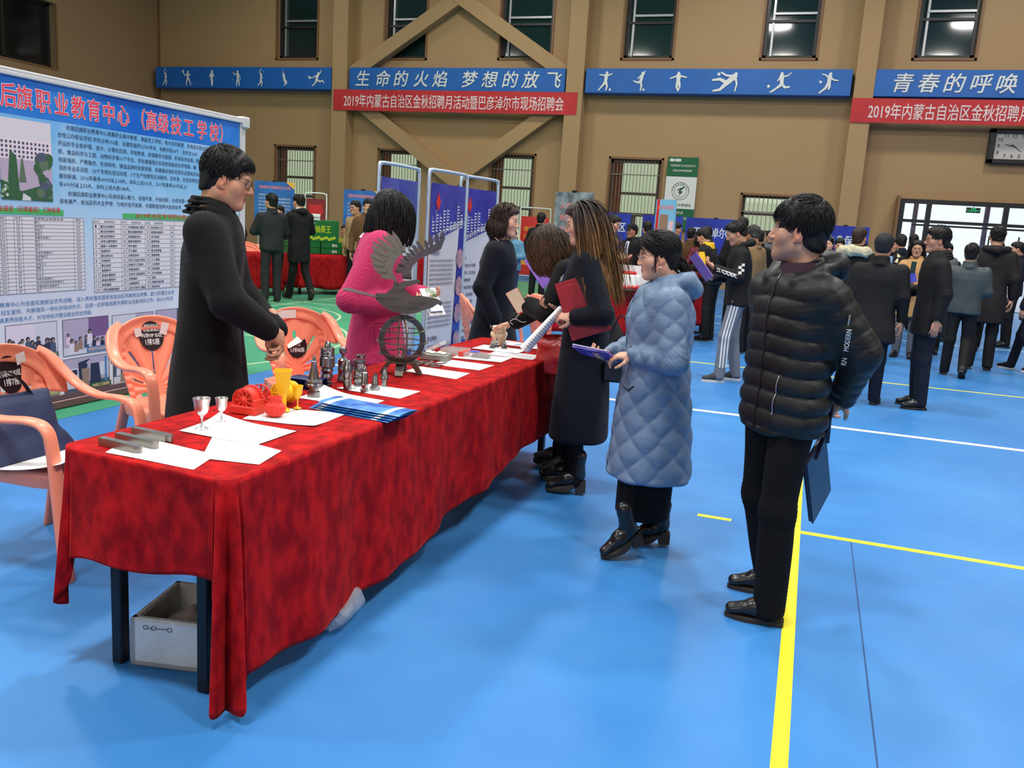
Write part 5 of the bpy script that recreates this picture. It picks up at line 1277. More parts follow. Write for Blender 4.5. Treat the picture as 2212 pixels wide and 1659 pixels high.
TURN = [('spindle', [(.027, 0), (.027, .022), (.02, .026), (.02, .04), (.037, .046), (.037, .056), (.033, .06), (.037, .064), (.037, .072), (.024, .076), (.011, .142), (.012, .146), (.012, .155), (.0065, .158), (.0065, .176), (.002, .183)], (-1.985, 3.24), 'steel taper spindle with flange and pointed tip'),
 ('spindle', [(.024, 0), (.026, .01), (.02, .02), (.03, .04), (.023, .055), (.03, .07), (.025, .08), (.036, .09), (.036, .13), (.031, .135), (.034, .14), (.031, .147), (.034, .153), (.031, .16), (.034, .168), (.032, .174), (.014, .177), (.014, .19), (.008, .2), (.003, .207)], (-2.075, 3.5), 'tall ribbed steel stack, tallest of the turned parts'),
 ('finial', [(.026, 0), (.028, .008), (.022, .02), (.022, .05), (.026, .06), (.022, .07), (.024, .1), (.027, .104), (.02, .112), (.008, .12), (.008, .13), (.016, .137), (.0195, .15), (.016, .163), (.004, .169)], (-2.062, 3.62), 'steel finial with a polished ball on top'),
 ('turned_part', [(.019, 0), (.019, .035), (.022, .037), (.022, .043), (.016, .048), (.021, .07), (.0225, .085), (.02, .105), (.013, .12), (.014, .132), (.011, .136)], (-1.944, 3.46), 'steel egg-shaped turned handle in front'),
 ('turned_part', [(.024, 0), (.025, .008), (.021, .018), (.029, .028), (.029, .05), (.025, .055), (.029, .064), (.026, .072), (.026, .1), (.029, .104), (.029, .11), (.025, .112), (.03, .117), (.03, .124), (.022, .126)], (-1.945, 3.57), 'steel stepped bobbin with a flat hollow top'),
 ('turned_part', [(.02, 0), (.02, .02), (.026, .03), (.02, .05), (.023, .1), (.026, .118), (.02, .12)], (-2.03, 3.74), 'steel cylinder standing behind the stepped bobbin'),
 ('turned_part', [(.018, 0), (.018, .014), (.012, .018), (.016, .03), (.018, .04), (.014, .05), (.016, .085), (.013, .09), (.009, .094), (.009, .112), (.003, .12)], (-1.854, 3.455), 'slim steel pin with a white-bright rounded tip'),
 ('turned_part', [(.024, 0), (.024, .013), (.016, .017), (.016, .035), (.012, .04), (.013, .058), (.01, .062), (.01, .075)], (-1.84, 3.53), 'short stepped steel pin on a wide disc'),
 ('turned_part', [(.014, 0), (.014, .03), (.02, .034), (.02, .044), (.015, .05), (.011, .074), (.009, .078), (.009, .09)], (-1.845, 3.635), 'short steel taper plug, rightmost of the turned parts')]
for nm, pf, lc, lb in TURN: turned(nm, pf, lc, M_chrome, lb, 'machined part', 'turned steel parts on the table', z=TZ+.002)
for i, (x, y, lb) in enumerate(((-1.868, 5.164, 'small steel pawn, left of the three'), (-1.862, 5.225, 'small steel pawn, back one of the three'), (-1.80, 5.20, 'small steel pawn, right of the three'))):
    turned('pawn', [(.0215, 0), (.0215, .006), (.012, .01), (.018, .017), (.009, .026), (.013, .032), (.006, .04), (.0075, .046), (.002, .055), (.0012, .062)], (x, y), M_chrome, lb, 'machined part', 'three steel pawns', n=20, z=TZ+.005)
M_jar = mat('pale_yellow_wax', (252, 250, 214), .5)
turned('jar', [(.046, 0), (.046, .04), (.052, .05), (.057, .066), (.054, .08), (.046, .088), (.045, .112), (.048, .119), (.044, .122), (.041, .112), (.042, .06), (.001, .05)], (-1.905, 5.385), M_jar, 'pale yellow waisted jar near the reaching hand', 'jar')

# ---- printed turbine models
def turbine(name, m, loc, axis, R, L, label, gear=False, group=None):
    e = empty(name, (*loc, TZ+.003), 0, label, 'model', group); F = frame(axis, (0, 0, 1)); F = np.stack([F[:, 0], F[:, 1], F[:, 2]], 1); c = np.array([0, 0, R+.008])
    def ringm(mb, r0, r1, z0, z1, teeth=0):
        n = teeth*4 if teeth else 40
        def rr(i): return r1*(1+.07*(teeth and (i % 4 < 2)))
        P = [[(r0*math.cos(2*PI*i/n), r0*math.sin(2*PI*i/n), z0) for i in range(n)], [(rr(i)*math.cos(2*PI*i/n), rr(i)*math.sin(2*PI*i/n), z0) for i in range(n)], [(rr(i)*math.cos(2*PI*i/n), rr(i)*math.sin(2*PI*i/n), z1) for i in range(n)], [(r0*math.cos(2*PI*i/n), r0*math.sin(2*PI*i/n), z1) for i in range(n)]]
        P.append(P[0]); mb.grid(np.array(P) @ F.T + c, closed_u=True, smooth=False)
    def wheel(z, r, k, w):
        mb = MB(); ringm(mb, r*.9, r, z-.004, z+.008); mb.lathe([(.0005, z), (r*.3, z), (r*.3, z+.01), (.0005, z+.012)], 20, c, F)
        for i in range(k):
            a = 2*PI*i/k; d = F @ np.array([math.cos(a), math.sin(a), 0]); mb.box(c + d*r*.6 + F[:, 2]*(z+.004), (w, .005, r*.68), np.stack([np.cross(F[:, 2], d), F[:, 2], d], 1))
        mb.build('fan_wheel', m, e)
    wheel(0, R, 9, .009)
    mb = MB(); mb.lathe([(R*.2, .01), (R*.95, .012), (R*1.0, .022), (R*1.0, .045), (R*.8, .05), (R*.3, .052), (R*.3, L)], 32, c, F); mb.build('casing', m, e)
    mb = MB(); ringm(mb, R*.85, R*1.04, .05, .066, 26); mb.build('gear_ring', m, e)
    wheel(L, R*.96, 8, .007)
    if not gear:
        mb = MB(); q = np.array([axis[0], axis[1]])/np.hypot(axis[0], axis[1]); M = np.array([[-q[1], q[0], 0], [q[0], q[1], 0], [0, 0, 1.]]); M = np.stack([[-q[1], q[0], 0], [q[0], q[1], 0], [0, 0, 1]], 1).astype(float)
        mb.box(M @ np.array([0, .03, .016]), (R*2.3, .075, .032), M, bevel=.003); mb.box(M @ np.array([-R*1.05, .02, .03]), (.012, .05, .06), M, bevel=.002); mb.build('base', m, e)
    return e
turbine('turbine_model', M_pred, (-2.02, 2.79), (-.05, 1, 0), .047, .12, 'red plastic turbine model with spoked fan wheels')
turbine('turbine_model', M_pyel, (-2.0, 3.0), (.1, 1, .0), .042, .08, 'yellow plastic turbine model behind the red one', True)

# ---- leaflets
M_lf = mat('leaflet_blue', (26, 92, 186), .25, rgb2=(90, 158, 220), vscale=14); M_lfw = mat('leaflet_white', (226, 230, 236), .3); M_navy = mat('leaflet_navy', (20, 32, 92), .3)
def leaflet(c, d, L, W, z, label, m, group, arch=.0, printed=True, cat='leaflet'):
    d = np.array([*nrm(d)[:2], 0.0]); s = np.array([-d[1], d[0], 0]); n = 14; mb = MB(); gt = []; gb = []
    for i in range(n+1):
        u = i/n-.5; rt, rb = [], []
        for j in range(7):
            v = j/6-.5; h = .007*math.sin(PI*(v+.5))**.6*(.55+.45*(u+.5)); rt.append(d*u*L+s*v*W+[0, 0, h+.0012+arch*max(0, -u-.2)**2]); rb.append(d*u*L+s*v*W+[0, 0, arch*max(0, -u-.2)**2])
        gt.append(rt); gb.append(rb)
    mb.grid(gt); mb.grid(gb, flip=True)
    if printed:
        gt = np.array(gt)
        for a, b in ((1, 2), (11, 12)): mb.grid(gt[a:b+1, :]+[0, 0, .0006], mi=1)
    o = mb.build('leaflet', [m, M_lfw]); o.location = (*c, z); return tag(o, label, cat, group)
for i, lb in enumerate(('blue school leaflet, bottom of the stack at the right table edge', 'blue school leaflet, second from the bottom of the stack at the right table edge', 'blue school leaflet, second from the top of the stack at the right table edge', 'blue school leaflet with white bands, top of the stack at the right table edge')):
    leaflet((-1.672+.012*i, 3.075+.004*i), (1, -.14+.01*i), .39, .15, TZ+.002+.0085*i, lb, M_lf, 'blue leaflets at the right table edge', arch=.06 if i == 3 else .0)
for i in range(6): leaflet((-2.11+.006*(i % 2), 3.40), (1, -.05), .17, .1, TZ+.001+.0085*i, 'folded navy leaflet in the stack behind the steel taper spindle', M_navy, 'navy leaflets behind the spindle', printed=False)

# ---- mould block, clear boxes, small steel pieces
e = empty('mould_block', (-1.975, 4.53, TZ), .1, 'grey metal mould block with white lumps on top', 'mould')
mb = MB(); mb.box((0, 0, .019), (.16, .11, .034), bevel=.003); mb.build('block', mat('grey_mould_metal', (150, 152, 146), .45, .4), e)
mb = MB()
for i in range(4): mb.box((-.05+.032*i, .01*(-1)**i, .041), (.026, .05, .012), bevel=.005)
mb.build('cast_lumps', mat('white_cast', (224, 226, 218), .6), e)
M_cpl = mat('clear_plastic', (226, 226, 226), .15, alpha=.35)
e = empty('parts_case', (-1.97, 4.80, TZ), .1, 'clear plastic compartment box with its lid standing open', 'case')
mb = MB()
for x in (-.075, -.025, .025, .075): mb.box((x, 0, .019), (.003, .12, .036))
for y in (-.06, 0, .06): mb.box((0, y, .019), (.15, .003, .036))
mb.box((0, 0, .003), (.15, .12, .004)); mb.build('tray', M_cpl, e)
mb = MB(); R = roty(math.radians(-30))
for x in (-.1, -.05, 0): mb.box(R @ np.array([x, 0, .012])+[-.075, 0, .05], (.003, .12, .02), R)
for y in (-.06, 0, .06): mb.box(R @ np.array([-.05, y, .012])+[-.075, 0, .05], (.1, .003, .02), R)
mb.box(R @ np.array([-.05, 0, 0])+[-.075, 0, .05], (.1, .12, .003), R); mb.build('lid', M_cpl, e)
mb = MB(); r_ = random.Random(2)
for i in range(12): mb.box((-.05+.05*(i % 3), -.03+.06*(i % 2), .012+.003*r_.random()), (.03, .02, .008), rotz(r_.random()*3), bevel=.002)
mb.build('parts', M_steel, e)
e = empty('parts_case', (-1.83, 4.765, TZ+.002), -.02, 'flat clear case with red end and blue label', 'case')
mb = MB(); mb.box((.02, 0, .014), (.15, .1, .026), bevel=.003); mb.build('tray', M_cpl, e); mb = MB(); mb.box((-.07, 0, .015), (.035, .104, .029), bevel=.003); mb.build('red_end', mat('case_red', (216, 60, 56), .4), e)
mb = MB(); mb.box((-.01, .02, .0292), (.05, .06, .002)); mb.build('blue_label', mat('case_blue', (40, 100, 210), .4), e)
mb = MB()
for i in range(5): mb.box((.0+.022*i, -.01, .012), (.012, .06, .016), bevel=.002)
mb.build('parts', M_steel, e)
r_ = random.Random(5)
for i in range(14):
    mb = MB(); a = r_.random()*3; pts = [(-.026, -.009), (-.008, -.012), (.0, -.004), (.012, -.011), (.03, -.006), (.026, .01), (.006, .005), (-.004, .013), (-.024, .009)]
    mb.prism([(x*(.8+.5*r_.random()), y) for x, y in pts], .005); o = mb.build('cut_steel_piece', M_steel); o.location = (-2.03+.05*(i % 4)+.02*r_.random(), 4.28+.036*(i//4)+.01*r_.random(), TZ+.0008+.005*(i % 3)); o.rotation_euler = (0, 0, a)
    tag(o, 'small flat cut steel piece in the heap behind the eagle sculpture', 'metal piece', 'heap of cut steel pieces')
M_tin = mat('laser_cut_steel', (112, 108, 102), .38, .85)
# ------------------------------------------------------------------ laser-cut eagle on a globe
SU = nrm((.95, .312, 0)); SN = np.array([SU[1], -SU[0], 0]); eg = empty('eagle_sculpture', (-1.905, 4.0, TZ), 0, 'laser-cut grey metal eagle with raised wings on a ring globe', 'sculpture')
def plate(mb, pts, off=0.0, th=.004, U=SU, N=SN, tilt=0.0):
    """flat sheet outline (u, z) in the plane of U; off moves it along the normal, tilt leans it away"""
    o = np.asarray(pts, float); n = len(o); A = np.array([U*u + np.array([0, 0, z]) + N*(off + tilt*(z-.45)) for u, z in o])
    V = np.concatenate([A - N*th/2, A + N*th/2]); mb.add(V, [tuple(range(n)), tuple(range(n, 2*n))[::-1]] + [(i, n+i, n+(i+1) % n, (i+1) % n) for i in range(n)])
def mkplate(name, lst, m=None):
    mb = MB()
    for a in lst: plate(mb, **a)
    return mb.build(name, m or M_tin, eg)
GU, GZ = -.03, .178
def ringplate(U, N, rx, rz, w):
    n = 48; P = []
    for (kx, kz) in ((rx, rz), (rx-w, rz-w)):
        for sgn in (-1, 1): P.append([SU*GU + U*kx*math.cos(2*PI*i/n) + np.array([0, 0, GZ+kz*math.sin(2*PI*i/n)]) + N*sgn*.002 for i in range(n)])
    return [P[0], P[1], P[3], P[2], P[0]]
for U in (nrm(SU*.94-SN*.34), nrm(SU*.34+SN*.94)):
    mb = MB(); mb.grid(ringplate(U, np.cross(U, EZ), .122, .128, .030), closed_u=True, smooth=False); mb.build('globe_rib', M_tin, eg)
for z, r in ((.284, .062), (.226, .117), (.168, .133), (.108, .122), (.066, .085)):
    mb = MB(); n = 44; ro, ri = r, r-.022; P = [[SU*GU + np.array([q*math.cos(2*PI*i/n), q*math.sin(2*PI*i/n), z+dz]) for i in range(n)] for q, dz in ((ri, -.0018), (ro, -.0018), (ro, .0018), (ri, .0018), (ri, -.0018))]
    mb.grid(P, closed_u=True, smooth=False); mb.build('globe_ring', M_tin, eg)
for k in range(4):
    a = math.radians(20+90*k); U = np.array([math.cos(a), math.sin(a), 0]); mb = MB()
    pts = [(.045, .062), (.068, .064), (.082, .05), (.108, .008), (.104, .0), (.092, .0), (.084, .006), (.062, .036)]; n = len(pts); N = np.cross(U, EZ)
    T = np.cross(EZ, U); V = [SU*GU + U*u + EZ*z + T*w for w in (-.02, .02) for u, z in pts]
    mb.add(V, [tuple(range(n)), tuple(range(n, 2*n))[::-1]] + [(i, n+i, n+(i+1) % n, (i+1) % n) for i in range(n)]); mb.build('leg', M_tin, eg)
mb = MB(); plate(mb, [(-.06, .06), (.0, .06), (-.01, .085), (.0, .1), (-.012, .125), (-.03, .138), (-.048, .135), (-.052, .128), (-.035, .126), (-.024, .112), (-.03, .095), (-.03, .08)], .0); mb.build('inner_figure', M_tin, eg)
body = [(-.173, .405), (-.117, .409), (-.11, .421), (-.088, .436), (-.069, .468), (-.037, .45), (-.016, .421), (-.005, .415), (.01, .402), (.046, .407), (.082, .404), (.133, .397), (.156, .388), (.165, .372), (.16, .362), (.144, .372), (.12, .353), (.1, .344), (.069, .334), (.039, .319), (-.001, .310), (-.037, .310), (-.094, .319), (-.135, .342), (-.164, .365), (-.177, .382)]
mkplate('eagle_body', [dict(pts=body, off=-.006), dict(pts=body[:-4], off=.012)])
mb = MB()
for z, u0, u1, w in ((.385, -.17, -.02, .03), (.372, -.02, .11, .028), (.345, -.09, .06, .04)):
    mb.add([SU*u+SN*v*w+EZ*(z+dz) for dz in (-.0015, .0015) for u, v in ((u0, -.4), ((u0+u1)/2, -1), (u1, -.3), (u1, .3), ((u0+u1)/2, 1), (u0, .4))], [(5, 4, 3, 2, 1, 0), (6, 7, 8, 9, 10, 11)] + [(i, (i+1) % 6, 6+(i+1) % 6, 6+i) for i in range(6)])
mb.build('cross_plate', M_tin, eg)
mb = MB(); mb.add([SU*u+SN*v+EZ*(z+dz) for dz in (-.0015, .0015) for u, v, z in ((-.16, -.03, .386), (-.325, -.075, .418), (-.34, 0, .42), (-.325, .075, .418), (-.16, .03, .386))], [(4, 3, 2, 1, 0), (5, 6, 7, 8, 9)] + [(i, (i+1) % 5, 5+(i+1) % 5, 5+i) for i in range(5)]); mb.build('tail', M_tin, eg)
mkplate('shoulder_plate', [dict(pts=[(-.074, .492), (-.062, .45), (-.038, .475), (.048, .49), (.051, .473), (-.017, .448), (-.05, .43), (-.085, .44)], off=.026)])
lw = [(-.075, .648), (-.029, .626), (-.063, .594), (-.082, .56), (-.088, .522), (-.06, .468), (-.095, .487), (-.137, .529), (-.146, .569), (-.129, .605), (-.1, .637)]
rw = [(-.044, .485), (-.046, .53), (-.022, .572), (.017, .609), (.071, .642), (.12, .67), (.159, .71), (.169, .706), (.149, .647), (.098, .619), (.043, .591), (.009, .553), (.0, .523), (.004, .485)]
lt = [(-.101, .724), (-.128, .717), (-.15, .701), (-.175, .684), (-.201, .663), (-.201, .643), (-.196, .623), (-.203, .605), (-.207, .59), (-.199, .568), (-.193, .551), (-.183, .534), (-.169, .517), (-.146, .498)]
rt = [(.158, .737), (.13, .728), (.098, .714), (.072, .69), (.027, .684), (.007, .663), (-.012, .64), (-.024, .619), (-.043, .603), (-.055, .585), (-.069, .559), (-.074, .541), (-.081, .523)]
lb_ = [(-.045, .638), (-.062, .642), (-.08, .645), (-.1, .635), (-.115, .622), (-.128, .606), (-.136, .592), (-.142, .578), (-.146, .566), (-.145, .552), (-.14, .536), (-.13, .522), (-.115, .506), (-.1, .492)]
rb_ = [(.15, .69), (.128, .676), (.1, .66), (.08, .648), (.055, .634), (.035, .621), (.017, .609), (.002, .596), (-.012, .582), (-.024, .568), (-.034, .552), (-.042, .538), (-.046, .522)]
for nm, band_, roots, tips, off, tl in (('left_wing', lw, lb_, lt, .04, -.12), ('right_wing', rw, rb_, rt, -.02, .22)):
    w = mkplate('wing', [dict(pts=band_, off=off, tilt=tl)], M_tin)
    for i, (a, b) in enumerate(zip(roots, tips)):
        a, b = np.array(a), np.array(b); d = b-a; n_ = np.array([-d[1], d[0]])/np.linalg.norm(d); wd = .0115
        mb = MB(); o = [a-d*.25+n_*wd*.55, a+d*.3+n_*wd, a+d*.62+n_*wd*.8, a+d*.78+n_*wd*.95, b, a+d*.7-n_*wd*.55, a+d*.5-n_*wd*.9, a-d*.25-n_*wd*.55]
        plate(mb, o, off+(.006 if i % 2 else -.006), .002, tilt=tl); mb.build('feather', M_tin, w)
# ------------------------------------------------------------------ orange plastic armchairs and what lies round the table
M_or = mat('orange_plastic', (252, 148, 118), .34, spec=.5, sub=.05)
M_stk = mat('sticker_black', (34, 20, 26), .4); M_stw = mat('sticker_print', (226, 220, 222), .5); M_tape = mat('white_tape', (232, 226, 220), .5)
def catmull(P, k=8):
    P = np.asarray(P, float); Q = np.vstack([2*P[0]-P[1], P, 2*P[-1]-P[-2]]); out = []
    for i in range(1, len(Q)-2):
        for j in range(k):
            t = j/k; a, b, c, d = Q[i-1], Q[i], Q[i+1], Q[i+2]; out.append(.5*((2*b)+(c-a)*t+(2*a-5*b+4*c-d)*t*t+(3*b-a-3*c+d)*t**3))
    out.append(P[-1]); return np.array(out)
def armchair(loc, yaw, label, group='orange plastic armchairs', lod=0):
    e = empty('plastic_armchair', (*loc, 0), math.radians(yaw), label, 'chair', group)
    for sx in (-1, 1):
        K = catmull([(sx*.262, .30, 0), (sx*.258, .265, .3), (sx*.254, .235, .55), (sx*.256, .205, .632), (sx*.262, .13, .655), (sx*.282, -.02, .652), (sx*.283, -.13, .685), (sx*.268, -.205, .75), (sx*.238, -.25, .815), (sx*.19, -.268, .855)], 6 if lod == 0 else 3)
        leg_n = (6 if lod == 0 else 3)*2+2
        mb = MB(); mb.tube(K[:leg_n+1], np.linspace(.034, .03, leg_n+1), 14, squash=.45, hint=(0, 1, 0), power=3); mb.build('leg', M_or, e)
        mb = MB(); mb.tube(K[leg_n-1:], np.interp(np.linspace(0, 1, len(K)-leg_n+1), [0, .3, .55, .8, 1], [.03, .031, .032, .034, .02]), 14, squash=.42, hint=(0, 1, 0), power=3); mb.build('armrest', M_or, e)
        mb = MB(); mb.tube(catmull([(sx*.205, -.18, .42), (sx*.225, -.24, .2), (sx*.24, -.29, 0)], 4), .03, 10, squash=.5, hint=(0, 1, 0), power=3); mb.build('leg', M_or, e)
    # back: broad arch, then the pierced leaf panel
    n = 40 if lod == 0 else 16; arch = []
    for i in range(n+1):
        a = PI*(-.06+1.12*i/n); r0 = []
        for (rx, rz, dy) in ((.278, .205, .012), (.262, .19, -.004), (.225, .155, -.008), (.2, .132, .0)):
            x = rx*math.cos(a); z = .685+rz*math.sin(a); r0.append((x, -.235-.05*(z-.68)/.2 - .045*(1-(x/.29)**2)+.03+dy, z))
        arch.append(r0)
    mb = MB(); mb.grid(arch); o = mb.build('back_arch', M_or, e); s_ = o.modifiers.new('t', 'SOLIDIFY'); s_.thickness = .008
    nu, nv = (56, 72) if lod == 0 else (18, 22); G = np.zeros((nv+1, nu+1, 3)); mk = np.ones((nv, nu), bool)
    def hw(z): return .158+.055*min(1, max(0, (z-.4)/.25)) if z < .7 else .213*math.sqrt(max(0, 1-((z-.685)/.148)**2))
    for j in range(nv+1):
        z = .40+.425*j/nv
        for i in range(nu+1):
            u = 2*i/nu-1; x = u*hw(z); r = math.hypot(x, z-.47); an = math.atan2(x, z-.47); emb = .005*math.cos(an*16)*(r > .05)*(abs(u) < .8) + .004*(abs(u) > .82)*math.cos(z*140)
            G[j, i] = (x, -.205-.09*(z-.4)/.45 - .045*(1-(x/.29)**2)+.03+emb, z)
            if j < nv and i < nu:
                q = abs(math.sin(an*5.5)); mk[j, i] = not ((q < .2 and .08 < r < .26 and abs(u) < .78 and z < .76) or (z < .45 and abs(abs(u)-.45) < .12 and z > .42))
    mb = MB(); mb.grid(G, mask=mk); o = mb.build('back_panel', M_or, e); s_ = o.modifiers.new('t', 'SOLIDIFY'); s_.thickness = .006
    mb = MB(); m = 36; ol = [(.235*math.copysign(abs(math.cos(a))**.5, math.cos(a)), .02+.23*math.copysign(abs(math.sin(a))**.5, math.sin(a))) for a in np.linspace(0, 2*PI, m, endpoint=False)]
    mb.grid([[(x*k, .02+(y-.02)*k, z-.02*(1-min(1, k))) for x, y in ol] for k, z in ((1.03, .37), (1.06, .415), (1.03, .432), (.96, .436), (.6, .436), (.2, .436), (0.0, .436))], closed_u=True); mb.build('seat', M_or, e)
    return e
def chair_point(x, z): return np.array([x, -.205-.09*(z-.4)/.45-.045*(1-(x/.29)**2)+.03+.010, z])
def sticker(e, x, z, r, lines, peel=False, tapes=(), sy=1.2):
    mb = MB(); X = EX; Y = nrm((0, -.2, 1)); c = chair_point(x, z)+[0, .004, 0]; P = [c + np.array([r*math.cos(a), 0, 0])*-1 + Y*r*sy*math.sin(a) for a in np.linspace(0, 2*PI, 32, endpoint=False)]
    if peel: P = [p for p in P if not ((p-c) @ Y > r*.35 - ((p-c)[0])*.5)]
    mb.add(P, [tuple(range(len(P)))[::-1]]); mb.add([p-[0, .001, 0] for p in P], [tuple(range(len(P)))]); s = mb.build('sticker', M_stk, e)
    mb = MB()
    for t, dy, sz, w in lines: put_text(mb, t, c + np.array([w/2, .003, 0]) + Y*dy, sz, -EX, Y, width=w, bold=.03)
    mb.build('lettering', M_stw, s)
    if peel:
        mb = MB(); q = [c+Y*r*.95-EX*r*.1, c+Y*r*.1+EX*r*1.0, c-Y*r*.2+EX*r*.95+[0, .02, 0], c+Y*r*.5-EX*r*.4+[0, .03, 0]]; mb.add(q, [(0, 1, 2, 3)]); mb.build('peeled_corner', M_tape, s)
    for (tx, tz, w, h, rr) in tapes:
        mb = MB(); M = roty(rr); mb.box((0, 0, 0), (w, .001, h), M); p = chair_point(tx, tz)+[0, .012, 0]; mb.build('tape', M_tape, e, loc=p)
chA = armchair((-3.02, 2.84), -88, 'orange plastic armchair at the left edge holding the navy bag')
sticker(chA, -.04, .755, .07, [('内场VIP B3区', -.005, .03, .11), ('1排7座', -.045, .036, .08)], tapes=((-.1, .82, .05, .05, .2), (.06, .83, .05, .06, -.3)))
chB = armchair((-3.33, 3.98), -112, 'orange plastic armchair with black seat sticker, behind the man in the black overcoat')
sticker(chB, .0, .775, .072, [('草原星光音乐之夜', .055, .016, .085), ('群星演唱会', .028, .022, .1), ('内场VIP B3区', -.006, .028, .125), ('1排5座', -.048, .04, .085)], tapes=((.085, .80, .04, .05, .2), (-.075, .815, .045, .07, -.25)))
chC = armchair((-3.09, 4.97), -128, 'orange plastic armchair with half-peeled black sticker, between the standing man and the woman in pink')
sticker(chC, -.01, .63, .07, [('A2区', .0, .026, .05), ('5排8座', -.04, .036, .1)], peel=True, tapes=((.06, .845, .14, .055, .05),))
for (x, y, a, lb) in ((-2.75, 7.55, -60, 'orange plastic armchair behind the far end of the table, left one'), (-2.3, 8.3, -40, 'orange plastic armchair behind the far end of the table, right one'), (-10.05, 13.9, -150, 'small orange chair behind the far left red table')):
    armchair((x, y), a, lb, lod=1)

# navy bag, paper on the chair
e = empty('tote_bag', (-3.09, 2.72, .445), 0, 'navy blue flat tote bag with black strap on the orange chair', 'bag')
f = Field((-.1, -.24, 0), (.12, .27, .32), .008); f.loft([0, .02, .14, .23, .265], [.06, .066, .05, .03, .012], [.21, .215, .2, .185, .175], [.03, .03, 0, -.03, -.045], n=5, k=0, rnd=.006); f.noise(.006, 12, 3); V, F = f.mesh()
mesh_obj('bag_body', [(V, F)], mat('navy_nylon', (36, 46, 84), .6, bump=.2, bscale=400), e)
mb = MB(); mb.tube(catmull([(-.03, .11, .23), (-.035, .05, .32), (-.035, -.03, .365), (-.035, -.1, .31), (-.03, -.13, .23)], 5), .014, 8, squash=.2, hint=(0, 1, 0)); mb.build('strap', mat('black_webbing', (22, 22, 24), .7), e)
mb = MB(); mb.tube([(-.012, -.17, .215), (-.012, 0, .222), (-.012, .17, .215)], .003, 6); mb.build('zip', mat('black_webbing'), e)
mb = MB(); P = [[(-.16+.3*u, -.2+.4*v+.06*u, .012+.05*u*u+.02*math.sin(3*v)*u) for v in np.linspace(0, 1, 8)] for u in np.linspace(0, 1, 10)]; mb.grid(P); mb.grid(np.array(P)-[0, 0, .001], flip=True); o = mb.build('paper_sheet', M_paper); o.location = (-2.86, 2.72, .44)
tag(o, 'curled white paper lying on the seat beside the navy bag', 'paper')

# foam box and plastic bag under the table
e = empty('foam_box', (-1.925, 2.36, 0), math.radians(12), 'open white foam box standing under the near end of the table', 'box')
M_foam = mat('dirty_foam', (206, 208, 208), .8, var=.1, vscale=9, bump=.3, bscale=60); w, d, h, t = .27, .32, .175, .03
mb = MB(); mb.box((0, 0, t/2), (w, d, t), bevel=.008)
for s in (-1, 1): mb.box((s*(w-t)/2, 0, h/2), (t, d, h), bevel=.008); mb.box((0, s*(d-t)/2, h/2), (w, t, h), bevel=.008)
mb.build('shell', M_foam, e)
mb = MB(); O = np.array([-w/2+.06, -d/2-.002, h*.84])
for x in (0, .028, .085): ring2d(mb, (x, 0), .006, .009, O, EX, EZ, n=14)
stroke(mb, [(.008, -.002), (.024, -.002)], .004, O, EX, EZ); stroke(mb, [(.036, -.001), (.075, .001)], .004, O, EX, EZ); mb.build('pen_marks', mat('grey_pen', (110, 118, 124), .6), e)
f = Field((-.11, -.13, .03), (.11, .13, .16), .009); f.ell((0, 0, .08), (.085, .11, .05), k=0).noise(.014, 16, 8).noise(.008, 34, 2); V, F = f.mesh(); o = mesh_obj('newspaper', [(V, F)], mat('crumpled_newsprint', (150, 138, 132), .8, var=.2, vscale=20)); o.location = (-1.925, 2.36, 0)
tag(o, 'crumpled newspaper stuffed inside the open foam box', 'newspaper')
f = Field((-.2, -.16, 0), (.2, .16, .2), .008); f.ell((0, 0, .075), (.15, .1, .072), k=0).noise(.012, 16, 2).noise(.006, 40, 5); V, F = f.mesh(); o = mesh_obj('plastic_bag', [(V, F)], mat('clear_bubble_plastic', (196, 206, 222), .12, alpha=.45, bump=.4, bscale=70)); o.location = (-1.585, 2.72, 0); o.rotation_euler = (0, 0, 1.2)
tag(o, 'crumpled clear plastic bag on the floor under the tablecloth hem', 'bag')
# ------------------------------------------------------------------ the people at the table
from mathutils.bvhtree import BVHTree
M_wool = mat('black_wool_coat', (17, 17, 19), .85, spec=.2, sheen=.04, bump=.2, bscale=260); M_navyw = mat('navy_wool_coat', (14, 17, 28), .9, spec=.2, sheen=.05, bump=.2, bscale=260)
M_puff = mat('black_puffer_shell', (19, 19, 20), .5, spec=.35, bump=.16, bscale=30); M_trs = mat('black_trouser_cloth', (13, 13, 15), .9, spec=.2); M_blk = mat('black_cloth', (17, 17, 19), .8, spec=.25, bump=.2, bscale=90)
M_bleather = mat('black_shoe_leather', (22, 22, 25), .28); M_bsole = mat('dark_rubber_sole', (44, 38, 32), .7); M_wsole = mat('white_rubber_sole', (214, 210, 202), .6); M_gleather = mat('grey_boot_leather', (62, 58, 56), .4, bump=.3, bscale=120)
M_bluec = mat('blue_quilted_shell', (106, 128, 156), .5, spec=.35, bump=.22, bscale=24); M_tee = mat('wine_tee', (52, 20, 40), .8)
M_lan = mat('blue_lanyard', (36, 64, 176), .6); M_silver = mat('silver_metal', (200, 200, 204), .25, .95); M_white = mat('white_print', (226, 226, 224), .6)
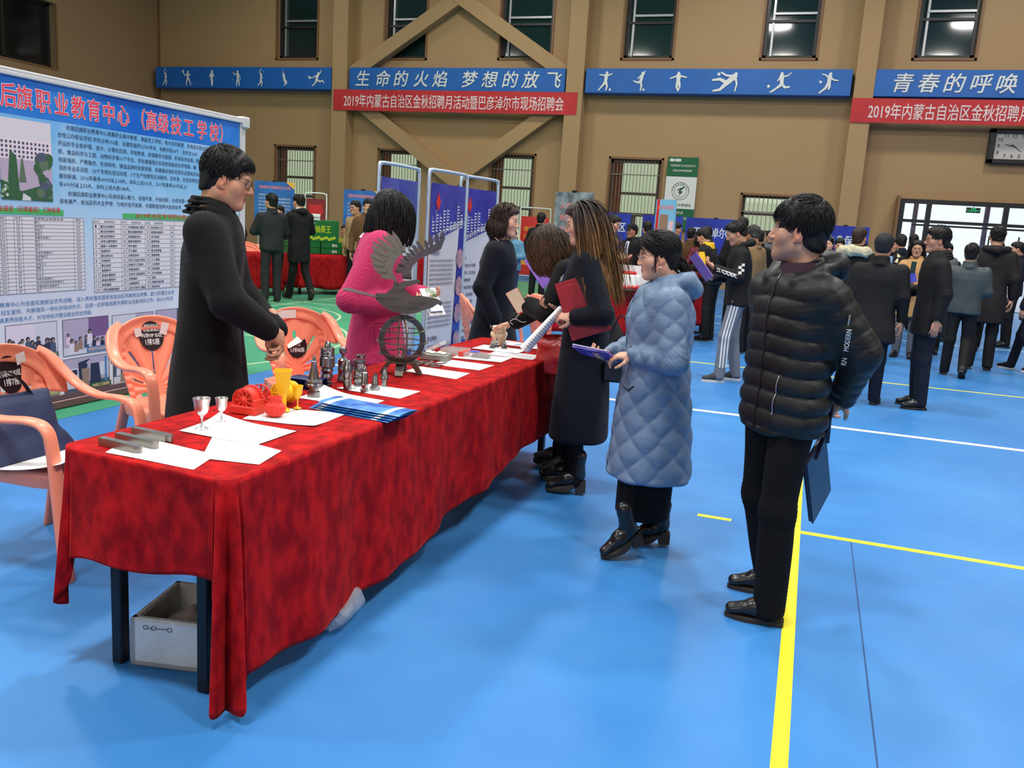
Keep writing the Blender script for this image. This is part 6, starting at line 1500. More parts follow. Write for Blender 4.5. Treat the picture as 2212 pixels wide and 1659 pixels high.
def knit():
    m = mat('pink_boucle_knit', (236, 44, 112), .9, sheen=.4, sheen_rgb=(255, 150, 190)); nt = m.node_tree; b = nt.nodes['Principled BSDF']
    tc = nt.nodes.new('ShaderNodeTexCoord'); v = nt.nodes.new('ShaderNodeTexVoronoi'); v.inputs['Scale'].default_value = 135; v.inputs['Randomness'].default_value = .35; nt.links.new(tc.outputs['Object'], v.inputs['Vector'])
    r = nt.nodes.new('ShaderNodeValToRGB'); r.color_ramp.elements[0].color = (*lin((244, 60, 128)), 1); r.color_ramp.elements[1].color = (*lin((176, 22, 78)), 1); r.color_ramp.elements[1].position = .75
    bp = nt.nodes.new('ShaderNodeBump'); bp.invert = True; bp.inputs['Strength'].default_value = .7; bp.inputs['Distance'].default_value = .01
    nt.links.new(v.outputs['Distance'], r.inputs[0]); nt.links.new(r.outputs[0], b.inputs['Base Color']); nt.links.new(v.outputs['Distance'], bp.inputs['Height']); nt.links.new(bp.outputs[0], b.inputs['Normal']); return m
class Skin:
    """rays onto a garment, for zips, prints and seams that lie on it"""
    def __init__(s, o):
        me = o.data; s.o = o; s.t = BVHTree.FromPolygons([v.co.copy() for v in me.vertices], [tuple(p.vertices) for p in me.polygons])
    def hit(s, p, d, off=.002):
        h, n, i, dist = s.t.ray_cast(Vector(p), Vector(nrm(d)))
        return None if h is None else np.array(h) + np.array(n)*off
    def line(s, P, d, r, mt, name, n=24, parent=None, sq=.6):
        P = np.asarray(P, float); t = np.linspace(0, 1, len(P)); T = np.linspace(0, 1, n)
        Q = [s.hit([np.interp(u, t, P[:, k]) for k in range(3)], d) for u in T]; Q = [q for q in Q if q is not None]
        Q = [q for i, q in enumerate(Q) if i == 0 or np.linalg.norm(q-Q[i-1]) < .12]
        if len(Q) < 2: return
        mb = MB(); mb.tube(Q, r, 6, squash=sq); return mb.build(name, mt, parent or s.o)
    def text(s, body, O, X, Y, d, size, mt, name='lettering', width=None, bold=0.0):
        mb = MB(); put_text(mb, body, O, size, X, Y, width=width, bold=bold); V = [s.hit(v, d, .0022) for v in np.concatenate(mb.v)]
        m2 = MB(); m2.add([v if v is not None else np.array(O) for v in V], mb.f); return m2.build(name, mt, s.o)
def long_hair(P, n, length, m, seed=0, part=.25, grav=.22, stiff=.9, w=.0045, col0=None, col1=None, cap='f', fwd=0.0, steps=16, lenvar=.12, taper=.25, kind='f', tie=None, capgrow=1.0, behind=0.0, ymax=.2, short_nape=0.0, guard=False, gd=0.0, curl=0.0):
    V, F = hair_cap((.0036, .006, .01)[P.lod], cap, capgrow, seed); ch = [(V, F)]; rs = np.random.RandomState(seed+3)
    p, u = scalp_points(n, seed+1, kind, 1.0, ymax=ymax); g_ = P.Rh.T @ np.array([0, -behind, -1.]); d = np.tile(g_, (n, 1)); d[:, 0] += np.sign(p[:, 0]+.012*rs.randn(n))*(.2+part); d[:, 1] += fwd; d = d - u*((d*u).sum(1))[:, None] + rs.randn(n, 3)*.03
    R = P.H(p); D = d @ P.Rh.T
    L = length*(1-lenvar+2*lenvar*rs.rand(n)); L = L*(1-short_nape*np.clip(-(p[:, 1])/.1, 0, 1))
    hc = P.H((0, -.008, .02)); col = [(hc, np.array([.084, .112, .112])*(1.02), P.Rh), (P.H((0, .03, -.05)), np.array([.068, .07, .08]), P.Rh), (P.U((0, -.005, 1.375)), np.array([.205, .125, .105]), np.eye(3)), (P.U((0, -.02, 1.2)), np.array([.19, .145, .25]), np.eye(3))]
    gw = nrm(np.array([0, -behind, -1])*(1-gd) + P.Rh @ np.array([0, 0, -1.])*gd); S = strands(R, D, steps, L/steps, stiff, grav, col, .02, seed, gdir=gw, curl=(P.H((0, .0, -.14)), curl) if curl else None)
    if guard:
        Q = (S-P.hc) @ P.Rh; k_ = np.clip((.15-Q[..., 2])/.06, 0, 1)*np.clip(np.arange(steps+1)/2, 0, 1); lim = .022+.012*rs.randn(n)[:, None]; Q[..., 1] = Q[..., 1]*(1-k_) + np.minimum(Q[..., 1], lim)*k_; S = Q @ P.Rh.T + P.hc
    V2, F2 = strand_mesh(S, w*(.6+.8*rs.rand(n)), (1, taper), .3, P.hc)
    V0 = P.H(V); off = [V0, V2]; cols = None
    if col0 is not None:
        t = np.tile(np.repeat(np.linspace(0, 1, steps+1), 4), n); k = np.clip((t-.35)/.5, 0, 1)*np.repeat(.35+.65*rs.rand(n), (steps+1)*4); c0, c1 = np.array(lin(col0)), np.array(lin(col1))
        cols = np.concatenate([np.tile(c0, (len(V), 1)), c0*(1-k[:, None])+c1*k[:, None]])
    P.parts['hair'] = mesh_obj('hair', [(V0, F), (V2, F2)], m, P.root, cols)
def held(name, label, cat, P, pts, m, parts=None, group=None):
    """a thing in a hand: pts builds it in the holder's local frame; it stands on its own at top level"""
    e = pts(MB()) if not isinstance(pts, MB) else pts
    o = e.build(name, m); o.matrix_world = P.root.matrix_basis; o.location = P.root.location; o.rotation_euler = P.root.rotation_euler; o.scale = P.root.scale; return tag(o, label, cat, group)
def slab(c, X, Y, w, h, t=.004, mi=0, mb=None, bevel=0.0):
    X = nrm(X); Y = nrm(np.asarray(Y, float)-X*(np.asarray(Y, float) @ X)); mb = mb or MB(); mb.box(c, (w, h, t), np.stack([X, Y, np.cross(X, Y)], 1), mi, bevel); return mb

# --- man in the black overcoat behind the table
p1 = Person('person', 'man in black overcoat and glasses behind the table, hands clasped, looking down', (-2.60, 3.34), -64, 1.80, 0, (206, 152, 120), 'm', head=(0, 14, 0), build=1.06, lean=3,
            armR=((.27, .13, 1.11), (.10, .27, .975), (-.62, .55, -.5), (-.6, -.7, -.2)), armL=((-.25, .08, 1.12), (-.01, .29, .955), (.5, .3, -.75), (.3, -.9, 0)), handR=dict(curl=(.7, .8, .5)), handL=dict(curl=(.7, .7, .5)))
p1.body(chub=1.0, eyes='down'); o = p1.top(M_wool, .5, 1.07, flare=.05, name='overcoat', collar='turn', noise=.006, nf=7, seed=4, boxy=.6, sleeve=1.08, hemcut=lambda P: np.where((np.abs(P[..., 0]+.04) < .006) & (P[..., 1] < 0) & (P[..., 2] < .85), .01, -.01))
p1.trousers(M_trs); p1.shoes('oxford', (M_bleather, M_bsole)); p1.glasses(M_blackwire)
p1.hair(short_hair(.0034, 'm', 1800, .024, 11, (0, .45, .1), .2, 1.03, .008), M_hair)

# --- young man in the black puffer
baf = lambda pitch, amp: (lambda z, a, X, Y: amp*(np.sqrt(np.abs(np.sin(PI*(z+.006*np.sin(3*a))/pitch)))-.6))
p7 = Person('person', 'young man in black puffer jacket standing at the right, looking left, hands behind back', (-.05, 3.64), 132, 1.70, 0, (198, 150, 124), 'm', head=(-46, -3, 0), build=1.0, armR='back', armL=((-.265, -.13, 1.18), (-.11, -.215, .97), (.75, -.1, -.6), (-.1, -1, .1)),
            legR=dict(yaw=-36, hip=(.085, 0, .9), knee=(.13, -.05, .49), ankle=(.14, -.17, .085)), legL=dict(yaw=-42, hip=(-.085, 0, .9), knee=(-.1, .05, .49), ankle=(-.12, .04, .085)), handL=dict(curl=(.5, .6, .4)), handR=dict(curl=(.9, .9, .6)))
p7.body(stubble=.35); o = p7.top(M_puff, .81, 1.0, name='puffer_jacket', mod=baf(.076, .012), smod=lambda t, a: .006*(np.sqrt(np.abs(np.sin(PI*t*4.3)))-.6), sleeve=1.12, noise=.007, nf=11, boxy=.8,
    hood=[([(-.085, .1, -.045), (-.125, .01, -.0), (-.1, -.09, .025), (0, -.125, .03), (.1, -.09, .025), (.125, .01, .0), (.085, .1, -.045)], [.016, .028, .04, .046, .04, .028, .016]), ([(-.1, -.1, -.01), (0, -.14, -.03), (.1, -.1, -.01)], [.03, .045, .03])])
k = Skin(o); k.line([(.01, .6, 1.44), (.0, .6, .83)], (0, -1, 0), .0045, M_blackwire, 'front_zip'); z = k.line([(-.17, .6, 1.06), (-.165, .6, .9)], (.15, -1, 0), .0028, M_silver, 'pocket_zip')
k.line([(.012, .6, 1.46), (.012, .6, 1.33)], (0, -1, 0), .002, M_silver, 'zip_teeth')
k.text('MODERN', (-.54, .19, 1.19), (0, 0, 1), (.67, .74, 0), (.74, -.67, 0), .026, M_white, width=.085, bold=.02); k.text('RN', (-.54, .19, 1.13), (0, 0, 1), (.67, .74, 0), (.74, -.67, 0), .026, M_white, width=.03, bold=.02)
k.line([(-.53, .2, 1.33), (-.53, .2, 1.29)], (.74, -.67, 0), .005, M_silver, 'sleeve_zip', 6)
mb = MB(); mb.lathe([(.1, 0), (.085, .05), (.075, .085)], 24, p7.neck+[0, .005, -.055], rotx(-.1)); mb.build('tee_shirt', M_tee, p7.root)
p7.trousers(M_trs, 1.04, ankle=.062, knee=.072, noise=.007); p7.shoes('oxford', (M_bleather, M_bsole))
p7.hair(short_hair(.0032, 'm', 2600, .034, 3, (.12, .55, .02), .3, 1.03, .014, fringe=.6), M_hair)
mb = slab((-.04, -.2, .61), (.46, -.8, .5), (-.2, .4, .8), .25, .32, .014, bevel=.004); slab((-.05, -.2, .605), (.46, -.8, .5), (-.2, .4, .8), .23, .34, .010, 0, mb, .004)
mb.tube(catmull([(-.09, -.13, .70), (-.075, -.19, .86), (-.06, -.21, .93), (-.035, -.23, .88), (-.03, -.24, .75)], 5), .011, 8, squash=.25)
held('document_bag', 'flat navy document bag with looped handle hanging behind the young man in black puffer', 'bag', p7, mb, mat('navy_document_bag', (16, 24, 52), .35))

# --- woman in the pale blue quilted coat
def quilt(z, a, X, Y):
    s = a*.17; u = (s+z*.8)/.135; v = (s-z*.8)/.135; return .014*(np.sqrt(np.abs(np.sin(PI*u)*np.sin(PI*v)))-.55)
p6 = Person('person', 'woman in long pale blue quilted coat reading a purple booklet', (-.645, 4.10), 112, 1.555, 0, (216, 166, 140), 'f', head=(-4, 10, 0), build=1.1, lean=1,
            armR=((.25, .06, 1.12), (.10, .25, 1.065), (-.55, .8, .1), (-.2, -.2, .95)), armL=((-.275, -.02, 1.11), (-.10, .15, 1.105), (.45, .85, -.12), (.4, .1, -.9)), handL=dict(curl=(.45, .6, .45), thumb=.3), handR=dict(curl=(.5, .6, .4), thumb=.5),
            legL=dict(knee=(-.11, .10, .5), ankle=(-.14, .10, .145), pitch=-20, yaw=10), legR=dict(knee=(.09, -.03, .48), ankle=(.08, -.12, .1), yaw=-8))
p6.body(lips=(170, 88, 84), chub=1.0, eyes='down'); o = p6.top(M_bluec, .43, 1.06, flare=.03, name='quilted_coat', mod=quilt, smod=lambda t, a: .012*(np.sqrt(np.abs(np.sin(PI*(t*2.6+a*.5))*np.sin(PI*(t*2.6-a*.5))))-.5), sleeve=1.12, noise=.004, nf=10, seed=2, depth=1.32, cuff=.044, boxy=.7, collar='stand',
    hood=[([(-.09, .1, -.04), (-.125, .02, -.0), (-.1, -.08, .02), (0, -.115, .02), (.1, -.08, .02), (.125, .02, .0), (.09, .1, -.04)], [.018, .03, .036, .042, .036, .03, .018]), ([(-.09, -.11, -.0), (0, -.15, -.03), (.09, -.11, -.0)], [.03, .045, .03])])
k = Skin(o); k.line([(.03, .7, 1.42), (.03, .7, .45)], (0, -1, 0), .004, mat('blue_seam', (78, 104, 140), .6), 'placket'); k.line([(-.09, .7, .93), (-.16, .7, .915), (-.21, .7, .95)], (.1, -1, 0), .005, mat('dark_pocket', (24, 30, 44), .8), 'pocket'); k.line([(.12, .7, .99), (.19, .7, .96)], (0, -1, 0), .003, mat('blue_seam'), 'pocket_seam')
for zz in (.62, .53): k.line([(.028, .7, zz), (.032, .7, zz-.005)], (0, -1, 0), .005, M_silver, 'snap', 3)
p6.skirt(M_trs, .2, .8, .155, .14, .17, .15, .01, 0); p6.trousers(M_trs, .8, 'tights', top=.9, ankle=.045, noise=0, knee=.055); p6.shoes('heel_boot', (M_bleather, M_bsole)); p6.glasses(M_gold, .0225, .018, True)
V, F = hair_cap(.0034, 'f', 1.02, 5, .003); rs = np.random.RandomState(1); q, u = scalp_points(900, 6, 'f', 1.0); d = np.array([0, -.13, -.03])-q; d = d-u*((d*u).sum(1))[:, None]
S = strands(p6.H(q-u*.006), (nrm_ := d/np.linalg.norm(d, axis=1, keepdims=True)) @ p6.Rh.T, 6, .012, .95, .0, [(p6.H((0, -.014, .042)), np.array([.0865, .108, .0925]), p6.Rh), (p6.H((0, .03, .076)), np.array([.069, .066, .048]), p6.Rh)], .01, 3, hug=.95)
t0 = p6.H((0, -.115, -.05))+np.random.RandomState(2).randn(90, 3)*.014; S2 = strands(t0, np.tile([0, -.8, -.6], (90, 1)), 10, .02, .9, .2, [], .05, 4); A = strand_mesh(S, .0034, (1, .4), .5, p6.hc); Bm = strand_mesh(S2, .005, (1, .3), .6, p6.hc)
p6.parts['hair'] = mesh_obj('hair', [(p6.H(V), F), A, Bm, strand_mesh(strands(p6.H(np.array([[sx*.073, .024, z] for sx in (-1, 1) for z in (.02, .01, 0, -.006, .016, -.002)])), np.tile([0, .0, -1], (12, 1)), 8, .01, .9, .15, [], .06, 8), .0035, (1, .2), .6, p6.hc)], M_hair, p6.root)
mb = MB()
for sx in (-1, 1): mb.lathe([(.0005, -.006), (.0055, -.002), (.0055, .003), (.0005, .006)], 12, p6.H((sx*.079, .005, -.056)))
mb.build('pearl_earring', mat('pearl', (232, 226, 214), .2), p6.root)
mb = slab((.03, .33, 1.085), (.7, .7, 0), (-.5, .5, .35), .24, .12, .01); slab((.03, .335, 1.092), (.7, .7, .02), (-.5, .5, .4), .23, .118, .006, 1, mb)
o = held('booklet', 'thin purple booklet held by the woman in the blue quilted coat', 'booklet', p6, mb, [mat('purple_cover', (62, 50, 150), .3, rgb2=(120, 110, 200), vscale=20), mat('pale_violet_page', (180, 168, 206), .4)])

# --- woman with long streaked hair
p5 = Person('person', 'woman with long streaked brown hair and glasses, navy coat, red folders under her arm', (-1.2, 4.9), 97, 1.70, 0, (214, 166, 142), 'f', head=(4, 13, 0), build=1.0, lean=2,
            armL=((-.27, -.12, 1.12), (-.215, .045, 1.085), (.25, .95, .06), (.6, -.1, -.6)), armR=((.24, .02, 1.13), (.12, .2, 1.1), (-.5, .8, .1), (-.4, -.1, .9)), handL=dict(curl=(.85, .95, .6), thumb=.6), handR=dict(curl=(.6, .6, .4)),
            legL=dict(ankle=(-.09, -.02, .1)), legR=dict(ankle=(.09, .05, .1), knee=(.09, .04, .5)))
p5.body(lips=(178, 70, 78), eyes='down'); o = p5.top(M_navyw, .33, 1.0, flare=.03, name='navy_coat', collar='turn', sleeve=1.0, noise=.004, nf=8, seed=8, depth=1.05, cuff=.052)
p5.trousers(M_trs, .85, 'leggings', ankle=.05, noise=.004, knee=.058); p5.shoes('heel_boot', (M_bleather, M_bsole)); p5.glasses(M_gold, .025, .0225)
long_hair(p5, 1500, .46, M_hair_v, 21, .15, .20, .86, .0040, (46, 33, 26), (150, 106, 62), lenvar=.14, steps=18, behind=.16, fwd=-.7, guard=True)
mb = MB(); mb.tube([(-.20+.034*math.cos(a), .018+.008*math.sin(a), 1.082+.034*math.sin(a)) for a in np.linspace(0, 2*PI, 24, endpoint=False)], .0065, 8, closed=True); mb.build('jade_bangle', mat('pale_jade', (196, 216, 204), .25), p5.root)
mb = MB(); mb.tube(catmull([(-.07, .11, 1.42), (-.05, .15, 1.3), (0, .165, 1.18), (.05, .15, 1.3), (.07, .11, 1.42)], 5), .006, 6, squash=.3); mb.build('lanyard', M_lan, p5.root)
mb = slab((-.196, .0, 1.135), (0, .92, -.36), (0, .36, .92), .235, .315, .010, bevel=.002); slab((-.184, .012, 1.16), (0, .92, -.36), (0, .36, .92), .235, .315, .008, 0, mb, .002); slab((-.2025, -.07, 1.185), (0, .92, -.36), (0, .36, .92), .05, .12, .003, 1, mb)
held('red_folder', 'pair of dark red folders with a white label under the long-haired woman’s arm', 'folder', p5, mb, [mat('folder_red', (156, 30, 42), .35), mat('white_label', (214, 214, 222), .5)])
mb = MB(); a0, a1 = np.array([-.15, .13, 1.13]), np.array([-.17, .33, .87]); Fm = frame(a1-a0); P = [[a0+(a1-a0)*t + Fm @ np.array([(.018+.012*t)*math.cos(b), (.018+.012*t)*math.sin(b), 0])*(1-.25*(b > 5)) for b in np.linspace(0, 6.6, 22)] for t in np.linspace(0, 1, 6)]
mb.grid(P); mb.grid([[q+(a1-a0)*.02+Fm @ np.array([.003, .003, 0]) for q in r] for r in P]); o = held('rolled_papers', 'sheaf of printed papers rolled in the long-haired woman’s hand', 'papers', p5, mb, M_paper)
mb = MB(); Z = nrm(a1-a0); X = nrm(np.cross(Z, (1, .2, 0)))
for i in range(15): q = a0+Z*(.06+.017*i)+np.array([-.032-.0007*i, -.01, -.004]); mb.box(q, (.002, .035, .003), np.stack([np.cross(Z, X), X, Z], 1))
mb.build('print', M_pk, o)
mb = slab((.0, 0, 0), (0, 1, 0), (0, 0, 1), .16, .13, .05, bevel=.015); mb.tube(catmull([(-.02, -.07, .06), (0, -.03, .3), (0, .02, .3), (-.02, .07, .06)], 5), .004, 6); o = held('chain_bag', 'small black handbag hanging behind the long-haired woman', 'bag', p5, mb, M_bleather); o.location = (-.98, 4.80, .76)

# --- woman leaning over the table
p4 = Person('person', 'woman in black jacket with white scribbles leaning over the table towards the jar', (-1.36, 5.2), 92, 1.68, 0, (214, 166, 140), 'f', head=(4, 56, 0), build=1.0, bend=29, slide=-.19,
            armR=((.22, .17, 1.13), (.165, .44, .955), (-.12, .93, -.3), (.1, -.25, -1)), armL=((-.23, .12, 1.08), (-.08, .28, 1.10), (.2, .9, .2), (.5, .2, .8)), handR=dict(each=((.1, .15, .1), (.15, .3, .2), (.3, .4, .3), (.35, .5, .3)), thumb=.1, spread=.16), handL=dict(curl=(.5, .5, .4)),
            legR=dict(ankle=(.1, .05, .1), knee=(.1, .02, .5)), legL=dict(ankle=(-.11, -.06, .1), knee=(-.1, -.06, .5)))
p4.body(eyes='down'); o = p4.top(M_blk, .78, 1.02, name='black_jacket', collar='crew', sleeve=1.05, noise=.006, seed=5, cuff=.056); k = Skin(o); r_ = random.Random(7); A = p4.arm['R']
mb = MB()
for i in range(34):
    u = r_.random()*2; b = (p4.sh['R']*(1-u)+A[0]*u) if u < 1 else A[0]*(2-u)+A[1]*(u-1); s_ = .05*r_.random()+.02; th = r_.random()*6
    if i > 20: b = p4.U((-.16+.3*r_.random(), .0, 1.05+.35*r_.random()))
    pts = [k.hit(b + np.array([-.12 if i <= 20 else -.4, s_*math.cos(th+a)*(1+.3*math.sin(3*a+i)), s_*math.sin(th+a)*.9]), (1, 0, 0), .0016) for a in np.linspace(0, 2.5+2*r_.random(), 12)]
    pts = [q for q in pts if q is not None]
    if len(pts) > 3: mb.tube(pts, .0022, 4)
mb.build('scribble_print', M_white, o)
p4.trousers(M_trs, .9, ankle=.055); p4.shoes('chunky_boot', (M_gleather, M_bsole)); long_hair(p4, 1300, .22, M_hair_v, 31, .3, .2, .88, .0046, (50, 35, 26), (120, 84, 52), lenvar=.07, taper=.5, fwd=-.1, gd=.35, curl=.22)
mb = MB(); q = p4.U((-.02, .15, 1.3)); mb.tube(catmull([p4.U((-.07, .05, 1.47)), p4.U((-.06, .14, 1.3)), q+[-.05, .06, -.2], p4.U((.06, .14, 1.3)), p4.U((.07, .05, 1.47))], 5), .007, 6, squash=.3); mb.box(q+[-.05, .06, -.24], (.05, .008, .08), bevel=.003); mb.build('lanyard', M_lan, p4.root)
mb = slab((-.115, .345, 1.125), (.35, .8, -.45), (-.2, .45, .85), .105, .16, .006); mb2 = slab((-.125, .345, 1.128), (.35, .8, -.45), (-.2, .45, .85), .1, .15, .003, 1, mb)
held('open_booklet', 'open cream booklet with red edge in the leaning woman’s left hand', 'booklet', p4, mb, [mat('booklet_red', (216, 48, 40), .4), mat('booklet_cream', (244, 232, 200), .5)])
mb = slab((.28, .30, 1.33), (0, .75, -.66), (.15, .66, .75), .16, .24, .012, bevel=.002); held('purple_folder', 'purple folder behind the leaning woman’s hanging hair', 'folder', p4, mb, mat('folder_purple', (150, 108, 216), .35))
f = Field((-.09, -.17, -.15), (.09, .17, .15), .008); f.loft([-.14, -.08, .04, .11], [.065, .07, .06, .02], [.13, .15, .14, .12], n=4, k=0); f.noise(.008, 14, 2); V, F = f.mesh()
e = empty('handbag', (-1.385, 5.03, .80), 0, 'red leather handbag hanging at the leaning woman’s side', 'bag'); mesh_obj('bag_body', [(V, F)], mat('red_bag_leather', (170, 22, 24), .35, bump=.25, bscale=40), e); e.rotation_euler = (0, 0, math.radians(98))
mb = MB()
for x in (-.03, .03): mb.tube(catmull([(x, -.1, .09), (x*.6, -.06, .25), (x*.5, .0, .3), (x*.6, .06, .25), (x, .1, .09)], 5), .006, 6)
mb.build('bag_handle', mat('red_bag_leather'), e)

# --- woman in pink
p2 = Person('person', 'woman in bright pink knit coat with straight black bob, seen from behind her shoulder', (-2.53, 4.86), -62, 1.715, 0, (218, 168, 142), 'f', head=(-6, 24, 0), build=1.12, lean=0,
            armR=((.29, -.17, 1.07), (.17, .14, 1.05), (-.15, .95, .12), (-.7, -.1, .5)), armL=((-.25, .1, 1.1), (-.06, .28, 1.08), (.4, .85, .1), (.5, -.1, .8)), handR=dict(curl=(.5, .6, .4), thumb=.5), handL=dict(curl=(.5, .6, .4)))
p2.body(eyes='down'); o = p2.top(knit(), .655, 1.08, flare=.06, name='pink_coat', collar='none', sleeve=1.18, noise=.006, nf=7, seed=6, depth=1.15, cuff=.06, boxy=.8)
k = Skin(o); k.line([(.6, -.02, .93), (.6, .07, .935), (.6, .08, .84), (.6, -.01, .82), (.6, -.02, .93)], (-1, 0, 0), .006, o.data.materials[0], 'pocket_flap', 40)
mb = MB(); mb.lathe([(.11, -.02), (.088, .025), (.072, .06), (.066, .085), (.062, .085)], 24, p2.neck-[0, .0, .055], rotx(-.25)); mb.build('pale_collar', mat('pale_pink_knit', (232, 208, 220), .8), p2.root)
mb = MB(); mb.tube(catmull([p2.neck+[.07, -.04, .03], p2.neck+[.085, .04, -.03], p2.neck+[.07, .12, -.1], p2.neck+[.05, .16, -.22]], 5), .011, 8, squash=.25); mb.build('lanyard', M_lan, p2.root)
p2.skirt(mat('grey_fringed_skirt', (92, 84, 112), .9, rgb2=(150, 142, 168), vscale=70, bump=1, bscale=120), .42, .75, .21, .18, .21, .18, noise=.008); p2.trousers(M_trs, .85, 'tights', top=.8, ankle=.05, noise=0); p2.shoes('oxford', (M_bleather, M_bsole))
long_hair(p2, 1500, .27, M_hair, 41, .25, .22, .88, .0046, lenvar=.05, taper=.6, behind=-.05, curl=.12, capgrow=1.03)
mb = slab((.06, .34, 1.06), (-.5, .85, .05), (-.5, -.3, .75), .12, .2, .004); slab((.055, .35, 1.066), (-.5, .85, .05), (-.5, -.3, .75), .06, .19, .004, 1, mb); slab((.10, .36, 1.03), (-.5, .85, .05), (-.5, -.3, .75), .10, .06, .004, 2, mb)
held('school_leaflet', 'white and blue leaflet with a green picture in the hands of the woman in pink', 'leaflet', p2, mb, [M_paper, mat('leaflet_picture', (92, 120, 76), .35, rgb2=(200, 206, 214), vscale=22), M_lf])

# --- woman in the long dark coat at the table's far end
p3 = Person('person', 'woman in long dark navy coat with short brown hair and pearl earring, facing right', (-2.24, 6.2), -82, 1.68, 0, (214, 164, 138), 'f', head=(-4, 4, 0), build=1.0, lean=2,
            armR=((.245, -.06, 1.12), (.24, .06, .88), (-.05, .3, -1), (-1, 0, 0)))
p3.body(eyes='open'); o = p3.top(M_navyw, .30, 1.05, flare=.09, name='navy_coat', collar='none', sleeve=1.02, noise=.004, seed=9, depth=1.08, cuff=.055)
mb = MB()
for sx in (-1, 1): mb.tube(catmull([p3.neck+[sx*.065, -.04, .03], p3.neck+[sx*.085, .03, -.02], p3.neck+[sx*.06, .105, -.12], p3.neck+[sx*.03, .14, -.28]], 5), .012, 8, squash=.35)
mb.build('striped_collar', mat('pink_white_stripe', (196, 110, 124), .7, rgb2=(232, 220, 216), vscale=90), p3.root)
p3.trousers(M_trs, .85); p3.shoes('oxford', (M_bleather, M_bsole)); long_hair(p3, 1300, .15, M_hair_brown, 51, .35, .12, .92, .0044, guard=True, lenvar=.1, taper=.4, short_nape=.2, curl=.25, capgrow=1.06)
mb = MB(); mb.lathe([(.0005, -.007), (.006, -.002), (.006, .003), (.0005, .007)], 12, p3.H((.0765, .004, -.053))); mb.build('pearl_earring', mat('pearl'), p3.root)
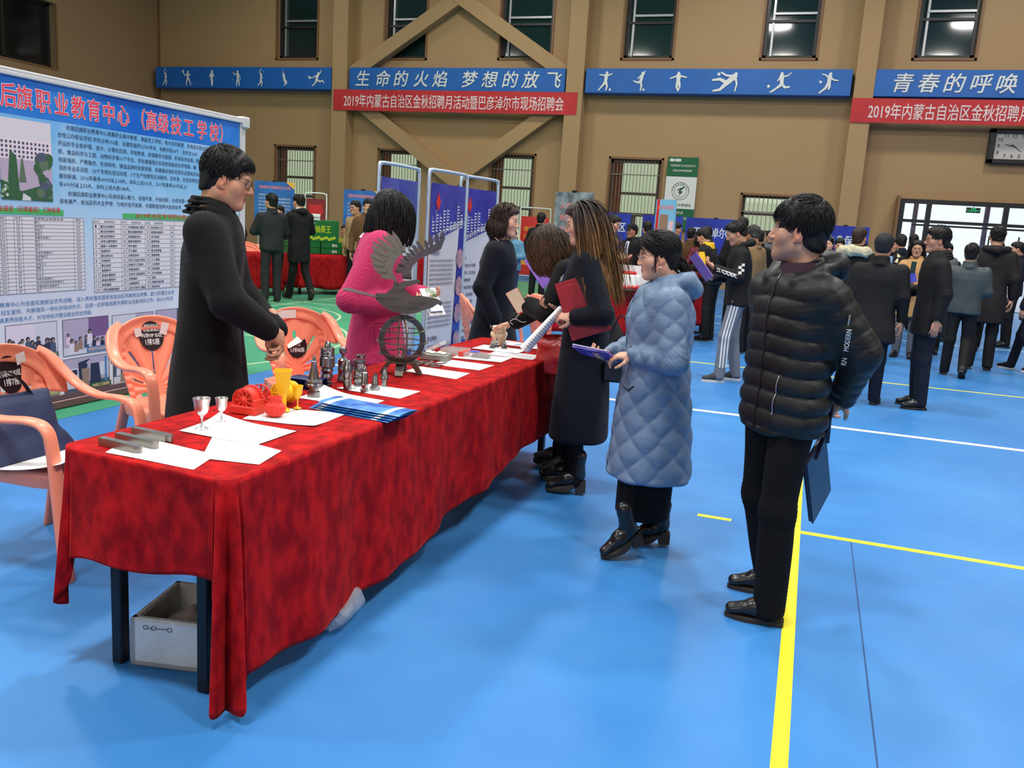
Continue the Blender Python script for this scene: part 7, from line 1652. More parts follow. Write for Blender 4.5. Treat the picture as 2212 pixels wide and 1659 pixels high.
# ------------------------------------------------------------------ banner stands, far tables and boards
M_tubew = mat('pale_blue_tube', (176, 192, 206), .35, .2); M_bnw = mat('banner_pale', (206, 208, 214), .28, coat=.3); M_bnb = mat('banner_royal', (34, 40, 140), .25, coat=.4, rgb2=(58, 66, 168), vscale=3); M_bnd = mat('banner_ink', (30, 26, 78), .35); M_dia = mat('logo_red', (206, 44, 44), .4)
def tube_frame(mb, w, h, r=.016):
    mb.tube(catmull([(-w/2, 0, 0), (-w/2, 0, h*.5), (-w/2, 0, h-.1), (-w/2+.03, 0, h-.02), (-w/2+.1, 0, h), (w/2-.1, 0, h), (w/2-.03, 0, h-.02), (w/2, 0, h-.1), (w/2, 0, h*.5), (w/2, 0, 0)], 4), r, 8)
    mb.tube([(-w/2, 0, .12), (w/2, 0, .12)], r*.8, 8)
def door_banner(loc, yaw, label, kind):
    e = empty('banner_stand', (*loc, 0), math.radians(yaw), label, 'banner stand', 'blue and white training banners behind the table'); w, h = .82, 2.0
    mb = MB(); tube_frame(mb, w, h)
    mb.build('frame', M_tubew, e); mb = MB()
    for s in (-1, 1): mb.box((s*w/2, 0, .015), (.05, .46, .03), bevel=.006)
    mb.build('foot', M_tubew, e)
    x0, x1, z0, z1 = -.37, .37, .16, 1.88; O = np.array([0, -.006, 0]); mb = MB()
    mb.grid([[(x, .004*math.sin(9*x+z)-.002, z) for x in np.linspace(x0, x1, 12)] for z in np.linspace(z0, z1, 12)]); mb.grid([[(x, .004*math.sin(9*x+z)+.003, z) for x in np.linspace(x0, x1, 12)] for z in np.linspace(z0, z1, 12)], flip=True)
    sh = mb.build('banner_sheet', M_bnw, e); mb = MB(); N = [0, -.005, 0]
    poly2d(mb, [(x0, 1.30), (x1, 1.50), (x1, z1), (x0, z1)], O, EX, EZ, 0); rect2d(mb, x0, z0, x1, z0+.12, O, EX, EZ, 0)
    if kind: poly2d(mb, [(.2, z0), (x1, z0), (x1, 1.5), (.26, 1.46)], O+[0, -.0005, 0], EX, EZ, 0)
    mb.build('blue_field', M_bnb, sh); mb = MB()
    r = random.Random(3)
    for i in range(9):
        x = -.33+.075*i; hh = .1+.2*r.random()
        for j in range(int(hh/.03)): rect2d(mb, x, 1.42+.02*i*.3+.03*j, x+.045, 1.43+.02*i*.3+.03*j, O+N, EX, EZ)
        rect2d(mb, x, 1.42+.006*i, x+.004, 1.42+hh, O+N, EX, EZ)
    put_text(mb, '巴彦淖尔市子午职业培训学校', O+N+np.array([-.3, 0, 1.338]), .06, nrm((1, 0, .27)), nrm((-.27, 0, 1)), width=.66, bold=.012)
    mb.build('white_print', M_bandw, sh); mb = MB()
    poly2d(mb, [(-.22, 1.62), (-.17, 1.70), (-.22, 1.80), (-.27, 1.70)], O+N, EX, EZ); mb.build('diamond_mark', M_dia, sh)
    mb = MB(); ov = MB()
    if kind == 1:
        for k, t in enumerate(('学校简介', '办学特色', '专业特色')): put_text(mb, t, O+N+np.array([-.33, 0, 1.2-.42*k]), .055, EX, EZ, width=.2, bold=.01)
        for k in range(3):
            for j in range(6): put_text(mb, '巴彦淖尔市子午职业培训学校是经人社局批准成立的', O+N+np.array([-.34+.0*j, 0, 1.13-.42*k-.045*j]), .032, EX, EZ, width=.5, res=1)
        for k in range(4): disc2d(ov, (.29, 1.16-.28*k), .1, O+2*np.array(N), EX, EZ, 0, 20, .72)
    elif kind == 2:
        for ch, z, x in (('招', 1.02, .12), ('聘', .72, .10)): put_text(mb, ch, O+N+np.array([x, 0, z]), .3, EX, EZ, bold=.04, sx=.8)
        for k, t in enumerate(('会计', '会计及会计代理等', '摄影师、实习生等', '营销策划等', '计算机应用及室内设计等', '烹饪、面点师等', '人力资源管理师', '美发师等', '房产销售人员等', '私人助理、人事等', '茶艺师等', '导游等')): put_text(mb, '·'+t, O+N+np.array([-.33, 0, 1.14-.078*k]), .04, EX, EZ, width=.034*len(t)+.03, bold=.008, res=1)
        for k in range(2): disc2d(ov, (.25, .58-.24*k), .09, O+2*np.array(N), EX, EZ, 0, 20, .72)
    else:
        for k in range(11):
            rect2d(mb, -.3, 1.1-.08*k, .3, 1.104-.08*k, O+N, EX, EZ)
            put_text(mb, '面向社会各类人员开展职业技能培训', O+N+np.array([-.28, 0, 1.12-.08*k]), .03, EX, EZ, width=.4 if k % 3 else .25, res=1)
    mb.build('print', M_bnd, sh)
    if ov.n: ov.build('oval_picture', mat('oval_picture', (120, 116, 150), .4, rgb2=(196, 150, 150), vscale=16), sh)
door_banner((-3.64, 7.34), 90, 'blue and white training banner in a tube frame, nearest, behind the woman in pink', 0)
door_banner((-3.46, 8.05), 86, 'blue and white training banner with school introduction, middle of the three', 1)
door_banner((-3.46, 8.90), 82, 'blue and white recruiting banner with two big dark characters, beside the long dark coat', 2)

# ---- far left stall
M_velv2 = velvet('dull_red_velvet', (150, 16, 24), (178, 30, 34), .3)
def stall(corners, label, zb=.12, seed=3, name='covered_table'):
    p = [np.array(c, float) for c in corners]
    e = empty(name, (*sum(p)/4, 0), 0, label, 'table', 'far tables under red cloths'); o3 = np.append(sum(p)/4, 0)
    for q in p:
        mb = MB(); c = q+(sum(p)/4-q)*.14-o3[:2]; mb.box((c[0], c[1], .36), (.04, .04, .72)); mb.build('leg', M_tleg, e)
    mb = MB(); mb.prism([(q-o3[:2])*.95 for q in p], .02, t=(0, 0, .72)); mb.build('tabletop', mat('table_board'), e)
    c = tablecloth('cloth', p, .75, lambda k, t: zb+.02*math.sin(t*9), M_velv2, None, None, n_side=(24, 24, 24, 24), n_cor=10, rows=10, seed=seed, amp=.03); c.parent = e; c.location = (0, 0, 0)
    return e
stall([(-9.0, 14.0), (-8.2, 14.95), (-8.75, 15.4), (-9.55, 14.45)], 'red-covered table with green boxes on it, far left')
stall([(-9.9, 12.4), (-9.0, 13.5), (-9.5, 13.95), (-10.4, 12.85)], 'red-covered table behind the man in the black overcoat', seed=4)
stall([(-8.35, 16.3), (-7.55, 17.3), (-8.15, 17.8), (-8.95, 16.8)], 'red-covered table beside the seated man in olive jacket', seed=5)
stall([(-2.55, 11.2), (-1.45, 14.3), (-2.2, 14.6), (-3.3, 11.5)], 'red-covered table with strawberry cake behind the woman in the blue coat', seed=6)
M_gbox = mat('box_green', (18, 104, 48), .4); M_gy = mat('box_yellow_print', (176, 196, 40), .5)
ang = math.radians(50)
def gbox(dx, z, w, h, label, big=False):
    u = np.array([math.cos(ang), math.sin(ang)]); c = np.array([-8.92, 14.62])+u*dx; e = empty('fruit_box', (*c, .752+z), ang, label, 'box', 'green fruit boxes on the far table'); mb = MB(); mb.box((0, 0, h/2), (w, .34, h), bevel=.006); mb.build('carton', M_gbox, e); mb = MB(); O = np.array([0, -.172, 0])
    if big:
        put_text(mb, '蜜柚果王', (-.2, -.173, h*.45), .15, EX, EZ, width=.4, bold=.03)
        for i in range(12): disc2d(mb, (-.28+.05*i, .05+.015*(i % 3)), .03, O-[0, .001*(i % 5), 0], EX, EZ, 0, 8)
        mb.build('print', M_gy, e)
    else: put_text(mb, '蜜柚', (-.05, -.173, h*.3), h*.5, EX, EZ, bold=.03, align='CENTER'); mb.build('print', M_bandw, e)
for i, (dx, z) in enumerate(((-.33, 0), (.31, 0), (-.33, .115), (.31, .115))): gbox(dx, z, .62, .11, 'flat green fruit box in the %s layer, %s one' % (('bottom', 'upper')[i//2], ('left', 'right')[i % 2]))
gbox(-.02, .23, .72, .40, 'large green fruit box with yellow print standing on the flat ones', True)
mb = MB(); mb.box((0, 0, .26), (.2, .008, .5)); o = mb.build('price_sign', M_paper); o.location = (-8.88, 14.42, .985); o.rotation_euler = (0, 0, ang); tag(o, 'narrow white sign with small print standing in front of the green boxes', 'sign')
mb = MB()
for i in range(6): put_text(mb, ('招聘信息', '业务员', '店长', '收银员', '电话', '地址')[i], (-.08, -.006, .42-.07*i), .05 if i == 0 else .03, EX, EZ, res=1)
mb.build('lettering', M_pk, o)
e = empty('banner_stand', (-10.15, 16.5, 0), math.radians(20), 'dark red banner in a white tube frame behind the green boxes', 'banner stand'); mb = MB(); tube_frame(mb, .46, 1.92, .014); mb.build('frame', M_bandw, e)
mb = MB(); mb.box((0, 0, 1.0), (.4, .012, 1.6)); O = np.array([0, -.0075, 0]); poly2d(mb, [(-.2, .2), (.2, .2), (.2, .85), (.0, 1.1), (-.06, .95), (-.2, .75)], O, EX, EZ, 1); poly2d(mb, [(0, 1.35), (-.16, 1.5), (-.14, 1.68), (.14, 1.68), (.16, 1.5)], O, EX, EZ, 2); poly2d(mb, [(0, .9), (.12, 1.0), (0, 1.15)], O-[0, .001, 0], EX, EZ, 2)
mb.build('banner_sheet', [mat('banner_wine', (120, 22, 30), .4), M_bandw, mat('banner_bright_red', (190, 28, 34), .4)], e)
def easel(x0, x1, y, z0, z1, yaw, label, m, title, lines, mt, group=None, clip=True, corner=True):
    w = x1-x0; e = empty('notice_board', ((x0+x1)/2, y, 0), math.radians(yaw), label, 'notice board', group); mb = MB(); mb.box((0, 0, (z0+z1)/2), (w, .02, z1-z0)); mb.build('board', m, e); mb = MB()
    for s in (-1, 1): mb.tube([(s*w*.42, .03, z1-.05), (s*w*.45, .2, 0)], .014, 6)
    mb.build('board_leg', M_tubew, e)
    if clip:
        mb = MB(); mb.box((0, 0, z1+.01), (.1, .035, .04), bevel=.005); mb.build('clip', M_wdark, e)
    mb = MB(); mw = MB()
    if title: put_text(mb, title, (-w*.38, -.0125, z1-.16), .075, EX, EZ, width=w*.78, bold=.03, res=2)
    for i in range(lines): put_text(mw, '为深入贯彻落实就业优先政策促进高校毕业生', (-w*.4, -.0125, z1-.32-.075*i), .045, EX, EZ, width=w*(.8 if i else .3), res=1)
    if corner: poly2d(mw, [(w*.28, z1), (w*.5, z1), (w*.5, z1-.16)], np.array([0, -.0115, 0]), EX, EZ, 1)
    if mb.n: mb.build('title', mt, e)
    if mw.n: mw.build('text', [M_bandw, mat('board_amber', (236, 180, 60), .4)], e)
    return e
M_bb = mat('board_blue', (30, 92, 168), .4, rgb2=(40, 120, 196), vscale=2); M_bb2 = mat('board_royal', (22, 40, 150), .35, rgb2=(34, 66, 190), vscale=1.5); M_tr = mat('title_rose', (236, 140, 140), .5)
easel(-12.1, -11.2, 17.2, 1.05, 2.14, 20, 'blue notice board with rose title, behind the two men in black at the left', M_bb, '巴彦淖尔市引进高层次人才公告', 9, M_tr, 'blue notice boards at the left')
easel(-10.05, -9.2, 17.6, 1.1, 2.06, 20, 'blue notice board with rose title, right of the dark red banner', M_bb, '巴彦淖尔市招聘高校毕业生公告', 8, M_tr, 'blue notice boards at the left')
easel(-4.3, -3.45, 14.3, .9, 2.12, -28, 'grey picture board with red lettering behind the long-haired woman', mat('board_grey', (92, 100, 108), .35, rgb2=(150, 160, 166), vscale=6), None, 0, M_tr, corner=False)
o = [x for x in C.objects if x.name.startswith('notice_board')][-1]; mb = MB()
for i in range(4): put_text(mb, ('人才招聘', '岗位', '待遇', '电话')[i], (-.3, -.0125, 1.85-.2*i), .12, EX, EZ, bold=.02)
mb.build('lettering', M_tr, o)
for x0, x1, y, t, lb in ((-5.3, -4.45, 22, '招聘区', 'royal blue board at the back, left one, behind the ponytailed woman'), (-4.15, -3.15, 22, None, 'royal blue board at the back under the green team banner'), (-3.08, -1.65, 22.1, '巴彦淖尔市', 'wide royal blue board with white characters at the back'), (.1, 1.15, 22, '办身保险', 'royal blue board with large white characters at the back, left of the entrance'), (-8.4, -7.5, 22, None, 'royal blue board at the back behind the long dark coat')):
    e = easel(x0, x1, y, .8, 1.96, 0, lb, M_bb2, None, 0, M_tr, 'royal blue boards along the back', corner=False)
    if t: mb = MB(); put_text(mb, t, (-(x1-x0)*.36, -.0125, 1.52), .26, EX, EZ, width=(x1-x0)*.72, bold=.03); mb.build('lettering', M_bandw, e)
e = easel(-2.64, -2.26, 15, 1.2, 2.1, -20, 'small sky blue board with group picture, held above the crowd', mat('board_sky', (120, 186, 220), .4), '招生简章', 0, M_tr, clip=False, corner=False); mb = MB(); O = np.array([0, -.012, 0]); rect2d(mb, -.17, 1.2, -.12, 2.1, O, EX, EZ, 0); rect2d(mb, -.1, 1.5, .06, 1.85, O, EX, EZ, 1); rect2d(mb, .08, 1.4, .17, 1.75, O, EX, EZ, 2)
mb.build('pictures', [M_dia, PC[9], PC[7]], e)
e = empty('banner_stand', (-7.45, 23.5, 0), math.radians(8), 'red promotional banner in a tube frame far behind the table', 'banner stand'); mb = MB(); tube_frame(mb, .86, 2.0); mb.build('frame', M_bandw, e); mb = MB(); mb.box((0, 0, .95), (.78, .012, 1.62)); mb.build('banner_sheet', mat('banner_orange_red', (214, 46, 40), .4), e)
mb = MB(); put_text(mb, '校园卡20', (-.3, -.008, 1.36), .15, EX, EZ, width=.6, bold=.03); put_text(mb, '元服务费', (-.3, -.008, 1.16), .13, EX, EZ, width=.55, bold=.03); rect2d(mb, -.36, .42, .36, .62, np.array([0, -.007, 0]), EX, EZ); mb.build('print', mat('banner_gold', (240, 170, 50), .4), e)
e = empty('banner_stand', (-6.45, 23.6, 0), 0, 'empty white tube frame right of the red promotional banner', 'banner stand'); mb = MB(); tube_frame(mb, .86, 2.0); mb.build('frame', M_bandw, e)

# ---- strawberry cake and papers on the middle table
e = empty('cake', (-2.35, 11.75, .757), 0, 'white cake ringed with strawberries on the far red table', 'cake'); mb = MB(); mb.lathe([(.21, 0), (.21, .01), (.0, .012)], 28, cap=False); mb.build('board', M_wdark, e); mb = MB(); mb.lathe([(.17, .012), (.17, .19), (.16, .205), (.001, .21)], 32); mb.build('sponge', mat('cake_cream', (240, 238, 232), .6), e); M_sb = mat('strawberry', (206, 26, 32), .35)
mb = MB()
for i in range(20):
    a = 2*PI*i/20; mb.lathe([(.001, 0), (.026, .012), (.022, .04), (.001, .065)], 8, (.178*math.cos(a), .178*math.sin(a), .012))
for i in range(14):
    a = 2.4*i; r = .028*math.sqrt(i); mb.lathe([(.001, 0), (.026, .012), (.022, .03), (.001, .052)], 8, (r*math.cos(a), r*math.sin(a), .205))
mb.build('strawberries', M_sb, e)
mb = MB(); mb.add([(-.3, .2, 0), (.3, .2, 0), (.3, .32, .32), (-.3, .32, .32)], [(0, 1, 2, 3)]); mb.add([(-.3, .2, 0), (.3, .2, 0), (.3, .32, .32), (-.3, .32, .32)], [(3, 2, 1, 0)]); mb.build('open_lid', M_paper, e)
mb = MB()
for i in range(7): mb.box((0, 0, .004+.008*i), (.3, .21, .006), rotz(.25*math.sin(i*2.1)), mi=i % 2)
o = mb.build('leaflet_pile', [M_paper, M_dia]); o.location = (-1.72, 13.5, .756); tag(o, 'pile of red and white leaflets on the corner of the far red table', 'leaflets')
# ------------------------------------------------------------------ the crowd further off
CM = {k: mat('crowd_'+k, c, r, spec=.3, bump=.15, bscale=60, var=.08) for k, c, r in (('black', (17, 17, 19), .75), ('charcoal', (34, 35, 38), .75), ('navy', (18, 23, 38), .8), ('leather', (62, 70, 72), .45), ('brownblack', (30, 25, 24), .7), ('tan', (196, 150, 98), .8), ('brown', (96, 66, 42), .85), ('maroon', (98, 24, 36), .4), ('olive', (138, 134, 36), .7), ('oldtan', (130, 106, 72), .7), ('cream', (214, 206, 172), .9), ('grey', (96, 100, 106), .7), ('ltblue', (92, 140, 168), .5), ('jeans', (40, 58, 84), .8), ('track', (116, 120, 128), .8), ('yellow', (224, 178, 30), .6), ('green', (32, 78, 54), .8), ('white', (220, 220, 222), .6), ('beige', (164, 136, 100), .8), ('teal', (20, 52, 52), .8))}
def crowd(label, x, y, yaw, h, top, pants='black', lod=2, sex='m', hairk='m', hem=.86, hc=None, skin=(196, 148, 120), head=(0, 0, 0), arms=('down', 'down'), collar='stand', lean=0, build=1.0, name='coat', shoes=('oxford', None), fit=1.0, eyes='open', legs=None, puffer=False, grp='crowd at the job fair', flare=0, hood=None, mouth=0, hl=.3):
    lg = legs or (None, None)
    p = Person('person', label, (x, y), yaw, h, lod, skin, sex, lean, head, build, arms[0], arms[1], lg[0], lg[1], group=grp)
    p.body(eyes=eyes, open_mouth=mouth)
    p.top(CM[top], hem, fit, name=name, collar=collar, noise=.007, seed=int(abs(x)*100) % 50, nf=8, flare=flare, hood=hood, mod=(baf(.09, .009) if puffer else None))
    p.trousers(CM[pants]); sm = shoes[1] or (M_bleather, M_bsole); p.shoes(shoes[0], sm)
    m = hc or M_hair
    if hairk in ('m', 'crop'): p.hair(short_hair((.0032, .006, .0095)[lod], hairk, (0, 260, 0)[lod], .03, int(x*37) % 90, (0, .4, .1), .2, 1.03, .008 if hairk == 'm' else 0, w=.004), m)
    elif hairk == 'bun':
        V, F = hair_cap((.004, .006, .0095)[lod], 'f', 1.03, 3); t0 = p.H((0, -.12, .02))+np.random.RandomState(2).randn(40, 3)*.012; P_ = strands(t0, np.tile(p.Rh @ np.array([0, -1, .55]), (40, 1)), 10, .026, .88, .22, [], .04, 4)
        p.parts['hair'] = mesh_obj('hair', [(p.H(V), F), strand_mesh(P_, .008, (1, .3), .6)], m, p.root)
    elif hairk == 'long': long_hair(p, 130 if lod == 2 else 300, hl, m, int(abs(x)*10), .2, .2, .86, .009 if lod == 2 else .006, steps=9, fwd=-.5, guard=True)
    return p
_LP = [None]; _init = Person.__init__
def _rec(s, *a, **k): _init(s, *a, **k); _LP[0] = s
Person.__init__ = _rec
def cap_on(p, m):
    V, F = hair_cap((.0032, .005, .008)[p.lod], 'crop', 1.12, 2, 0); mb = MB(); P_ = [p.H((.075*math.sin(a)*(1+.1*r), .07+.05*r+.03*math.cos(a)*(1+r), .082-.014*r-.02*abs(math.sin(a)))) for r in (0, 1) for a in np.linspace(-1.2, 1.2, 12)]
    o = mesh_obj('cap', [(p.H(V+[0, 0, .006]), F)], m, p.root); mb.add(P_, [(i, i+1, 13+i, 12+i) for i in range(11)]); mb.add([q-[0, 0, .004] for q in P_], [(12+i, 13+i, i+1, i) for i in range(11)]); mb.build('cap_peak', m, o)
FOLD = ('folded', ((-.27, .08, 1.15), (.03, .245, 1.15), (1, .1, .1), (0, -1, .1)))
# --- right half
p8 = crowd('man in black hooded jacket and grey striped track trousers', -.72, 9.62, 100, 1.73, 'black', 'track', 1, 'm', 'crop', .83, head=(5, 24, 0), arms=('front', 'chest'), collar='none', lean=3, eyes='down', shoes=('sneaker', (mat('canvas_grey', (52, 54, 58), .8), M_wsole)), legs=(dict(ankle=(.11, -.08, .085), knee=(.1, .0, .49)), dict(ankle=(-.12, .12, .085), knee=(-.11, .1, .5))), name='hooded_jacket',
    hood=[([(-.09, .08, -.04), (-.12, .0, .01), (-.06, -.1, .03), (.06, -.1, .03), (.12, .0, .01), (.09, .08, -.04)], [.02, .03, .04, .04, .03, .02])])
k = Skin(p8.parts['trousers'])
for i, c in enumerate((-.035, -.005, .025)): k.line([(-.5, .03+c, .9), (-.5, .10+c, .5), (-.5, .10+c, .17)], (1, 0, 0), .009, M_white, 'stripe', 30, sq=.3)
k = Skin(p8.parts['hooded_jacket']); mb = MB(); A = p8.arm['L']
for i in range(4):
    for j in range(2):
        if (i+j) % 2: continue
        q = [k.hit((-.6, p8.sh['L'][1]-.03+.03*(j+a), 1.30-.028*(i+b)), (1, 0, 0)) for a, b in ((0, 0), (1, 0), (1, 1), (0, 1))]
        if all(v is not None for v in q): mb.add(q, [(0, 1, 2, 3)])
for i in range(16):
    t = .1+.055*i; c = A[0]*(1-t)+A[1]*t; q = [k.hit((-.6, c[1]+a, c[2]+b), (1, 0, 0)) for a, b in ((-.008, -.02), (.006, -.02+.01*(i % 3)), (.008, .02), (-.006, .018))]
    if i != 12 and all(v is not None for v in q): mb.add(q, [(0, 1, 2, 3)])
mb.build('sleeve_print', M_white, p8.parts['hooded_jacket'])
mb = MB(); hf = frame(A[1]-A[0]); mb.tube([A[1]-nrm(A[1]-A[0])*.015+hf @ np.array([.035*math.cos(a), .035*math.sin(a), 0]) for a in np.linspace(0, 2*PI, 16, endpoint=False)], .012, 8, closed=True); mb.build('watch', M_wdark, p8.root)
mb = slab((-.07, .42, 1.23), (.9, .2, -.3), (-.2, .5, .8), .24, .32, .012, bevel=.002); held('purple_folder', 'purple folder read by the man in grey track trousers', 'folder', p8, mb, mat('folder_violet', (142, 92, 160), .4))
crowd('man in black cap and long black coat seen from behind', .62, 9.15, -12, 1.66, 'black', 'navy', 1, 'm', 'crop', .66, lean=2, build=1.12, hc=M_hair, legs=(dict(ankle=(.1, .08, .085)), dict(ankle=(-.12, -.22, .085), knee=(-.12, -.06, .48))), flare=.04)
cap_on(_LP[0], CM['charcoal'])
p10 = crowd('man with glasses in long dark coat standing in profile, facing left', 1.12, 9.3, 96, 1.76, 'black', 'navy', 1, 'm', 'm', .72, skin=(186, 138, 112), head=(4, 2, 0), arms=('front', ((-.255, -.06, 1.13), (-.26, -.02, .88), (0, .1, -1), (1, 0, 0))), build=1.12, collar='turn'); p10.glasses(M_blackwire)
p11 = crowd('woman in tan coat and dark green jumper facing the camera, holding leaflets', 1.36, 13.5, 165, 1.66, 'tan', 'grey', 1, 'f', 'long', .62, arms=('front', 'front'), mouth=.5, head=(8, 2, 0), collar='turn', hl=.22); p11.glasses(M_gold, rimless=True)
k = Skin(p11.parts['coat']); k.line([(0, .6, 1.44), (0, .6, 1.2)], (0, -1, 0), .035, CM['teal'], 'jumper', 8, sq=.2)
mb = slab((0, .42, 1.2), (.9, .3, -.2), (.2, -.5, .7), .22, .15, .006); held('leaflet', 'blue leaflet passed between the tan-coated woman and the man with glasses', 'leaflet', p11, mb, M_bnb)
crowd('man in grey leather jacket walking away with one heel raised', 1.82, 12.0, -8, 1.64, 'leather', 'black', 1, 'm', 'm', .84, arms=('front', 'front'), build=1.12, legs=(dict(ankle=(.1, -.18, .14), knee=(.1, .06, .5), pitch=-35), dict(ankle=(-.11, .08, .085))), shoes=('oxford', (mat('dark_suede', (36, 38, 46), .7), M_bsole)))
crowd('tall man in long brown-black parka seen from behind', 2.25, 13.0, -4, 1.9, 'brownblack', 'black', 1, 'm', 'crop', .58, lean=0, hood=[([(-.1, .06, -.04), (-.12, -.04, -.0), (0, -.13, -.02), (.12, -.04, -.0), (.1, .06, -.04)], [.02, .035, .05, .035, .02])])
crowd('man in dark navy coat at the right edge, walking left', 2.84, 13.2, 60, 1.72, 'navy', 'navy', 1, 'm', 'm', .7, legs=(dict(ankle=(.1, .2, .085), knee=(.1, .12, .5)), dict(ankle=(-.1, -.2, .1), knee=(-.1, .0, .5))), shoes=('sneaker', (CM['black'], M_wsole)))
crowd('man in grey jacket facing the camera behind the man in leather', 1.78, 14.4, 170, 1.74, 'grey', 'black', 2, 'm', 'crop', head=(10, 8, 0))
crowd('person in cream fur-collared coat seen from behind', .52, 12.2, -25, 1.76, 'black', 'black', 2, 'm', 'm', .7, hc=M_hair_brown, hood=[([(-.12, .04, -.05), (-.13, -.05, -.02), (0, -.14, -.01), (.13, -.05, -.02), (.12, .04, -.05)], [.03, .045, .05, .045, .03])])
p = _LP[0]; f = Field((-.3, -.3, 1.3), (.3, .3, 1.6), .014); f.chain([p.neck+np.array(q) for q in ((-.16, .05, -.07), (-.15, -.07, -.03), (0, -.15, -.02), (.15, -.07, -.03), (.16, .05, -.07))], [.05, .065, .07, .065, .05], k=.02); f.noise(.012, 30, 1); V, F = f.mesh(); mesh_obj('fur_collar', [(V, F)], mat('cream_fur', (216, 208, 176), .95, bump=1, bscale=90), p.root)
crowd('smiling woman with pulled-back hair between the young man in puffer and the cap', .18, 13.4, 190, 1.64, 'beige', 'black', 2, 'f', 'bun', head=(-20, 0, 0), eyes='smile', skin=(212, 166, 136))
crowd('older man in worn tan jacket behind the young man in black puffer', -.78, 12.2, 60, 1.72, 'oldtan', 'black', 1, 'm', 'crop', .84, skin=(160, 112, 86), head=(-10, 14, 0), hc=hair_mat('greying', (58, 56, 54)))
crowd('young man with yellow hood seen from behind', -1.15, 14.8, -10, 1.86, 'black', 'black', 2, 'm', 'm', hood=[([(-.1, .05, -.03), (-.1, -.06, .0), (.1, -.06, .0), (.1, .05, -.03)], [.02, .03, .03, .02])])
p = _LP[0]; mb = MB(); mb.lathe([(.1, -.04), (.095, .0), (.085, .035), (.075, .04)], 20, p.neck); mb.build('yellow_hood', CM['yellow'], p.root)
crowd('person in yellow and black padded jacket bending towards the far table', -1.38, 13.2, 75, 1.68, 'black', 'black', 2, 'm', 'm', head=(0, 25, 0), lean=14, arms=('front', 'front'), eyes='down')
p = _LP[0]; k = Skin(p.parts['coat']); k.line([(-.6, .1, 1.36), (-.6, .05, 1.14)], (1, 0, 0), .06, CM['yellow'], 'yellow_panel', 10, sq=.2); mb = MB(); mb.lathe([(.11, -.05), (.1, .0), (.085, .045), (.075, .045)], 18, p.neck); mb.build('yellow_hood', CM['yellow'], p.root)
crowd('woman in maroon padded jacket at the far red table', -1.95, 16.0, 40, 1.58, 'maroon', 'black', 2, 'f', 'long', head=(0, 10, 0), arms=('front', 'front'), puffer=True, hl=.2)
crowd('man in brown coat with blue lanyard seen from behind', -2.2, 16.6, -5, 1.66, 'brown', 'black', 2, 'm', 'm')
crowd('woman with ponytail in beige coat behind the long-haired woman', -3.02, 13.4, -100, 1.78, 'beige', 'black', 1, 'f', 'bun', head=(0, 20, 0), arms=('front', 'front'), eyes='down', skin=(222, 178, 154), hem=.6)
crowd('man in black cap and suit with purple tie', -2.95, 14.8, 150, 1.65, 'black', 'black', 2, 'm', 'crop', collar='turn', skin=(168, 120, 94)); p = _LP[0]; cap_on(p, CM['black'])
k = Skin(p.parts['coat']); k.line([(0, .6, 1.45), (0, .6, 1.2)], (0, -1, 0), .045, CM['white'], 'shirt', 8, sq=.15); k.line([(0, .6, 1.42), (0, .6, 1.2)], (0, -1, 0), .02, mat('purple_tie', (84, 40, 130), .5), 'tie', 8)
for lb, x, y, a, h, t, hk in (('dark-haired man behind the blue-coated woman, left of the sky blue board', -2.95, 16.2, 30, 1.73, 'charcoal', 'm'), ('dark-haired person just right of the sky blue board', -2.52, 15.7, 0, 1.73, 'black', 'm'), ('man in black looking down, left of the brown coat', -2.62, 17.3, -70, 1.75, 'black', 'm'), ('person with fur-trimmed dark hood behind the maroon jacket', -2.1, 18.4, 120, 1.72, 'charcoal', 'm'), ('person in dark navy jacket behind the tan-coated woman', 1.38, 16.3, 20, 1.76, 'navy', 'm'), ('dark-haired man in front of the entrance glass', 1.75, 18.2, 0, 1.8, 'black', 'm'), ('dark-haired person beside the man in grey jacket', 2.15, 16.6, 170, 1.66, 'black', 'm'), ('person in white jacket half hidden behind the tall parka', 2.72, 15.5, 175, 1.72, 'white', 'm'), ('balding man in dark jacket at the right edge near the doors', 3.2, 16.5, 90, 1.76, 'navy', 'crop'), ('dark-haired woman at the back left of the entrance', .75, 16.8, 10, 1.66, 'black', 'long'), ('dark-haired person right behind the smiling woman', .38, 15.4, 180, 1.63, 'charcoal', 'm'), ('man in black behind the older tan jacket', -.9, 15.4, 30, 1.68, 'black', 'm'), ('woman in dark coat near the wide blue board', -1.55, 19.4, 170, 1.68, 'charcoal', 'long'), ('man in grey coat at the back near the wide blue board', -.95, 19.8, 200, 1.72, 'grey', 'm')):
    crowd(lb, x, y, a, h, t, 'black', 2, 'f' if hk == 'long' else 'm', hk, head=(0, 6, 0), arms=('front', 'down'))
crowd('young man with cream hood and pale blue shirt facing the camera', 1.16, 15.2, 175, 1.69, 'black', 'black', 2, 'm', 'm', hood=[([(-.12, .08, -.06), (-.13, -.03, -.02), (.13, -.03, -.02), (.12, .08, -.06)], [.02, .03, .03, .02])]); p = _LP[0]
k = Skin(p.parts['coat']); k.line([(0, .6, 1.45), (0, .6, 1.2)], (0, -1, 0), .04, mat('pale_blue_shirt', (132, 164, 206), .6), 'shirt', 8, sq=.2); mb = MB(); mb.tube([p.neck+np.array(q) for q in ((-.09, .12, -.14), (-.12, .05, -.03), (-.08, -.09, .0), (.08, -.09, .0), (.12, .05, -.03), (.09, .12, -.14))], .03, 8); mb.build('hood_lining', CM['cream'], p.root)
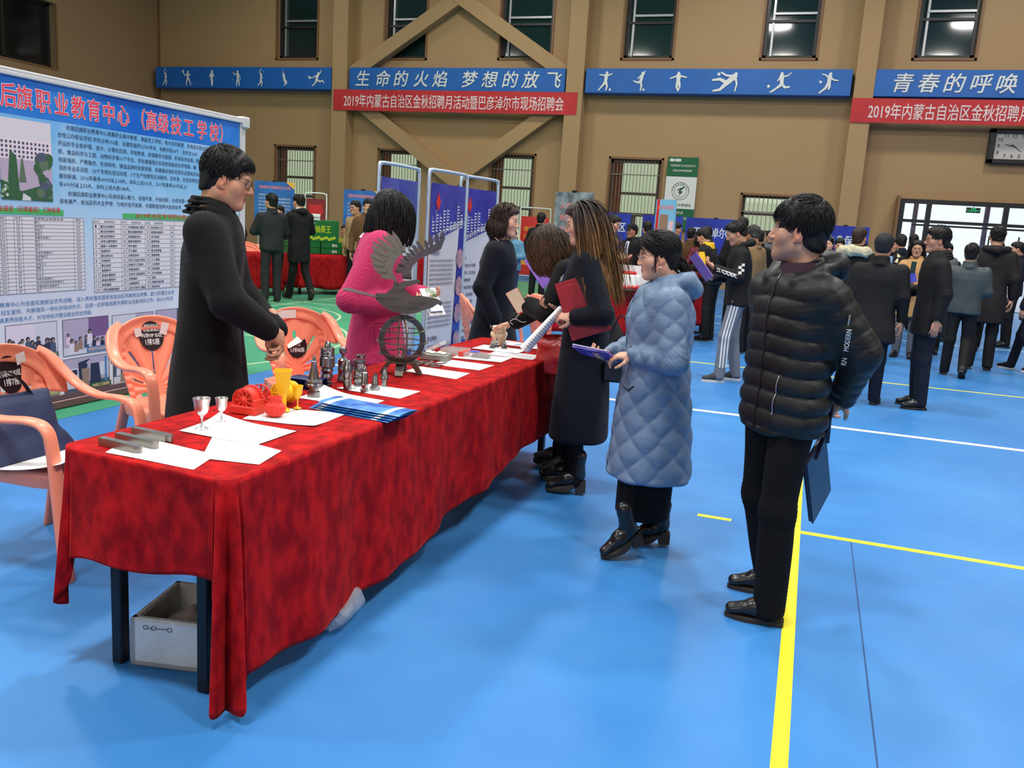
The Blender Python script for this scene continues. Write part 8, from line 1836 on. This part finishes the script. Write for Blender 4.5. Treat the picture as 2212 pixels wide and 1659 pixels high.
# --- left half
crowd('man in black leather jacket with folded arms, back half turned', -8.55, 12.55, 55, 1.77, 'charcoal', 'charcoal', 1, 'm', 'm', .84, arms=FOLD, build=1.05, head=(25, -4, 0))
crowd('man in long black parka with white collar walking left', -8.5, 13.3, 60, 1.80, 'black', 'black', 1, 'm', 'crop', .62, arms=FOLD, head=(15, 0, 0), legs=(dict(ankle=(.1, -.28, .16), knee=(.1, -.04, .5), pitch=-38), dict(ankle=(-.1, .14, .085))), hood=[([(-.09, .08, -.04), (-.12, -.0, -.0), (0, -.12, -.0), (.12, -.0, -.0), (.09, .08, -.04)], [.02, .03, .045, .03, .02])]); p = _LP[0]
mb = MB(); mb.lathe([(.078, .01), (.07, .055), (.066, .056)], 18, p.neck); mb.build('white_collar', CM['white'], p.root); Skin(p.parts['coat']).line([(.6, -.02, 1.3), (.6, .04, 1.3)], (-1, 0, 0), .015, CM['white'], 'sleeve_badge', 5)
crowd('man whose face shows between the two men in black', -10.03, 15.0, 165, 1.6, 'navy', 'black', 2, 'm', 'm', skin=(206, 150, 120))
crowd('man in brown jacket and white shirt, left of the woman in pink', -7.22, 13.4, 200, 1.79, 'brown', 'black', 1, 'm', 'm', arms=('down', 'down'), collar='turn'); p = _LP[0]; Skin(p.parts['coat']).line([(0, .6, 1.45), (0, .6, 1.15)], (0, -1, 0), .04, CM['white'], 'shirt', 8, sq=.2)
crowd('man with glasses just behind the man in brown jacket', -8.12, 14.6, 160, 1.77, 'beige', 'black', 2, 'm', 'm'); _LP[0].glasses(M_blackwire)
crowd('person in patterned dark coat behind the far left red table', -10.75, 14.6, 160, 1.58, 'charcoal', 'black', 2, 'f', 'long')
# seated man
e = armchair((-9.2, 16.1), 160, 'orange chair under the seated man in olive jacket', lod=1)
p = Person('person', 'man in olive yellow jacket seated behind the green boxes', (-9.2, 16.1, -.42), 165, 1.72, 2, (178, 128, 100), 'm', head=(35, 0, 0), armR='front', armL='front', legR=dict(hip=(.1, 0, .93), knee=(.13, .44, .92), ankle=(.13, .42, .51), pitch=0), legL=dict(hip=(-.1, 0, .93), knee=(-.13, .44, .92), ankle=(-.13, .42, .51)))
p.body(); p.top(CM['olive'], .86, 1.1, name='jacket', noise=.007, seed=3); p.shoes('oxford', (M_bleather, M_bsole)); p.hair(short_hair(.0095, 'm', 0), M_hair)
f = Field((-.35, -.25, .45), (.35, .65, 1.05), .02)
f.loft([.85, .98], [.17, .165], [.13, .12], k=0)
for sx in (-1, 1): f.chain([(sx*.1, 0, .93), (sx*.13, .44, .92), (sx*.13, .42, .5)], [.09, .075, .06], k=.03)
V, F = f.mesh(); mesh_obj('trousers', [(V, F)], CM['black'], p.root)
crowd('person in pale blue padded jacket beyond the far end of the table', -5.0, 14.6, 160, 1.5, 'ltblue', 'jeans', 1, 'm', 'm', puffer=True, arms=('front', 'front'), head=(0, 30, 0))
crowd('person in cream jacket with green hood and shoulder strap behind the recruiting banner', -5.3, 15.0, 40, 1.74, 'cream', 'black', 2, 'm', 'crop'); p = _LP[0]; mb = MB(); mb.lathe([(.12, -.05), (.11, .0), (.09, .04)], 18, p.neck); mb.build('green_hood', CM['green'], p.root)
crowd('person in dark jeans and black trainers stepping behind the leaning woman', -5.0, 17.4, 140, 1.68, 'black', 'jeans', 1, 'm', 'm', shoes=('sneaker', (CM['black'], M_wsole)))
crowd('dark-haired person behind the grey picture board', -5.2, 16.8, 0, 1.78, 'black', 'black', 2, 'm', 'm')
